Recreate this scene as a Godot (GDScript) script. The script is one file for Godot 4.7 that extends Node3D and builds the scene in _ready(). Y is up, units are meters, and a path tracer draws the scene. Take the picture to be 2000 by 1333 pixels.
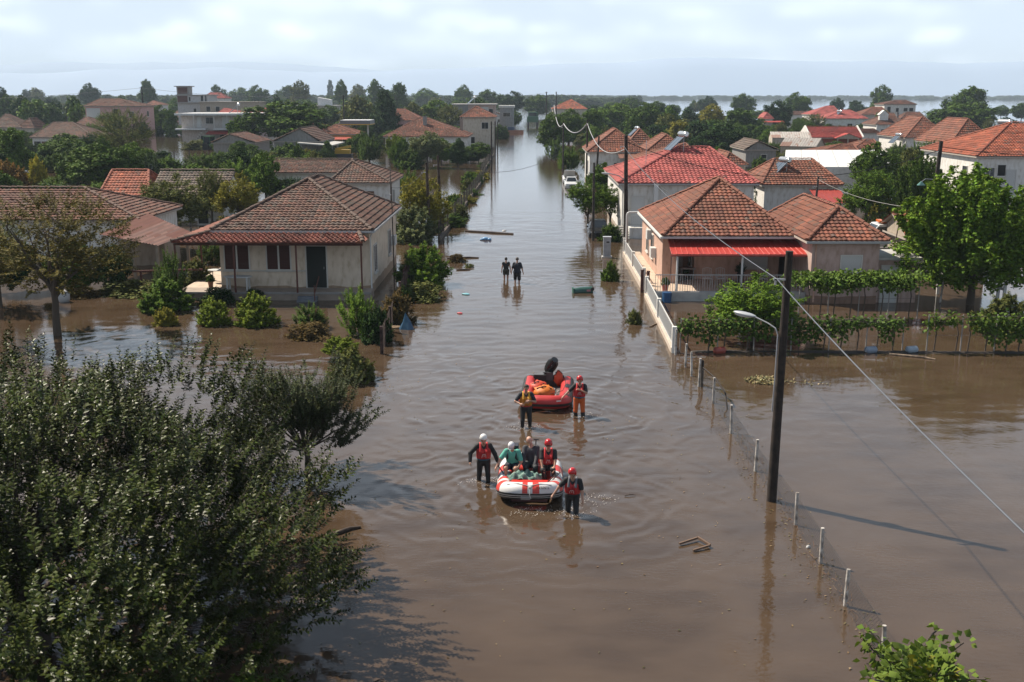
extends Node3D
# A flooded village street seen from a drone: rescuers wade with two inflatable boats between tiled houses.

class MB:
	var v := PackedVector3Array()
	var n := PackedVector3Array()
	var c := PackedColorArray()
	var ix := PackedInt32Array()
	func quad(a: Vector3, b: Vector3, d: Vector3, e: Vector3, col: Color = Color.WHITE) -> void:
		var nn := (d - a).cross(e - b).normalized()
		var k := v.size()
		v.append(a); v.append(b); v.append(d); v.append(e)
		for i in 4:
			n.append(nn); c.append(col)
		ix.append(k); ix.append(k + 2); ix.append(k + 1); ix.append(k); ix.append(k + 3); ix.append(k + 2)
	func tri(a: Vector3, b: Vector3, d: Vector3, col: Color = Color.WHITE) -> void:
		var nn := (b - a).cross(d - a).normalized()
		var k := v.size()
		v.append(a); v.append(b); v.append(d)
		for i in 3:
			n.append(nn); c.append(col)
		ix.append(k); ix.append(k + 2); ix.append(k + 1)
	func box(p: Vector3, s: Vector3, col: Color = Color.WHITE, b: Basis = Basis()) -> void:
		var x := b.x * s.x * 0.5
		var y := b.y * s.y * 0.5
		var z := b.z * s.z * 0.5
		quad(p - x - y + z, p + x - y + z, p + x + y + z, p - x + y + z, col)
		quad(p + x - y - z, p - x - y - z, p - x + y - z, p + x + y - z, col)
		quad(p + x - y + z, p + x - y - z, p + x + y - z, p + x + y + z, col)
		quad(p - x - y - z, p - x - y + z, p - x + y + z, p - x + y - z, col)
		quad(p - x + y + z, p + x + y + z, p + x + y - z, p - x + y - z, col)
		quad(p - x - y - z, p + x - y - z, p + x - y + z, p - x - y + z, col)
	func bar(a: Vector3, b: Vector3, w: float, h: float, col: Color = Color.WHITE) -> void:
		var d := b - a
		var l := d.length()
		if l < 1e-5:
			return
		var y := d / l
		var x := y.cross(Vector3(0.0, 0.0, 1.0) if absf(y.z) < 0.9 else Vector3(1.0, 0.0, 0.0)).normalized()
		var z := x.cross(y)
		box((a + b) * 0.5, Vector3(w, l, h), col, Basis(x, y, z))
	func tube(p: Array, r: Array, sides: int = 8, col: Color = Color.WHITE, caps: bool = true, closed: bool = false) -> void:
		var m := p.size()
		var k0 := v.size()
		var side := Vector3.ZERO
		for i in m:
			var t: Vector3
			if closed:
				t = (p[(i + 1) % m] - p[(i + m - 1) % m]).normalized()
			else:
				t = (p[mini(i + 1, m - 1)] - p[maxi(i - 1, 0)]).normalized()
			if side == Vector3.ZERO:
				side = t.cross(Vector3(0, 1, 0) if absf(t.y) < 0.9 else Vector3(1, 0, 0)).normalized()
			else:
				side = (side - t * side.dot(t)).normalized()
			var up := side.cross(t)
			for j in sides:
				var a := TAU * j / sides
				var o := side * cos(a) + up * sin(a)
				v.append(p[i] + o * float(r[i % r.size()]))
				n.append(o); c.append(col)
		for i in (m if closed else m - 1):
			for j in sides:
				var a := k0 + i * sides + j
				var b := k0 + i * sides + (j + 1) % sides
				var a2 := k0 + ((i + 1) % m) * sides + j
				var b2 := k0 + ((i + 1) % m) * sides + (j + 1) % sides
				ix.append(a); ix.append(b); ix.append(b2); ix.append(a); ix.append(b2); ix.append(a2)
		if caps and not closed:
			for e in [0, m - 1]:
				var t: Vector3 = (p[1] - p[0]).normalized() * -1.0 if e == 0 else (p[m - 1] - p[m - 2]).normalized()
				var k := v.size()
				v.append(p[e]); n.append(t); c.append(col)
				for j in sides:
					v.append(v[k0 + e * sides + j]); n.append(t); c.append(col)
				for j in sides:
					var a := k + 1 + j
					var b := k + 1 + (j + 1) % sides
					if e == 0:
						ix.append(k); ix.append(b); ix.append(a)
					else:
						ix.append(k); ix.append(a); ix.append(b)
	func ball(p: Vector3, s: Vector3, col: Color = Color.WHITE, b: Basis = Basis(), seg: int = 12, rings: int = 8) -> void:
		var k0 := v.size()
		for i in rings + 1:
			var th := PI * i / rings
			for j in seg:
				var ph := TAU * j / seg
				var d := Vector3(sin(th) * cos(ph), cos(th), sin(th) * sin(ph))
				v.append(p + b * (d * s))
				n.append((b * (d / s)).normalized()); c.append(col)
		for i in rings:
			for j in seg:
				var a := k0 + i * seg + j
				var b1 := k0 + i * seg + (j + 1) % seg
				var a2 := a + seg
				var b2 := b1 + seg
				ix.append(a); ix.append(a2); ix.append(b2); ix.append(a); ix.append(b2); ix.append(b1)
	func mesh(mat: Material) -> ArrayMesh:
		var arr := []
		arr.resize(Mesh.ARRAY_MAX)
		arr[Mesh.ARRAY_VERTEX] = v; arr[Mesh.ARRAY_NORMAL] = n; arr[Mesh.ARRAY_COLOR] = c; arr[Mesh.ARRAY_INDEX] = ix
		var m := ArrayMesh.new()
		if v.size() > 0:
			m.add_surface_from_arrays(Mesh.PRIMITIVE_TRIANGLES, arr)
			m.surface_set_material(0, mat)
		return m

var taken := {}
var mats := {}
var tex := {}
var rng := RandomNumberGenerator.new()

func lin(r: float, g: float, b: float) -> Color:
	return Color(r, g, b).linear_to_srgb()

func jit(c: Color, a: float) -> Color:
	var k := 1.0 + rng.randf_range(-a, a)
	return Color(c.r * k * (1.0 + rng.randf_range(-a, a) * 0.3), c.g * k, c.b * k * (1.0 + rng.randf_range(-a, a) * 0.3))

func numbered(s: String) -> String:
	var k: int = taken.get(s, 0)
	taken[s] = k + 1
	return s if k == 0 else "%s_%03d" % [s, k]

func inst(called: String, m: Mesh, parent: Node) -> MeshInstance3D:
	var o := MeshInstance3D.new()
	o.mesh = m
	if parent == self:
		o.name = numbered(called)
	else:
		var k := 0
		var nm := called
		while parent.has_node(NodePath(nm)):
			k += 1
			nm = "%s_%03d" % [called, k]
		o.name = nm
	parent.add_child(o, true)
	return o

func obj(called: String, mb: MB, mat: Material, parent: Node) -> MeshInstance3D:
	return inst(called, mb.mesh(mat), parent)

func tag(o: Node, label: String, category: String, group: String = "") -> Node:
	var words_ := label.split(" ")
	o.set_meta("label", " ".join(words_.slice(0, 16)) if words_.size() > 16 else label)
	o.set_meta("category", category)
	if group != "":
		o.set_meta("group", group)
	return o

func thing(called: String, label: String, category: String, at: Vector3 = Vector3.ZERO, turn: float = 0.0, group: String = "") -> Node3D:
	var o := Node3D.new()
	o.name = numbered(called)
	add_child(o, true)
	o.position = at
	o.rotation.y = turn
	tag(o, label, category, group)
	return o

func stuff(o: Node) -> Node:
	o.set_meta("kind", "stuff")
	return o

func struct(called: String, mb: MB, mat: Material) -> MeshInstance3D:
	var o := obj(called, mb, mat, self)
	o.set_meta("kind", "structure")
	return o

func lab(o: Node, label: String) -> Node:
	o.set_meta("label", label)
	return o

func noise_tex(key: String, f: float, oct: int, lo: Color, hi: Color, seed_: int = 1, size: int = 512, kind: int = FastNoiseLite.TYPE_SIMPLEX_SMOOTH, mid: float = 0.5) -> NoiseTexture2D:
	if tex.has(key):
		return tex[key]
	var t := NoiseTexture2D.new()
	var nz := FastNoiseLite.new()
	nz.noise_type = kind
	nz.seed = seed_
	nz.frequency = f
	nz.fractal_octaves = oct
	t.width = size; t.height = size; t.seamless = true; t.noise = nz
	var gr := Gradient.new()
	gr.offsets = PackedFloat32Array([0.15, mid, 0.9])
	gr.colors = PackedColorArray([lo, lo.lerp(hi, 0.6), hi])
	t.color_ramp = gr
	tex[key] = t
	return t

func normal_tex(key: String, f: float, oct: int, strength: float, seed_: int = 3, size: int = 512) -> NoiseTexture2D:
	if tex.has(key):
		return tex[key]
	var t := NoiseTexture2D.new()
	var nz := FastNoiseLite.new()
	nz.seed = seed_
	nz.frequency = f
	nz.fractal_octaves = oct
	t.width = size; t.height = size; t.seamless = true; t.noise = nz
	t.as_normal_map = true
	t.bump_strength = strength
	tex[key] = t
	return t

# linear base colour, roughness, flags: "m" mottled, "b" fine bumps, "v" vertex colours
func mat(key: String, col: Color, rough: float = 0.8, flags: String = "", metal: float = 0.0) -> StandardMaterial3D:
	if mats.has(key):
		return mats[key]
	var m := StandardMaterial3D.new()
	m.resource_name = key
	m.albedo_color = Color(col.r * 0.8, col.g * 0.8, col.b * 0.8).linear_to_srgb()
	m.roughness = rough
	m.metallic = metal
	if flags.contains("v"):
		m.vertex_color_use_as_albedo = true
	if flags.contains("m") or flags.contains("w"):
		m.albedo_texture = noise_tex("mottle", 0.008, 5, Color(0.90, 0.895, 0.885), Color(1, 1, 1), 7, 1024)
		m.uv1_triplanar = true
		m.uv1_scale = Vector3.ONE * 0.21
	if key.begins_with("wall_"):
		m.albedo_texture = noise_tex("streaks", 0.010, 6, Color(0.86, 0.84, 0.81), Color(1, 1, 1), 23, 1024, FastNoiseLite.TYPE_SIMPLEX_SMOOTH, 0.40)
		m.uv1_scale = Vector3(0.24, 0.10, 0.24)
	if flags.contains("w"):
		m.albedo_texture = noise_tex("weathered", 0.012, 6, Color(0.40, 0.37, 0.35), Color(1, 1, 1), 19, 1024)
		m.uv1_scale = Vector3.ONE * 0.27
	if flags.contains("b"):
		m.normal_enabled = true
		m.normal_texture = normal_tex("plaster", 0.05, 4, 3.0)
		m.normal_scale = 0.2
		m.uv1_triplanar = true
		if not flags.contains("m") and not flags.contains("w"):
			m.uv1_scale = Vector3.ONE * 0.5
	mats[key] = m
	return m

func leafmat(key: String, rough: float, back: float) -> StandardMaterial3D:
	if mats.has(key):
		return mats[key]
	var m := StandardMaterial3D.new()
	m.resource_name = key
	m.vertex_color_use_as_albedo = true
	m.roughness = rough
	m.metallic_specular = 0.14
	if back > 0.0:
		m.backlight_enabled = true
		m.backlight = Color(back, back, back * 0.6)
	mats[key] = m
	return m

func _ready() -> void:
	rng.seed = 20230911
	# camera
	var cam := Camera3D.new()
	cam.name = "camera"
	cam.position = Vector3(0, 11, 0)
	cam.rotation_degrees = Vector3(-12.862, 0.851, 0)
	cam.fov = 35.217
	cam.near = 0.3
	cam.far = 30000.0
	add_child(cam)
	# sky, air, exposure
	var env := Environment.new()
	env.background_mode = Environment.BG_SKY
	var sm := ProceduralSkyMaterial.new()
	sm.sky_top_color = lin(0.10, 0.14, 0.205)
	sm.sky_horizon_color = lin(0.55, 0.635, 0.725)
	sm.sky_curve = 0.22
	sm.ground_bottom_color = lin(0.10, 0.09, 0.08)
	sm.ground_horizon_color = lin(0.50, 0.58, 0.66)
	sm.sun_angle_max = 25.0
	sm.sun_curve = 0.12
	sm.sky_cover = clouds()
	sm.sky_cover_modulate = Color(1, 1, 1, 1)
	env.sky = Sky.new()
	env.sky.sky_material = sm
	env.tonemap_mode = Environment.TONE_MAPPER_LINEAR
	env.tonemap_exposure = 1.78
	env.sdfgi_enabled = true
	env.ssao_enabled = true
	env.ssil_enabled = true
	env.fog_enabled = true
	env.fog_density = 0.00017
	env.fog_light_color = lin(0.70, 0.85, 1.0)
	env.fog_light_energy = 1.0
	var we := WorldEnvironment.new()
	we.name = "world_environment"
	we.environment = env
	add_child(we)
	# sun: from the far left, casting shadows to the right and a little towards the camera
	var sun := DirectionalLight3D.new()
	sun.name = "sun"
	sun.light_color = Color(1.0, 0.955, 0.89)
	sun.light_energy = 1.6
	sun.light_angular_distance = 0.5
	sun.shadow_enabled = true
	add_child(sun)
	sun.look_at_from_position(Vector3.ZERO, Vector3(4.64, -6.6, 3.07))
	# setting
	make_water()
	make_mountains()
	roof_noise.frequency = 0.35
	roof_noise.fractal_octaves = 3
	# structures
	veranda_house()
	peach_house()
	village()
	odd_buildings()
	rust_shed()
	# plants
	plants()
	near_trees()
	vines()
	forest()
	# boats and people
	raft()
	red_boat()
	people()
	# poles, fences, vehicles, small things
	poles_and_wires()
	wire_fence()
	balustrade()
	vehicles()
	drift()

func clouds() -> ImageTexture:
	var w := 1024
	var h := 512
	var nz := FastNoiseLite.new()
	nz.seed = 11
	nz.frequency = 1.0
	nz.fractal_octaves = 5
	var im := Image.create(w, h, false, Image.FORMAT_RGBAF)
	for y in h:
		var el := (0.5 - (y + 0.5) / h) * PI
		if el < -0.01:
			continue
		for x in w:
			var az := TAU * x / w
			var d := Vector3(cos(az) * cos(el), sin(el), sin(az) * cos(el))
			# puffs are flat layers: stretch them as a layer overhead would look
			var q := d / (d.y + 0.12)
			var a := nz.get_noise_3d(q.x * 0.9, q.z * 0.9, 3.0) + 0.10
			var low := nz.get_noise_3d(az * 9.0, el * 55.0, 9.0)
			var k := clampf(a * 1.6, 0.0, 1.0) * 0.16
			k += clampf(low * 3.2 - 0.35, 0.0, 1.0) * 0.24 * clampf(1.0 - absf(el - 0.05) / 0.06, 0.0, 1.0)
			im.set_pixel(x, y, Color(0.95, 0.97, 1.0, k))
	return ImageTexture.create_from_image(im)

# ripple sources: where (x, z), amplitude, wavelength, reach
var rings := [
	[Vector2(-1.27, -29.75), 0.012, 0.62, 3.2], [Vector2(1.18, -27.29), 0.013, 0.55, 3.0], [Vector2(0.0, -29.2), 0.016, 0.9, 6.5],
	[Vector2(-0.05, -35.1), 0.012, 0.6, 3.4], [Vector2(1.85, -36.5), 0.014, 0.7, 5.0], [Vector2(0.7, -38.6), 0.016, 1.05, 9.0],
	[Vector2(-1.31, -65.2), 0.012, 0.7, 4.0], [Vector2(-0.64, -63.9), 0.014, 0.8, 5.0], [Vector2(-21.5, -49.0), 0.012, 1.1, 9.0],
]
var wakes := [[Vector2(0.3, -28.5), 0.018, 0.85, 9.0], [Vector2(0.8, -37.0), 0.022, 1.0, 13.0]]

func water_height(x: float, z: float, n1: FastNoiseLite) -> float:
	var h := 0.0
	for s in rings:
		var dx: float = x - s[0].x
		var dz: float = z - s[0].y
		var reach: float = s[3]
		if absf(dx) > reach * 2.0 or absf(dz) > reach * 2.0:
			continue
		var r := sqrt(dx * dx + dz * dz)
		var w: float = s[1] * exp(-r / reach * 1.6) * smoothstep(0.1, 0.5, r)
		h += w * 0.7 * sin(TAU * r / float(s[2]) + n1.get_noise_2d(x * 30.0, z * 30.0) * 5.0)
	for s in wakes:
		var dz: float = s[0].y - z # behind the boat, away from the camera
		var dx: float = absf(x - s[0].x)
		var l: float = s[3]
		if dz < -1.5 or dz > l * 1.6:
			continue
		var q := dx - 1.0 - maxf(dz, 0.0) * 0.42
		var w: float = s[1] * exp(-absf(q) * 1.1) * exp(-maxf(dz, 0.0) / l) * smoothstep(-1.5, 0.6, dz)
		h += w * sin(TAU * (q * 0.9 + dz * 0.12) / float(s[2]) + n1.get_noise_2d(x * 30.0, z * 30.0) * 1.5)
	var nx := n1.get_noise_2d(x * 22.0, z * 48.0)
	var str := smoothstep(-20.0, -52.0, z) * 0.85 + 0.13
	h += nx * 0.011 * str
	h += n1.get_noise_2d(x * 7.0 + 90.0, z * 13.0) * 0.014 * str
	return h

func make_water() -> void:
	var n1 := FastNoiseLite.new()
	n1.seed = 5
	n1.frequency = 0.02
	n1.fractal_octaves = 2
	var xs := PackedFloat32Array([-7000.0, -2500.0, -700.0, -220.0, -80.0, -40.0])
	var x := -26.0
	while x < 24.0:
		xs.append(x)
		x += 0.13 if x > -8.0 and x < 8.0 else 0.26
	xs.append_array(PackedFloat32Array([24.0, 40.0, 80.0, 220.0, 700.0, 2500.0, 7000.0]))
	var zs := PackedFloat32Array([40.0, 5.0])
	var z := -12.0
	while z > -110.0:
		zs.append(z)
		z -= 0.11 if z > -46.0 else (0.2 if z > -75.0 else 0.4)
	zs.append_array(PackedFloat32Array([-110.0, -160.0, -260.0, -500.0, -900.0, -1800.0, -4000.0, -7000.0]))
	var mb := MB.new()
	var w := xs.size()
	for j in zs.size():
		for i in w:
			var inside := xs[i] > -25.0 and xs[i] < 23.0 and zs[j] < -12.5 and zs[j] > -108.0
			var e := 1.0
			if inside:
				e = smoothstep(0.0, 6.0, minf(minf(xs[i] + 25.0, 23.0 - xs[i]), minf(-12.5 - zs[j], zs[j] + 108.0)))
			mb.v.append(Vector3(xs[i], water_height(xs[i], zs[j], n1) * e if inside else 0.0, zs[j]))
			mb.c.append(Color.WHITE)
	mb.n.resize(mb.v.size())
	for j in zs.size():
		for i in w:
			var k := j * w + i
			var l := mb.v[k - 1] if i > 0 else mb.v[k]
			var r := mb.v[k + 1] if i < w - 1 else mb.v[k]
			var a := mb.v[k - w] if j > 0 else mb.v[k]
			var b := mb.v[k + w] if j < zs.size() - 1 else mb.v[k]
			mb.n[k] = (a - b).cross(r - l).normalized()
	for j in zs.size() - 1:
		for i in w - 1:
			var k := j * w + i
			mb.ix.append(k); mb.ix.append(k + w + 1); mb.ix.append(k + 1)
			mb.ix.append(k); mb.ix.append(k + w); mb.ix.append(k + w + 1)
	var m := StandardMaterial3D.new()
	m.resource_name = "flood_water"
	m.albedo_color = lin(0.070, 0.047, 0.030)
	m.albedo_texture = noise_tex("silt", 0.004, 4, Color(0.86, 0.85, 0.84), Color(1, 1, 1), 31, 512)
	m.roughness = 0.04
	m.metallic_specular = 0.45
	m.uv1_triplanar = true
	m.uv1_world_triplanar = true
	m.uv1_scale = Vector3(0.11, 0.11, 0.24)
	m.normal_enabled = true
	m.normal_texture = normal_tex("ripples", 0.026, 4, 2.6, 21, 1024)
	m.normal_scale = 0.17
	struct("water", mb, m)

func make_mountains() -> void:
	var nz := FastNoiseLite.new()
	nz.seed = 4
	nz.frequency = 0.00035
	nz.fractal_octaves = 5
	var m := mat("hazed_mountain", Color(0.37, 0.48, 0.66), 0.9)  # pale blue of the air haze painted into the base colour
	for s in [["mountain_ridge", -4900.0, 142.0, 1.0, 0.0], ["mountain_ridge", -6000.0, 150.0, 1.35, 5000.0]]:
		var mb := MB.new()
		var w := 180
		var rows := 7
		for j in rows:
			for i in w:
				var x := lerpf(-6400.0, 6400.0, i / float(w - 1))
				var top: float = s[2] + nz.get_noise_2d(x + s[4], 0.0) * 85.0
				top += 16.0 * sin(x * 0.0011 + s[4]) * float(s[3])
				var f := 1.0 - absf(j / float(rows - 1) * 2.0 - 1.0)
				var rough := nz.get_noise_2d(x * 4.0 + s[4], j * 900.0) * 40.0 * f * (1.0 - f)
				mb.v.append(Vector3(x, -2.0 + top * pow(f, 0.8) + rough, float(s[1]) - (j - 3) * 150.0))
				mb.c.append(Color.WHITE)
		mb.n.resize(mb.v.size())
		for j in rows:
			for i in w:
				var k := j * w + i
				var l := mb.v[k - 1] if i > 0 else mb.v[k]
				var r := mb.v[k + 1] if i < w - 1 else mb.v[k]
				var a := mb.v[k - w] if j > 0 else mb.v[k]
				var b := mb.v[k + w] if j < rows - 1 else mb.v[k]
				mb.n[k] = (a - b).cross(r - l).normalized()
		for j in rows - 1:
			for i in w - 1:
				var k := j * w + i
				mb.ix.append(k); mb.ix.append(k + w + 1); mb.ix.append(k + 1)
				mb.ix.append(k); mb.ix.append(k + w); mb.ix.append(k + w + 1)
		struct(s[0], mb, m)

# ---------- plants ----------
var crowns := {}

func leaf(mb: MB, p: Vector3, d: Vector3, nn: Vector3, l: float, w: float, col: Color) -> void:
	var s := d.cross(nn).normalized() * (w * 0.5)
	var up := s.cross(d).normalized()
	var m := p + d * (l * 0.45) + up * (l * 0.07)
	var tip := p + d * l - up * (l * 0.10)
	var k := mb.v.size()
	mb.v.append(p); mb.v.append(m + s); mb.v.append(tip); mb.v.append(m - s)
	var n0 := (up * 1.0 + s * 0.0).normalized()
	mb.n.append(n0); mb.n.append((n0 + s * (0.7 / maxf(w, 1e-4))).normalized()); mb.n.append(n0); mb.n.append((n0 - s * (0.7 / maxf(w, 1e-4))).normalized())
	for i in 4:
		mb.c.append(col)
	mb.ix.append(k); mb.ix.append(k + 2); mb.ix.append(k + 1); mb.ix.append(k); mb.ix.append(k + 3); mb.ix.append(k + 2)

func rdir(r: RandomNumberGenerator) -> Vector3:
	var z := r.randf_range(-1.0, 1.0)
	var a := r.randf() * TAU
	var q := sqrt(1.0 - z * z)
	return Vector3(q * cos(a), z, q * sin(a))

func clump(mb: MB, p: Vector3, rad: Vector3, cnt: int, l: float, r: RandomNumberGenerator, tone: float) -> void:
	for i in cnt:
		var u := rdir(r)
		var q := p + u * rad * pow(r.randf(), 0.45)
		var nn := (u * 0.7 + rdir(r) * 0.9 + Vector3(0, 0.55, 0)).normalized()
		var d := nn.cross(rdir(r)).normalized()
		d = (d + Vector3(0, -0.25, 0)).normalized()
		var t := tone * r.randf_range(0.72, 1.28)
		var y := r.randf()
		var ll := l * r.randf_range(0.7, 1.25)
		leaf(mb, q, d, nn, ll, ll * 0.62, Color(t * (0.46 + 0.14 * y), t * 0.5, t * (0.5 - 0.12 * y)))

# a twig set with leaves on both sides
func spray(mb: MB, p: Vector3, d: Vector3, len_: float, cnt: int, l: float, r: RandomNumberGenerator, tone: float) -> void:
	var side := d.cross(Vector3(0, 1, 0) if absf(d.y) < 0.95 else Vector3(1, 0, 0)).normalized()
	for i in cnt:
		var f := (i + 0.5) / cnt
		var q := p + d * (len_ * f)
		var a := i * 2.4 + r.randf()
		var o := side * cos(a) + d.cross(side) * sin(a)
		var dd := (o * 0.8 + d * 0.55 + Vector3(0, -0.12, 0)).normalized()
		var nn := (d * 0.5 + Vector3(0, 0.7, 0) + rdir(r) * 0.5).normalized()
		var t := tone * r.randf_range(0.75, 1.25)
		var y := r.randf() * (0.6 + 0.6 * f)
		var ll := l * (1.15 - 0.55 * f) * r.randf_range(0.8, 1.2)
		leaf(mb, q, dd, nn, ll, ll * 0.6, Color(t * (0.45 + 0.15 * y), t * 0.5, t * (0.5 - 0.14 * y)))

# a crown one unit wide, filling y from 0 to 1
func crown(kind: String) -> ArrayMesh:
	if crowns.has(kind):
		return crowns[kind]
	var r := RandomNumberGenerator.new()
	r.seed = hash(kind)
	var mb := MB.new()
	match kind:
		"round", "round_b", "round_c":
			var lobes := []
			for i in 9:
				var a := TAU * i / 9.0 + r.randf() * 0.5
				lobes.append([Vector3(cos(a) * r.randf_range(0.14, 0.30), r.randf_range(0.28, 0.72), sin(a) * r.randf_range(0.14, 0.30)), r.randf_range(0.16, 0.25)])
			lobes.append([Vector3(r.randf_range(-0.08, 0.08), 0.78, r.randf_range(-0.08, 0.08)), 0.22])
			lobes.append([Vector3(0, 0.5, 0), 0.28])
			for lb in lobes:
				for i in 16:
					var u := rdir(r)
					var p: Vector3 = lb[0] + u * float(lb[1]) * r.randf_range(0.55, 1.0)
					p.y = clampf(p.y, 0.03, 1.0)
					clump(mb, p, Vector3.ONE * r.randf_range(0.06, 0.095), 62, 0.050, r, r.randf_range(0.75, 1.25))
		"round_fine":
			for i in 12:
				var a := TAU * i / 11.0 + r.randf() * 0.5
				var q := Vector3(cos(a) * r.randf_range(0.12, 0.32), r.randf_range(0.22, 0.74), sin(a) * r.randf_range(0.12, 0.32))
				if i == 11:
					q = Vector3(0, 0.78, 0)
				var lr := r.randf_range(0.15, 0.25)
				for k in 30:
					var u := rdir(r)
					var p := q + u * lr * r.randf_range(0.45, 1.0)
					p.y = clampf(p.y, 0.02, 1.0)
					clump(mb, p, Vector3.ONE * r.randf_range(0.035, 0.06), 48, 0.026, r, r.randf_range(0.7, 1.3))
					if k % 2 == 0:
						spray(mb, p, (u + Vector3(0, 0.7, 0) + rdir(r) * 0.4).normalized(), 0.09, 22, 0.024, r, r.randf_range(0.8, 1.3))
		"far", "far_b":
			for i in 28:
				var u := rdir(r)
				var p := Vector3(0, 0.5, 0) + u * Vector3(0.36, 0.38, 0.36) * r.randf_range(0.5, 1.0)
				clump(mb, p, Vector3.ONE * r.randf_range(0.13, 0.19), 60, 0.10, r, r.randf_range(0.8, 1.2))
		"airy":
			for i in 190:
				var u := rdir(r)
				var p := Vector3(0, 0.5, 0) + u * Vector3(0.42, 0.45, 0.42) * pow(r.randf(), 0.4)
				var d := (u + Vector3(0, 0.9, 0) + rdir(r) * 0.4).normalized()
				spray(mb, p, d, 0.15, 34, 0.036, r, r.randf_range(0.75, 1.25))
				clump(mb, p, Vector3.ONE * 0.07, 30, 0.036, r, r.randf_range(0.8, 1.1))
		"airy_fine":
			for i in 620:
				var u := rdir(r)
				var p := Vector3(0, 0.5, 0) + u * Vector3(0.44, 0.47, 0.44) * pow(r.randf(), 0.36)
				if sin(p.x * 17.0) + sin(p.y * 15.0 + 2.0) + sin(p.z * 19.0 + 1.0) < -0.9:
					continue
				var d := (u + Vector3(0, 0.8, 0) + rdir(r) * 0.5).normalized()
				spray(mb, p, d, 0.10, 30, 0.019, r, r.randf_range(0.65, 1.3))
				clump(mb, p, Vector3.ONE * 0.045, 14, 0.019, r, r.randf_range(0.7, 1.1))
		"shoots_fine":
			for i in 110:
				var a := r.randf() * TAU
				var rr := 0.45 * sqrt(r.randf())
				var top := (1.0 - 0.40 * pow(rr / 0.46, 2.2)) * r.randf_range(0.78, 1.0)
				var p0 := Vector3(cos(a) * rr * 0.5, 0.05 + r.randf() * 0.2, sin(a) * rr * 0.5)
				var p1 := Vector3(cos(a) * rr * 1.05, top, sin(a) * rr * 1.05)
				for k in 24:
					var f := (k + r.randf()) / 24.0
					if f < 0.3 and r.randf() < 0.6:
						continue
					clump(mb, p0.lerp(p1, f) + rdir(r) * 0.012, Vector3(0.036, 0.026, 0.036) * (1.15 - 0.5 * f), 26, 0.026, r, r.randf_range(0.8, 1.3))
			for i in 150:
				var u := rdir(r)
				clump(mb, Vector3(0, 0.30, 0) + u * Vector3(0.46, 0.29, 0.46) * r.randf_range(0.72, 1.0), Vector3.ONE * 0.05, 52, 0.027, r, r.randf_range(0.75, 1.2))
		"cone":
			for i in 260:
				var f := pow(r.randf(), 0.7)
				var a := r.randf() * TAU
				var rr := 0.5 * pow(f, 0.75) * r.randf_range(0.45, 1.0)
				var p := Vector3(cos(a) * rr, 1.0 - f * 0.98, sin(a) * rr)
				var d := Vector3(cos(a), 0.25, sin(a)).normalized()
				clump(mb, p, Vector3(0.08, 0.05, 0.08), 40, 0.055, r, r.randf_range(0.75, 1.2))
				spray(mb, p, d, 0.10, 10, 0.03, r, 1.0)
		"cypress":
			for i in 90:
				var f := r.randf()
				var a := r.randf() * TAU
				var rr := 0.42 * sqrt(sin(PI * clampf(f * 0.85 + 0.13, 0.0, 1.0))) * r.randf_range(0.4, 1.0)
				clump(mb, Vector3(cos(a) * rr, f * 0.95 + 0.02, sin(a) * rr), Vector3(0.14, 0.06, 0.14), 44, 0.085, r, r.randf_range(0.8, 1.15))
		"shoots":
			for i in 70:
				var a := r.randf() * TAU
				var rr := 0.46 * sqrt(r.randf())
				var top := (1.0 - 0.42 * pow(rr / 0.46, 2.2)) * r.randf_range(0.80, 1.0)
				var p0 := Vector3(cos(a) * rr * 0.45, 0.02 + r.randf() * 0.1, sin(a) * rr * 0.45)
				var p1 := Vector3(cos(a) * rr * 1.08, top, sin(a) * rr * 1.08)
				for k in 17:
					var f := (k + r.randf()) / 17.0
					if f < 0.15 and r.randf() < 0.5:
						continue
					var p := p0.lerp(p1, f) + rdir(r) * 0.018
					clump(mb, p, Vector3(0.042, 0.035, 0.042) * (1.15 - 0.5 * f), 26, 0.044, r, r.randf_range(0.8, 1.25))
			for i in 50:
				var u := rdir(r)
				clump(mb, Vector3(0, 0.3, 0) + u * Vector3(0.44, 0.26, 0.44) * r.randf_range(0.7, 1.0), Vector3.ONE * 0.07, 40, 0.046, r, r.randf_range(0.8, 1.1))
		"bush", "bush_b":
			for i in 110:
				var u := rdir(r)
				u.y = absf(u.y) * 1.05 - 0.05
				var p := Vector3(0, 0.06, 0) + u * Vector3(0.42, 0.78, 0.42) * pow(r.randf(), 0.35)
				var d := (u + Vector3(0, 0.8, 0) + rdir(r) * 0.35).normalized()
				spray(mb, p, d, 0.17, 34, 0.060, r, r.randf_range(0.75, 1.25))
				clump(mb, p, Vector3.ONE * 0.09, 44, 0.062, r, r.randf_range(0.75, 1.15))
		"feather":
			for i in 150:
				var u := rdir(r)
				u.y = absf(u.y)
				var p := Vector3(0, 0.04, 0) + u * Vector3(0.34, 0.66, 0.34) * pow(r.randf(), 0.4)
				var d := (u * 0.5 + Vector3(0, 1.0, 0) + rdir(r) * 0.35).normalized()
				spray(mb, p, d, 0.24, 44, 0.046, r, r.randf_range(0.75, 1.25))
		"heap":
			for i in 80:
				var u := rdir(r)
				u.y = absf(u.y)
				var p := u * Vector3(0.46, 0.75, 0.46) * pow(r.randf(), 0.4)
				clump(mb, p, Vector3(0.10, 0.16, 0.10), 54, 0.062, r, r.randf_range(0.6, 1.2))
	crowns[kind] = mb.mesh(leafmat("leaf", 0.5, 0.5))
	return crowns[kind]

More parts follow.
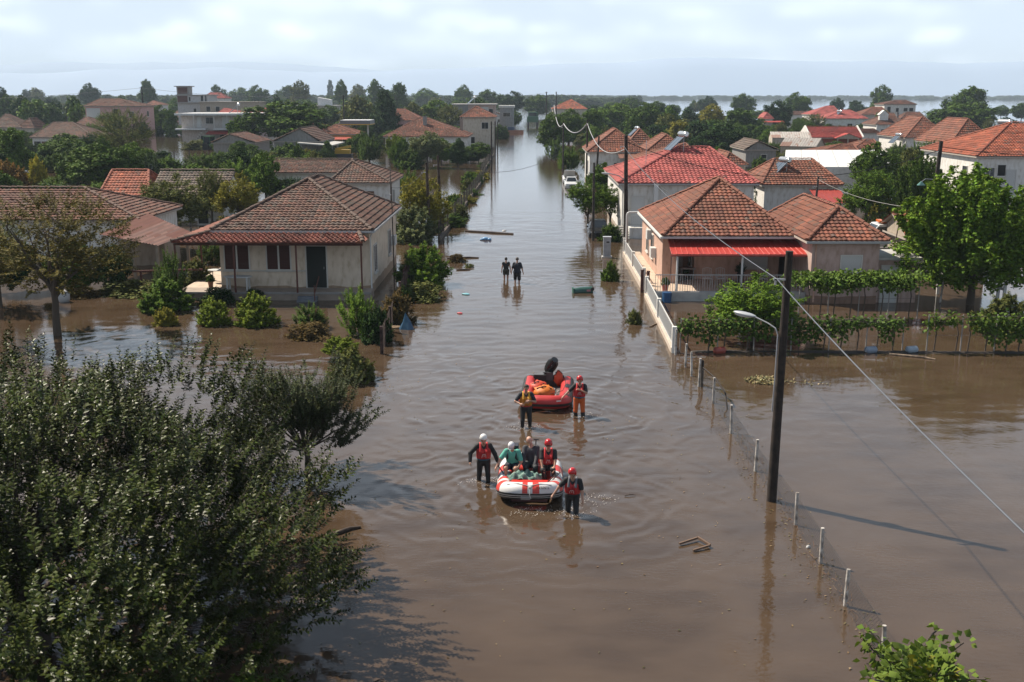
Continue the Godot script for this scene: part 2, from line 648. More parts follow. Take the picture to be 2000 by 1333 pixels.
var tints := {
	"green": Color(0.066, 0.112, 0.024), "mid": Color(0.050, 0.085, 0.022), "dark": Color(0.024, 0.047, 0.020), "olive": Color(0.085, 0.095, 0.042),
	"yellow": Color(0.24, 0.215, 0.028), "lime": Color(0.10, 0.135, 0.022), "bright": Color(0.080, 0.135, 0.024), "brown": Color(0.078, 0.066, 0.026),
	"grey": Color(0.105, 0.125, 0.085), "blue": Color(0.062, 0.095, 0.088), "dry": Color(0.085, 0.060, 0.032), "gold": Color(0.155, 0.145, 0.032), "rust": Color(0.15, 0.085, 0.030),
}

func tintmat(t: String) -> StandardMaterial3D:
	var m := leafmat("leaf_" + t, 0.6, 0.55)
	var c: Color = tints[t]
	m.albedo_color = Color(c.r * 2.3, c.g * 2.4, c.b * 1.8).linear_to_srgb()
	return m

func trunk_mesh(kind: String) -> ArrayMesh:
	var key := "trunk_" + kind
	if crowns.has(key):
		return crowns[key]
	var r := RandomNumberGenerator.new()
	r.seed = hash(key)
	var mb := MB.new()
	var bark := Color(0.10, 0.075, 0.055)
	# one unit tall, limbs fan out above the fork
	mb.tube([Vector3(0, -0.12, 0), Vector3(0.004, 0.1, 0.0), Vector3(-0.006, 0.24, 0.004), Vector3(0.0, 0.36, 0)], [0.034, 0.028, 0.024, 0.021], 8, bark)
	for i in (12 if kind == "limbs" else 5):
		var a := i * 2.4 + r.randf() * 0.6
		var sp := r.randf_range(0.10, 0.30)
		var p := Vector3(0, r.randf_range(0.26, 0.36), 0)
		var pts := [p]
		for k in 4:
			p += Vector3(cos(a) * sp * 0.35, r.randf_range(0.07, 0.15), sin(a) * sp * 0.35) + rdir(r) * 0.014
			pts.append(p)
		mb.tube(pts, [0.014, 0.011, 0.008, 0.005, 0.003], 5, bark)
		if kind == "limbs":
			for k in 3:
				var q: Vector3 = pts[2 + k % 3]
				var d := (rdir(r) + Vector3(0, 0.5, 0)).normalized()
				mb.tube([q, q + d * 0.09, q + d * 0.17 + rdir(r) * 0.02], [0.005, 0.003, 0.002], 4, bark)
	crowns[key] = mb.mesh(mat("bark", Color(1, 1, 1), 0.9, "mv"))
	return crowns[key]

# at the foot (x, z); height of the top above the water; crown width; share of the height that is bare trunk
func tree(called: String, label: String, x: float, z: float, h: float, w: float, kind: String, tint: String, bare: float, group: String = "", y0: float = 0.0, cat: String = "tree") -> Node3D:
	var t := thing(called, label, cat, Vector3(x, y0, z), fposmod(x * 12.9 + z * 7.7, TAU), group)
	if bare > 0.0:
		var tr := inst("trunk", trunk_mesh("limbs" if kind.begins_with("airy") else "plain"), t)
		var s := h * 0.95
		tr.scale = Vector3(minf(s, w * 1.3), s, minf(s, w * 1.3))
	var c := inst("crown" if cat == "tree" else "foliage", crown(kind), t)
	c.set_surface_override_material(0, tintmat(tint))
	c.position.y = h * bare - (0.12 if bare == 0.0 else 0.0)
	w *= 1.12
	c.scale = Vector3(w, h * (1.0 - bare) + (0.12 if bare == 0.0 else 0.0), w * (0.9 + 0.2 * fposmod(x * 3.1, 1.0)))
	return t

# ---------- houses ----------
# one roof slope of overlapping tiles: eave a -> b, seen from outside left to right; d above a, e above b
func tiles(mb: MB, a: Vector3, b: Vector3, e: Vector3, d: Vector3, tw: float, th: float, col: Color, jitter: float, seg: int, wave: float, stain: float, bands: Color = Color(0, 0, 0, 0)) -> void:
	var u := (b - a).normalized()
	var ln := a.distance_to(b)
	var nn := u.cross((d + e) * 0.5 - (a + b) * 0.5).normalized()
	var v := nn.cross(u)
	var hs := (d - a).dot(v)
	var du := (d - a).dot(u)
	var eu := (e - a).dot(u)
	var rows := maxi(1, int(round(hs / th)))
	var step := hs / rows
	for i in rows:
		var v0 := i * step - (0.04 if i > 0 else 0.03)
		var v1 := (i + 1) * step
		var l0 := lerpf(0.0, du, maxf(v0, 0.0) / hs)
		var r0 := lerpf(ln, eu, maxf(v0, 0.0) / hs)
		var l1 := lerpf(0.0, du, v1 / hs)
		var r1 := lerpf(ln, eu, v1 / hs)
		var k0 := int(floor(minf(l0, l1) / tw))
		var k1 := int(ceil(maxf(r0, r1) / tw))
		var rowtone := 1.0 + rng.randf_range(-jitter, jitter) * 0.35
		for k in range(k0, k1):
			var ua := k * tw
			if (clampf(ua, l0, r0) >= clampf(ua + tw, l0, r0) - 1e-3) and (clampf(ua, l1, r1) >= clampf(ua + tw, l1, r1) - 1e-3):
				continue
			var c := jit(col, jitter) * rowtone
			var pos := a + u * (ua + tw * 0.5) + v * v0
			var pt := roof_noise.get_noise_3d(pos.x + col.r * 900.0, pos.y, pos.z + col.g * 700.0)
			c = c * (1.0 + pt * 0.55)
			if rng.randf() < stain * (1.0 + pt * 2.5):
				c = c.lerp(Color(0.085, 0.075, 0.062), rng.randf_range(0.2, 0.75))
			elif rng.randf() < 0.02:
				c = c * 1.5
			c.a = 1.0
			var lift := (0.05 + rng.randf_range(0.0, 0.03) + (0.04 if rng.randf() < 0.015 else 0.0)) * minf(th / 0.36, 1.6)
			var p0 := PackedVector3Array()
			var p1 := PackedVector3Array()
			var pf := PackedVector3Array()
			for s in seg + 1:
				var f := s / float(seg)
				var hh := wave * 0.5 * (1.0 - cos(TAU * f))
				var uu := ua + tw * f
				var x0 := clampf(uu, l0, r0)
				var x1 := clampf(uu, l1, r1)
				var q := a + u * x0 + v * v0
				p0.append(q + nn * (lift + hh))
				pf.append(q + nn * 0.0)
				p1.append(a + u * x1 + v * v1 + nn * (0.004 + hh))
			for s in seg:
				mb.quad(p0[s], p0[s + 1], p1[s + 1], p1[s], c)
				mb.quad(pf[s], pf[s + 1], p0[s + 1], p0[s], c)

var roof_noise := FastNoiseLite.new()
var cap_meshes := {}
func cap_mesh(key: String, col: Color) -> ArrayMesh:
	if cap_meshes.has(key):
		return cap_meshes[key]
	var mb := MB.new()
	for s in 6:
		var a0 := PI * s / 6.0
		var a1 := PI * (s + 1) / 6.0
		var r0 := 0.125
		var r1 := 0.105
		mb.quad(Vector3(-cos(a0) * r1, sin(a0) * r1 * 0.75, 0.5), Vector3(-cos(a1) * r1, sin(a1) * r1 * 0.75, 0.5), Vector3(-cos(a1) * r0, sin(a1) * r0 * 0.75 + 0.012, -0.5), Vector3(-cos(a0) * r0, sin(a0) * r0 * 0.75 + 0.012, -0.5), Color.WHITE)
		mb.tri(Vector3(0, 0.012, -0.5), Vector3(-cos(a0) * r0, sin(a0) * r0 * 0.75 + 0.012, -0.5), Vector3(-cos(a1) * r0, sin(a1) * r0 * 0.75 + 0.012, -0.5))
	cap_meshes[key] = mb.mesh(mat("ridge_clay_" + key, col, 0.85, "m"))
	return cap_meshes[key]

# caps along a hip or ridge from low p to high q
func caps(root: Node, p: Vector3, q: Vector3, key: String, col: Color, single: bool) -> void:
	var l := p.distance_to(q)
	if l < 0.2:
		return
	var n := maxi(1, int(round(l / 0.40)))
	var z := (q - p) / l
	var x := Vector3(0, 1, 0).cross(z).normalized()
	var y := z.cross(x)
	var m := cap_mesh(key, col)
	if single:
		for i in n:
			var o := inst("ridge_tile", m, root)
			o.transform = Transform3D(Basis(x, y, z * (l / n + 0.05)), p.lerp(q, (i + 0.5) / n) + y * (0.035 + 0.01 * (i % 3)))
	else:
		var mb := MB.new()
		for i in n:
			var c := p.lerp(q, (i + 0.5) / n) + y * 0.035
			var hl := z * (l / n * 0.5 + 0.02)
			var cc := jit(col, 0.2)
			for s in 4:
				var a0 := PI * s / 4.0
				var a1 := PI * (s + 1) / 4.0
				var o0 := x * -cos(a0) * 0.12 + y * sin(a0) * 0.09
				var o1 := x * -cos(a1) * 0.12 + y * sin(a1) * 0.09
				mb.quad(c + hl + o0 * 0.88, c + hl + o1 * 0.88, c - hl + o1, c - hl + o0, cc)
		stuff(obj("ridge_tiles", mb, mat("clay", Color(1, 1, 1), 0.85, "mv"), root))

# style: tile colour, ridge colour, jitter, tile width, row height, wave, stain
var roofs := {
	"brown": [Color(0.150, 0.058, 0.036), Color(0.125, 0.068, 0.048), 0.30, 0.30, 0.38, 0.045, 0.22],
	"old": [Color(0.135, 0.062, 0.042), Color(0.115, 0.072, 0.055), 0.34, 0.30, 0.38, 0.045, 0.40],
	"orange": [Color(0.33, 0.090, 0.045), Color(0.32, 0.095, 0.055), 0.24, 0.30, 0.38, 0.045, 0.12],
	"terra": [Color(0.215, 0.072, 0.040), Color(0.235, 0.085, 0.050), 0.26, 0.30, 0.38, 0.045, 0.16],
	"red": [Color(0.40, 0.092, 0.080), Color(0.36, 0.08, 0.07), 0.10, 0.34, 0.40, 0.06, 0.02],
	"crimson": [Color(0.24, 0.028, 0.022), Color(0.24, 0.03, 0.025), 0.08, 0.34, 0.40, 0.03, 0.01],
	"barrel": [Color(0.195, 0.074, 0.045), Color(0.19, 0.08, 0.052), 0.26, 0.26, 0.42, 0.10, 0.15],
	"grey": [Color(0.15, 0.105, 0.082), Color(0.16, 0.11, 0.085), 0.30, 0.30, 0.38, 0.045, 0.5],
}

# a roof over the local rectangle x0..x1, z1 (back) .. z0 (front); ra and rb are the ends of the ridge
func roof(root: Node3D, x0: float, x1: float, z0: float, z1: float, e: float, ra: Vector3, rb: Vector3, style: String, gable: bool, near: bool, scale_: float = 1.0) -> void:
	var st: Array = roofs[style]
	var fl := Vector3(x0, e, z0)
	var fr := Vector3(x1, e, z0)
	var bl := Vector3(x0, e, z1)
	var br := Vector3(x1, e, z1)
	var along_x := absf(rb.x - ra.x) >= absf(rb.z - ra.z)
	var sl := []
	var hips := []
	if along_x:
		sl = [[fl, fr, rb, ra], [br, bl, ra, rb]]
		if not gable:
			sl.append([bl, fl, ra, ra])
			sl.append([fr, br, rb, rb])
			hips = [[fl, ra], [bl, ra], [fr, rb], [br, rb]]
	else: # ra front, rb back
		sl = [[bl, fl, ra, rb], [fr, br, rb, ra]]
		if not gable:
			sl.append([fl, fr, ra, ra])
			sl.append([br, bl, rb, rb])
			hips = [[fl, ra], [fr, ra], [bl, rb], [br, rb]]
	var mb := MB.new()
	var dk := MB.new()
	var dn := Vector3(0, -0.05, 0)
	for s in sl:
		tiles(mb, s[0], s[1], s[2], s[3], st[3] * scale_, st[4] * scale_, st[0], st[2], 4 if near else 3, st[5], st[6])
		if s[2] == s[3]:
			dk.tri(s[0] + dn, s[1] + dn, s[2] + dn)
		else:
			dk.quad(s[0] + dn, s[1] + dn, s[2] + dn, s[3] + dn)
	var lo := Vector3(0, -0.17, 0)
	dk.quad(fl + lo, fr + lo, fr + dn, fl + dn); dk.quad(br + lo, bl + lo, bl + dn, br + dn)
	dk.quad(bl + lo, fl + lo, fl + dn, bl + dn); dk.quad(fr + lo, br + lo, br + dn, fr + dn)
	dk.quad(fl + lo, bl + lo, br + lo, fr + lo)
	obj("roof", dk, mat("soffit", Color(0.42, 0.37, 0.32), 0.8), root)
	stuff(obj("roof_tiles", mb, mat("clay", Color(1, 1, 1), 0.85, "mv"), root))
	for h in hips:
		caps(root, h[0] + Vector3(0, 0.03, 0), h[1] + Vector3(0, 0.05, 0), style, st[1], near)
	caps(root, ra + Vector3(0, 0.05, 0), rb + Vector3(0, 0.0501, 0), style, st[1], near)

func gutter(root: Node3D, p: Vector3, q: Vector3, m: Material) -> void:
	var mb := MB.new()
	mb.bar(p, q, 0.11, 0.10)
	obj("gutter", mb, m, root)

# windows and doors on a wall: o = lower left corner seen from outside, r = along the wall, f = outwards
func window(root: Node3D, o: Vector3, r: Vector3, f: Vector3, w: float, h: float, style: String, called: String = "window") -> Node3D:
	var fm := mat("window_frame", Color(0.62, 0.60, 0.56), 0.6)
	var up := Vector3(0, 1, 0)
	var b := Basis(r, up, f)
	var mb := MB.new()
	var t := 0.07
	for q in [[Vector3(w * 0.5, -t * 0.5, 0), Vector3(w + 2 * t, t, 0.09)], [Vector3(w * 0.5, h + t * 0.5, 0), Vector3(w + 2 * t, t, 0.09)], [Vector3(-t * 0.5, h * 0.5, 0), Vector3(t, h, 0.088)], [Vector3(w + t * 0.5, h * 0.5, 0), Vector3(t, h, 0.088)]]:
		mb.box(o + b * (q[0] + Vector3(0, 0, 0.02)), q[1], Color.WHITE, b)
	if style.begins_with("shut"):
		mb.box(o + b * Vector3(w * 0.5, h * 0.5, 0.02), Vector3(0.09, h, 0.08), Color.WHITE, b)
	var wn := obj(called, mb, fm, root)
	match style:
		"shut", "shut_open":
			var sm := mat("maroon_shutter", Color(0.070, 0.022, 0.016), 0.7)
			for k in 2:
				var s := MB.new()
				var sx := w * 0.25 + k * w * 0.5 + (-0.022 if k == 0 else 0.022)
				s.box(o + b * Vector3(sx, h * 0.5, 0.012), Vector3(w * 0.5 - 0.05, h - 0.01, 0.02), Color.WHITE, b)
				var n := int(h / 0.085)
				for i in n:
					s.box(o + b * Vector3(sx, (i + 0.5) * h / n, 0.03), Vector3(w * 0.5 - 0.09, h / n * 0.62, 0.018), Color.WHITE, b * Basis(Vector3(1, 0, 0), 0.35))
				obj("shutter", s, sm, wn)
		"roller":
			var s := MB.new()
			var n := int(h / 0.06)
			for i in n:
				s.box(o + b * Vector3(w * 0.5, (i + 0.5) * h / n, 0.012), Vector3(w - 0.01, h / n * 0.86, 0.03), Color.WHITE, b)
			s.box(o + b * Vector3(w * 0.5, h * 0.5, -0.004), Vector3(w - 0.006, h - 0.006, 0.012), Color(0.5, 0.5, 0.5), b)
			obj("roller_shutter", s, mat("white_shutter", Color(0.60, 0.60, 0.58), 0.5, "v"), wn)
		"door_white", "door_dark", "door_green", "door_brown":
			var dc: Color = {"door_white": Color(0.62, 0.62, 0.60), "door_dark": Color(0.030, 0.034, 0.028), "door_green": Color(0.010, 0.014, 0.011), "door_brown": Color(0.12, 0.05, 0.025)}[style]
			var s := MB.new()
			s.box(o + b * Vector3(w * 0.5, h * 0.5, 0.008), Vector3(w - 0.006, h - 0.006, 0.03), Color.WHITE, b)
			for k in 2:
				s.box(o + b * Vector3(w * 0.5, h * (0.26 + 0.46 * k), 0.028), Vector3(w * 0.66, h * 0.34, 0.02), Color.WHITE, b)
			var leafo := obj("door_leaf", s, mat(style, dc, 0.8), wn)
			var hd := MB.new()
			hd.box(o + b * Vector3(w * 0.88, h * 0.48, 0.05), Vector3(0.03, 0.14, 0.04), Color.WHITE, b)
			obj("handle", hd, mat("dull_metal", Color(0.35, 0.34, 0.32), 0.4, "", 0.8), wn)
		"brown":
			var s := MB.new()
			s.box(o + b * Vector3(w * 0.5, h * 0.5, 0.01), Vector3(w - 0.006, h - 0.006, 0.03), Color.WHITE, b)
			for i in 5:
				s.box(o + b * Vector3((i + 0.5) * w / 5.0, h * 0.5, 0.028), Vector3(w / 5.0 * 0.86, h * 0.94, 0.018), Color.WHITE, b)
			obj("shutter", s, mat("brown_wood", Color(0.13, 0.055, 0.022), 0.7), wn)
		"dark":
			var s := MB.new()
			s.box(o + b * Vector3(w * 0.5, h * 0.5, 0.0), Vector3(w - 0.006, h - 0.006, 0.02), Color.WHITE, b)
			obj("opening", s, mat("dark_opening", Color(0.012, 0.011, 0.010), 0.9), wn)
		_:
			for k in 2:
				var s := MB.new()
				s.box(o + b * Vector3(w * (0.25 + 0.5 * k), h * 0.5, 0.0), Vector3(w * 0.5 - 0.05, h - 0.01, 0.02), Color.WHITE, b)
				obj("pane", s, mat("dark_glass", Color(0.020, 0.024, 0.028), 0.06), wn)
	if called == "window":
		var sl := MB.new()
		sl.box(o + b * Vector3(w * 0.5, -t - 0.03, 0.05), Vector3(w + 0.3, 0.05, 0.16), Color.WHITE, b)
		obj("sill", sl, mat("pale_stone", Color(0.55, 0.52, 0.47), 0.7), wn)
	return wn

# face of a box house: f front, b back, l left, r right -> origin at the foot of its left end seen from outside, along, out, length
func face(wx0: float, wx1: float, wz0: float, wz1: float, k: String) -> Array:
	match k:
		"f": return [Vector3(wx0, 0, wz0), Vector3(1, 0, 0), Vector3(0, 0, 1), wx1 - wx0]
		"b": return [Vector3(wx1, 0, wz1), Vector3(-1, 0, 0), Vector3(0, 0, -1), wx1 - wx0]
		"l": return [Vector3(wx0, 0, wz1), Vector3(0, 0, 1), Vector3(-1, 0, 0), wz0 - wz1]
	return [Vector3(wx1, 0, wz0), Vector3(0, 0, -1), Vector3(1, 0, 0), wz0 - wz1]

func put_windows(root: Node3D, wx0: float, wx1: float, wz0: float, wz1: float, list: Array) -> void:
	for q in list: # face, along 0..1, sill height, width, height, style
		var fc := face(wx0, wx1, wz0, wz1, q[0])
		var o: Vector3 = fc[0] + fc[1] * (float(q[1]) * float(fc[3]) - float(q[3]) * 0.5) + fc[2] * 0.004
		o.y = q[2]
		window(root, o, fc[1], fc[2], q[3], q[4], q[5], "door" if String(q[5]).begins_with("door") else "window")

# masonry box whose foot carries the flood's mud line
func walls(root: Node3D, wx0: float, wx1: float, wz0: float, wz1: float, h: float, col: Color, key: String, mud: float = 0.35, called: String = "wall") -> MeshInstance3D:
	var mb := MB.new()
	var dirt := Color(0.55, 0.47, 0.39)
	for k in ["f", "b", "l", "r"]:
		var fc := face(wx0, wx1, wz0, wz1, k)
		var n := maxi(2, int(fc[3] / 0.5))
		for i in n:
			var p: Vector3 = fc[0] + fc[1] * (fc[3] * i / n)
			var q: Vector3 = fc[0] + fc[1] * (fc[3] * (i + 1) / n)
			var m0 := mud * (0.9 + 0.12 * sin(i * 1.7) * sin(i * 0.6))
			var m1 := mud * (0.9 + 0.12 * sin((i + 1) * 1.7) * sin((i + 1) * 0.6))
			if i == n - 1:
				m1 = mud
			if i == 0:
				m0 = mud
			mb.quad(p + Vector3(0, -0.7, 0), q + Vector3(0, -0.7, 0), q + Vector3(0, m1, 0), p + Vector3(0, m0, 0), dirt)
			mb.quad(p + Vector3(0, m0, 0), q + Vector3(0, m1, 0), q + Vector3(0, h, 0), p + Vector3(0, h, 0), Color.WHITE)
	return obj(called, mb, mat("wall_" + key, col, 0.88, "mbv"), root)

func chimney(root: Node3D, p: Vector3, h: float, w: float, col: Color, key: String) -> void:
	var mb := MB.new()
	mb.box(p + Vector3(0, h * 0.5 - 0.4, 0), Vector3(w, h + 0.8, w))
	mb.box(p + Vector3(0, h - 0.06, 0), Vector3(w + 0.14, 0.1, w + 0.14))
	var c := obj("chimney", mb, mat("chimney_" + key, col, 0.9, "mb"), root)
	var fl := MB.new()
	fl.box(p + Vector3(0, h + 0.1, 0), Vector3(w * 0.55, 0.22, w * 0.55))
	obj("flue", fl, mat("soot", Color(0.03, 0.028, 0.026), 0.9), c)

# flat collector with its round tank, feet on p, panel tilting up along d (horizontal unit vector)
func solar(root: Node3D, p: Vector3, d: Vector3, s: float = 1.0) -> void:
	var side := Vector3(0, 1, 0).cross(d).normalized()
	var fr := MB.new()
	var hi := p + d * 1.5 * s + Vector3(0, 1.35, 0) * s
	for k in [-0.8, 0.8]:
		var o: Vector3 = side * k * s
		fr.bar(p + o, hi + o, 0.05 * s, 0.05 * s)
		fr.bar(hi + o, p + d * 1.5 * s + o - Vector3(0, 0.3, 0), 0.05 * s, 0.05 * s)
	var h := obj("solar_water_heater", fr, mat("galvanised", Color(0.5, 0.5, 0.5), 0.4, "", 0.7), root)
	var ax := (hi - p).normalized()
	var b := Basis(side, ax, side.cross(ax))
	for k in [-0.43, 0.43]:
		var pn := MB.new()
		pn.box((p + hi) * 0.5 + side * k * s + b.z * 0.06 * s, Vector3(0.80, 1.9, 0.08) * s, Color.WHITE, b)
		obj("collector_panel", pn, mat("collector", Color(0.10, 0.13, 0.17), 0.12), h)
	var tk := MB.new()
	var c := hi + d * 0.25 * s + Vector3(0, 0.22, 0) * s
	tk.tube([c - side * 0.85 * s, c - side * 0.8 * s, c + side * 0.8 * s, c + side * 0.85 * s], [0.22 * s, 0.29 * s, 0.29 * s, 0.22 * s], 14)
	obj("tank", tk, mat("steel_tank", Color(0.72, 0.72, 0.72), 0.25, "", 0.85), h)

# an ordinary house. at: x of the left and right eave, z of the front eave, depth, eave height, ridge height and how far the ridge's ends lie from the house's ends
func house(label: String, x0: float, x1: float, zf: float, depth: float, e: float, rh: float, ends: Array, along_x: bool, style: String, wall: Color, wkey: String, wins: Array, gable: bool = false, near: bool = false, tile_scale: float = 1.0, over: float = 0.35, called: String = "house", cat: String = "house", group: String = "") -> Node3D:
	var cx := (x0 + x1) * 0.5
	var cz := zf - depth * 0.5
	var t := thing(called, label, cat, Vector3(cx, 0, cz), 0.0, group)
	var hx := (x1 - x0) * 0.5
	var hz := depth * 0.5
	var ra: Vector3
	var rb: Vector3
	if along_x:
		ra = Vector3(-hx + ends[0], rh, 0); rb = Vector3(hx - ends[1], rh, 0)
	else:
		ra = Vector3(ends[2] if ends.size() > 2 else 0.0, rh, hz - ends[0]); rb = Vector3(ends[2] if ends.size() > 2 else 0.0, rh, -hz + ends[1])
	var w := walls(t, -hx + over, hx - over, hz - over, -hz + over, e - 0.13, wall, wkey)
	if gable:
		var g := MB.new()
		var ins := over + 0.002
		if along_x:
			for s in [-1.0, 1.0]:
				var a := Vector3(s * (hx - over), e - 0.14, s * (-hz + over))
				var b := Vector3(s * (hx - over), e - 0.14, s * (hz - over))
				var c := Vector3(s * (hx - over), rh - 0.06, 0)
				g.tri(b, a, c)
		else:
			for s in [-1.0, 1.0]:
				var a := Vector3(s * (-hx + over), e - 0.14, s * (hz - over))
				var b := Vector3(s * (hx - over), e - 0.14, s * (hz - over))
				g.tri(a, b, Vector3(ra.x, rh - 0.06, s * (hz - over)))
		obj("gable", g, mat("wall_" + wkey, wall, 0.88, "mbv"), t)
	roof(t, -hx, hx, hz, -hz, e, ra, rb, style, gable, near, tile_scale)
	put_windows(t, -hx + over, hx - over, hz - over, -hz + over, wins)
	return t

func village() -> void:
	var t: Node3D
	t = house("long brown tiled house behind the sparse tree, hipped towards the rusty shed", -39.60, -25.60, -70.44, 9.00, 3.00, 4.68, [2.07, 5.31], true, "brown", Color(0.78,0.77,0.74), "white", [["f", 0.2, 1, 1.2, 1.2, "shut"], ["r", 0.5, 1, 1, 1.2, "dark"]], false, true, 1.00, 0.35, "house", "house")
	t = house("small white house with a fresh orange tiled roof left of the grey roof", -37.06, -32.74, -92.75, 7.00, 2.60, 4.48, [0.00, 1.07], true, "orange", Color(0.78,0.77,0.74), "white", [["f", 0.45, 0.9, 1.3, 1.1, "shut"], ["f", 0.85, 0.1, 0.8, 1.9, "dark"], ["l", 0.5, 0.9, 1, 1, "pane"]], false, true, 1.00, 0.35, "house", "house")
	t = house("low white outbuilding with a weathered grey tiled roof joined to the orange roof", -32.86, -26.18, -93.08, 7.00, 2.60, 4.45, [0.00, 0.00], true, "grey", Color(0.78,0.77,0.74), "white", [["f", 0.3, 0.9, 1.1, 1.1, "shut"], ["f", 0.7, 0.1, 0.9, 1.9, "dark"]], true, true, 1.00, 0.35, "house", "house")
	t = house("white house wing with a brown open shutter behind the veranda house", -28.45, -18.61, -115.29, 7.00, 3.00, 4.17, [0.00, 0.63], true, "old", Color(0.78,0.77,0.74), "white", [["f", 0.18, 0.5, 1, 1.7, "brown"], ["f", 0.3, 0.5, 0.9, 1.7, "dark"]], false, true, 1.00, 0.35, "house", "house")
	t = house("white house with two brown hipped roof slopes directly behind the veranda house", -18.85, -12.86, -101.63, 10.00, 3.00, 4.75, [3.75, 3.75, -1.22], false, "old", Color(0.78,0.77,0.74), "white", [["f", 0.66, 0.7, 0.9, 1.5, "brown"], ["r", 0.4, 0.8, 1, 1.2, "shut"]], false, true, 1.00, 0.35, "house", "house")
	t = house("bare grey block barn with a brown gabled roof beside the concrete carport", -44.53, -35.99, -188.82, 14.00, 3.30, 5.48, [0.00, 0.00, 0.63], false, "old", Color(0.27,0.265,0.26), "block", [["f", 0.5, 1.2, 1.5, 1.3, "dark"]], true, false, 1.30, 0.35, "house", "house")
	t = house("yellow house with an orange hipped roof behind the concrete carport", -43.01, -34.47, -221.61, 10.00, 3.40, 5.12, [4.27, 4.27, -1.10], false, "terra", Color(0.55,0.36,0.14), "yellow", [["f", 0.7, 1, 1.2, 1.3, "pane"], ["r", 0.5, 1, 1, 1.2, "dark"]], false, false, 1.30, 0.35, "house", "house")
	lean_to(t, Vector3(-4.2, 2.9, 5.0), Vector3(3.4, 2.9, 5.0), 2.2, 0.5, Color(0.5, 0.10, 0.06), "orange_sheet")
	t = house("dark red metal barn behind the grey block barn", -52.02, -44.17, -238.12, 14.00, 3.60, 4.91, [0.00, 0.00, -0.39], false, "crimson", Color(0.25,0.025,0.022), "redmetal", [], true, false, 1.40, 0.35, "barn", "barn")
	t = house("beige block shed with rust stained sheet edges left of the grey block barn", -57.77, -49.45, -197.76, 12.00, 2.70, 4.21, [0.00, 0.00, -0.70], false, "brown", Color(0.34,0.32,0.30), "lblock", [["f", 0.5, 1, 0.9, 0.9, "dark"]], true, false, 1.30, 0.35, "shed", "shed")
	t = house("low white house with a broad brown hipped roof left of the scrap iron heap", -96.95, -84.25, -211.05, 11.00, 3.10, 5.84, [2.68, 6.44], true, "old", Color(0.78,0.77,0.74), "white", [["f", 0.08, 0.1, 1.3, 2.2, "dark"], ["f", 0.2, 0.1, 1.2, 2.2, "door_brown"], ["f", 0.45, 0.9, 1.4, 1.3, "brown"], ["f", 0.8, 0.9, 1.2, 1.2, "shut"]], false, false, 1.20, 0.35, "house", "house")
	t = house("pink two storey house with a balcony and red brown tiled roof", -121.98, -105.92, -299.66, 11.00, 8.20, 10.17, [2.67, 8.09], true, "brown", Color(0.64,0.38,0.36), "pink", [["f", 0.14, 5.2, 3.6, 2.4, "roller"], ["f", 0.55, 5.2, 1.4, 2.2, "dark"], ["f", 0.82, 5.2, 1.4, 1.5, "pane"], ["f", 0.15, 1, 1.6, 1.4, "pane"], ["f", 0.6, 1, 1.6, 1.4, "dark"], ["r", 0.5, 5.4, 1.2, 1.4, "pane"]], false, false, 1.80, 0.35, "house", "house")
	balcony(t, "f", -7.8, 2.0, 4.7, 5.5)
	t = house("small house with a brown roof half hidden behind the low white house", -119.93, -112.37, -286.19, 10.00, 3.20, 5.43, [3.78, 3.78, -1.60], false, "brown", Color(0.42,0.36,0.29), "beige", [["f", 0.4, 1, 1.1, 1.2, "dark"], ["f", 0.8, 1, 1.1, 1.2, "shut"]], false, false, 1.30, 0.35, "house", "house")
	t = house("brown hipped roof at the left edge beside the round dark conifer", -139.27, -131.25, -281.37, 10.00, 3.00, 6.30, [4.01, 4.01, -1.57], false, "old", Color(0.58,0.53,0.45), "cream", [["f", 0.5, 1, 1.2, 1.2, "dark"]], false, false, 1.40, 0.35, "house", "house")
	t = house("cottage with a grey brown roof between left edge and dark conifer", -132.71, -127.90, -281.56, 9.00, 2.80, 5.28, [2.41, 2.41, 0.35], false, "brown", Color(0.58,0.53,0.45), "cream", [], false, false, 1.40, 0.35, "house", "house")
	t = house("broad house with a brown barrel tiled roof and two chimneys", -27.49, -11.30, -206.60, 16.00, 3.40, 6.70, [6.06, 8.33], true, "barrel", Color(0.78,0.77,0.74), "white", [["f", 0.08, 0.3, 1.4, 2.3, "dark"], ["f", 0.35, 0.3, 1.2, 2.2, "dark"], ["f", 0.62, 0.5, 1.6, 1.7, "dark"], ["f", 0.9, 0.8, 1.2, 1.4, "pane"], ["r", 0.4, 1, 1.2, 1.3, "shut"]], false, false, 1.25, 0.35, "house", "house")
	chimney(t, Vector3(-0.6, 5.4, 3.0), 1.7, 0.7, Color(0.3, 0.29, 0.28), "render")
	chimney(t, Vector3(6.2, 5.0, -2.0), 1.6, 0.6, Color(0.33, 0.27, 0.23), "render_b")
	t = house("peach two storey house with brown hipped roof beside the far canal", -14.39, -6.86, -230.33, 11.00, 6.60, 8.77, [3.76, 3.76, -0.48], false, "terra", Color(0.58,0.53,0.45), "cream", [["f", 0.72, 4.2, 1.4, 1.3, "pane"], ["f", 0.3, 1.2, 1.4, 1.3, "dark"], ["r", 0.4, 4.2, 1.2, 1.3, "dark"], ["r", 0.3, 1, 1.2, 1.5, "dark"]], false, false, 1.40, 0.35, "house", "house")
	t = house("red tiled roof showing between the dark conifer and the two chimneys", -35.45, -27.85, -289.69, 12.00, 4.60, 7.51, [0.17, 5.49], true, "terra", Color(0.64,0.38,0.36), "pink", [], false, false, 1.50, 0.35, "house", "house")
	t = house("small white gabled house by the far canal bend", -11.81, -8.45, -378.77, 8.00, 4.20, 5.32, [0.00, 0.00, -0.97], false, "brown", Color(0.78,0.77,0.74), "white", [["f", 0.5, 2, 1, 1, "pane"]], true, false, 1.80, 0.35, "house", "house")
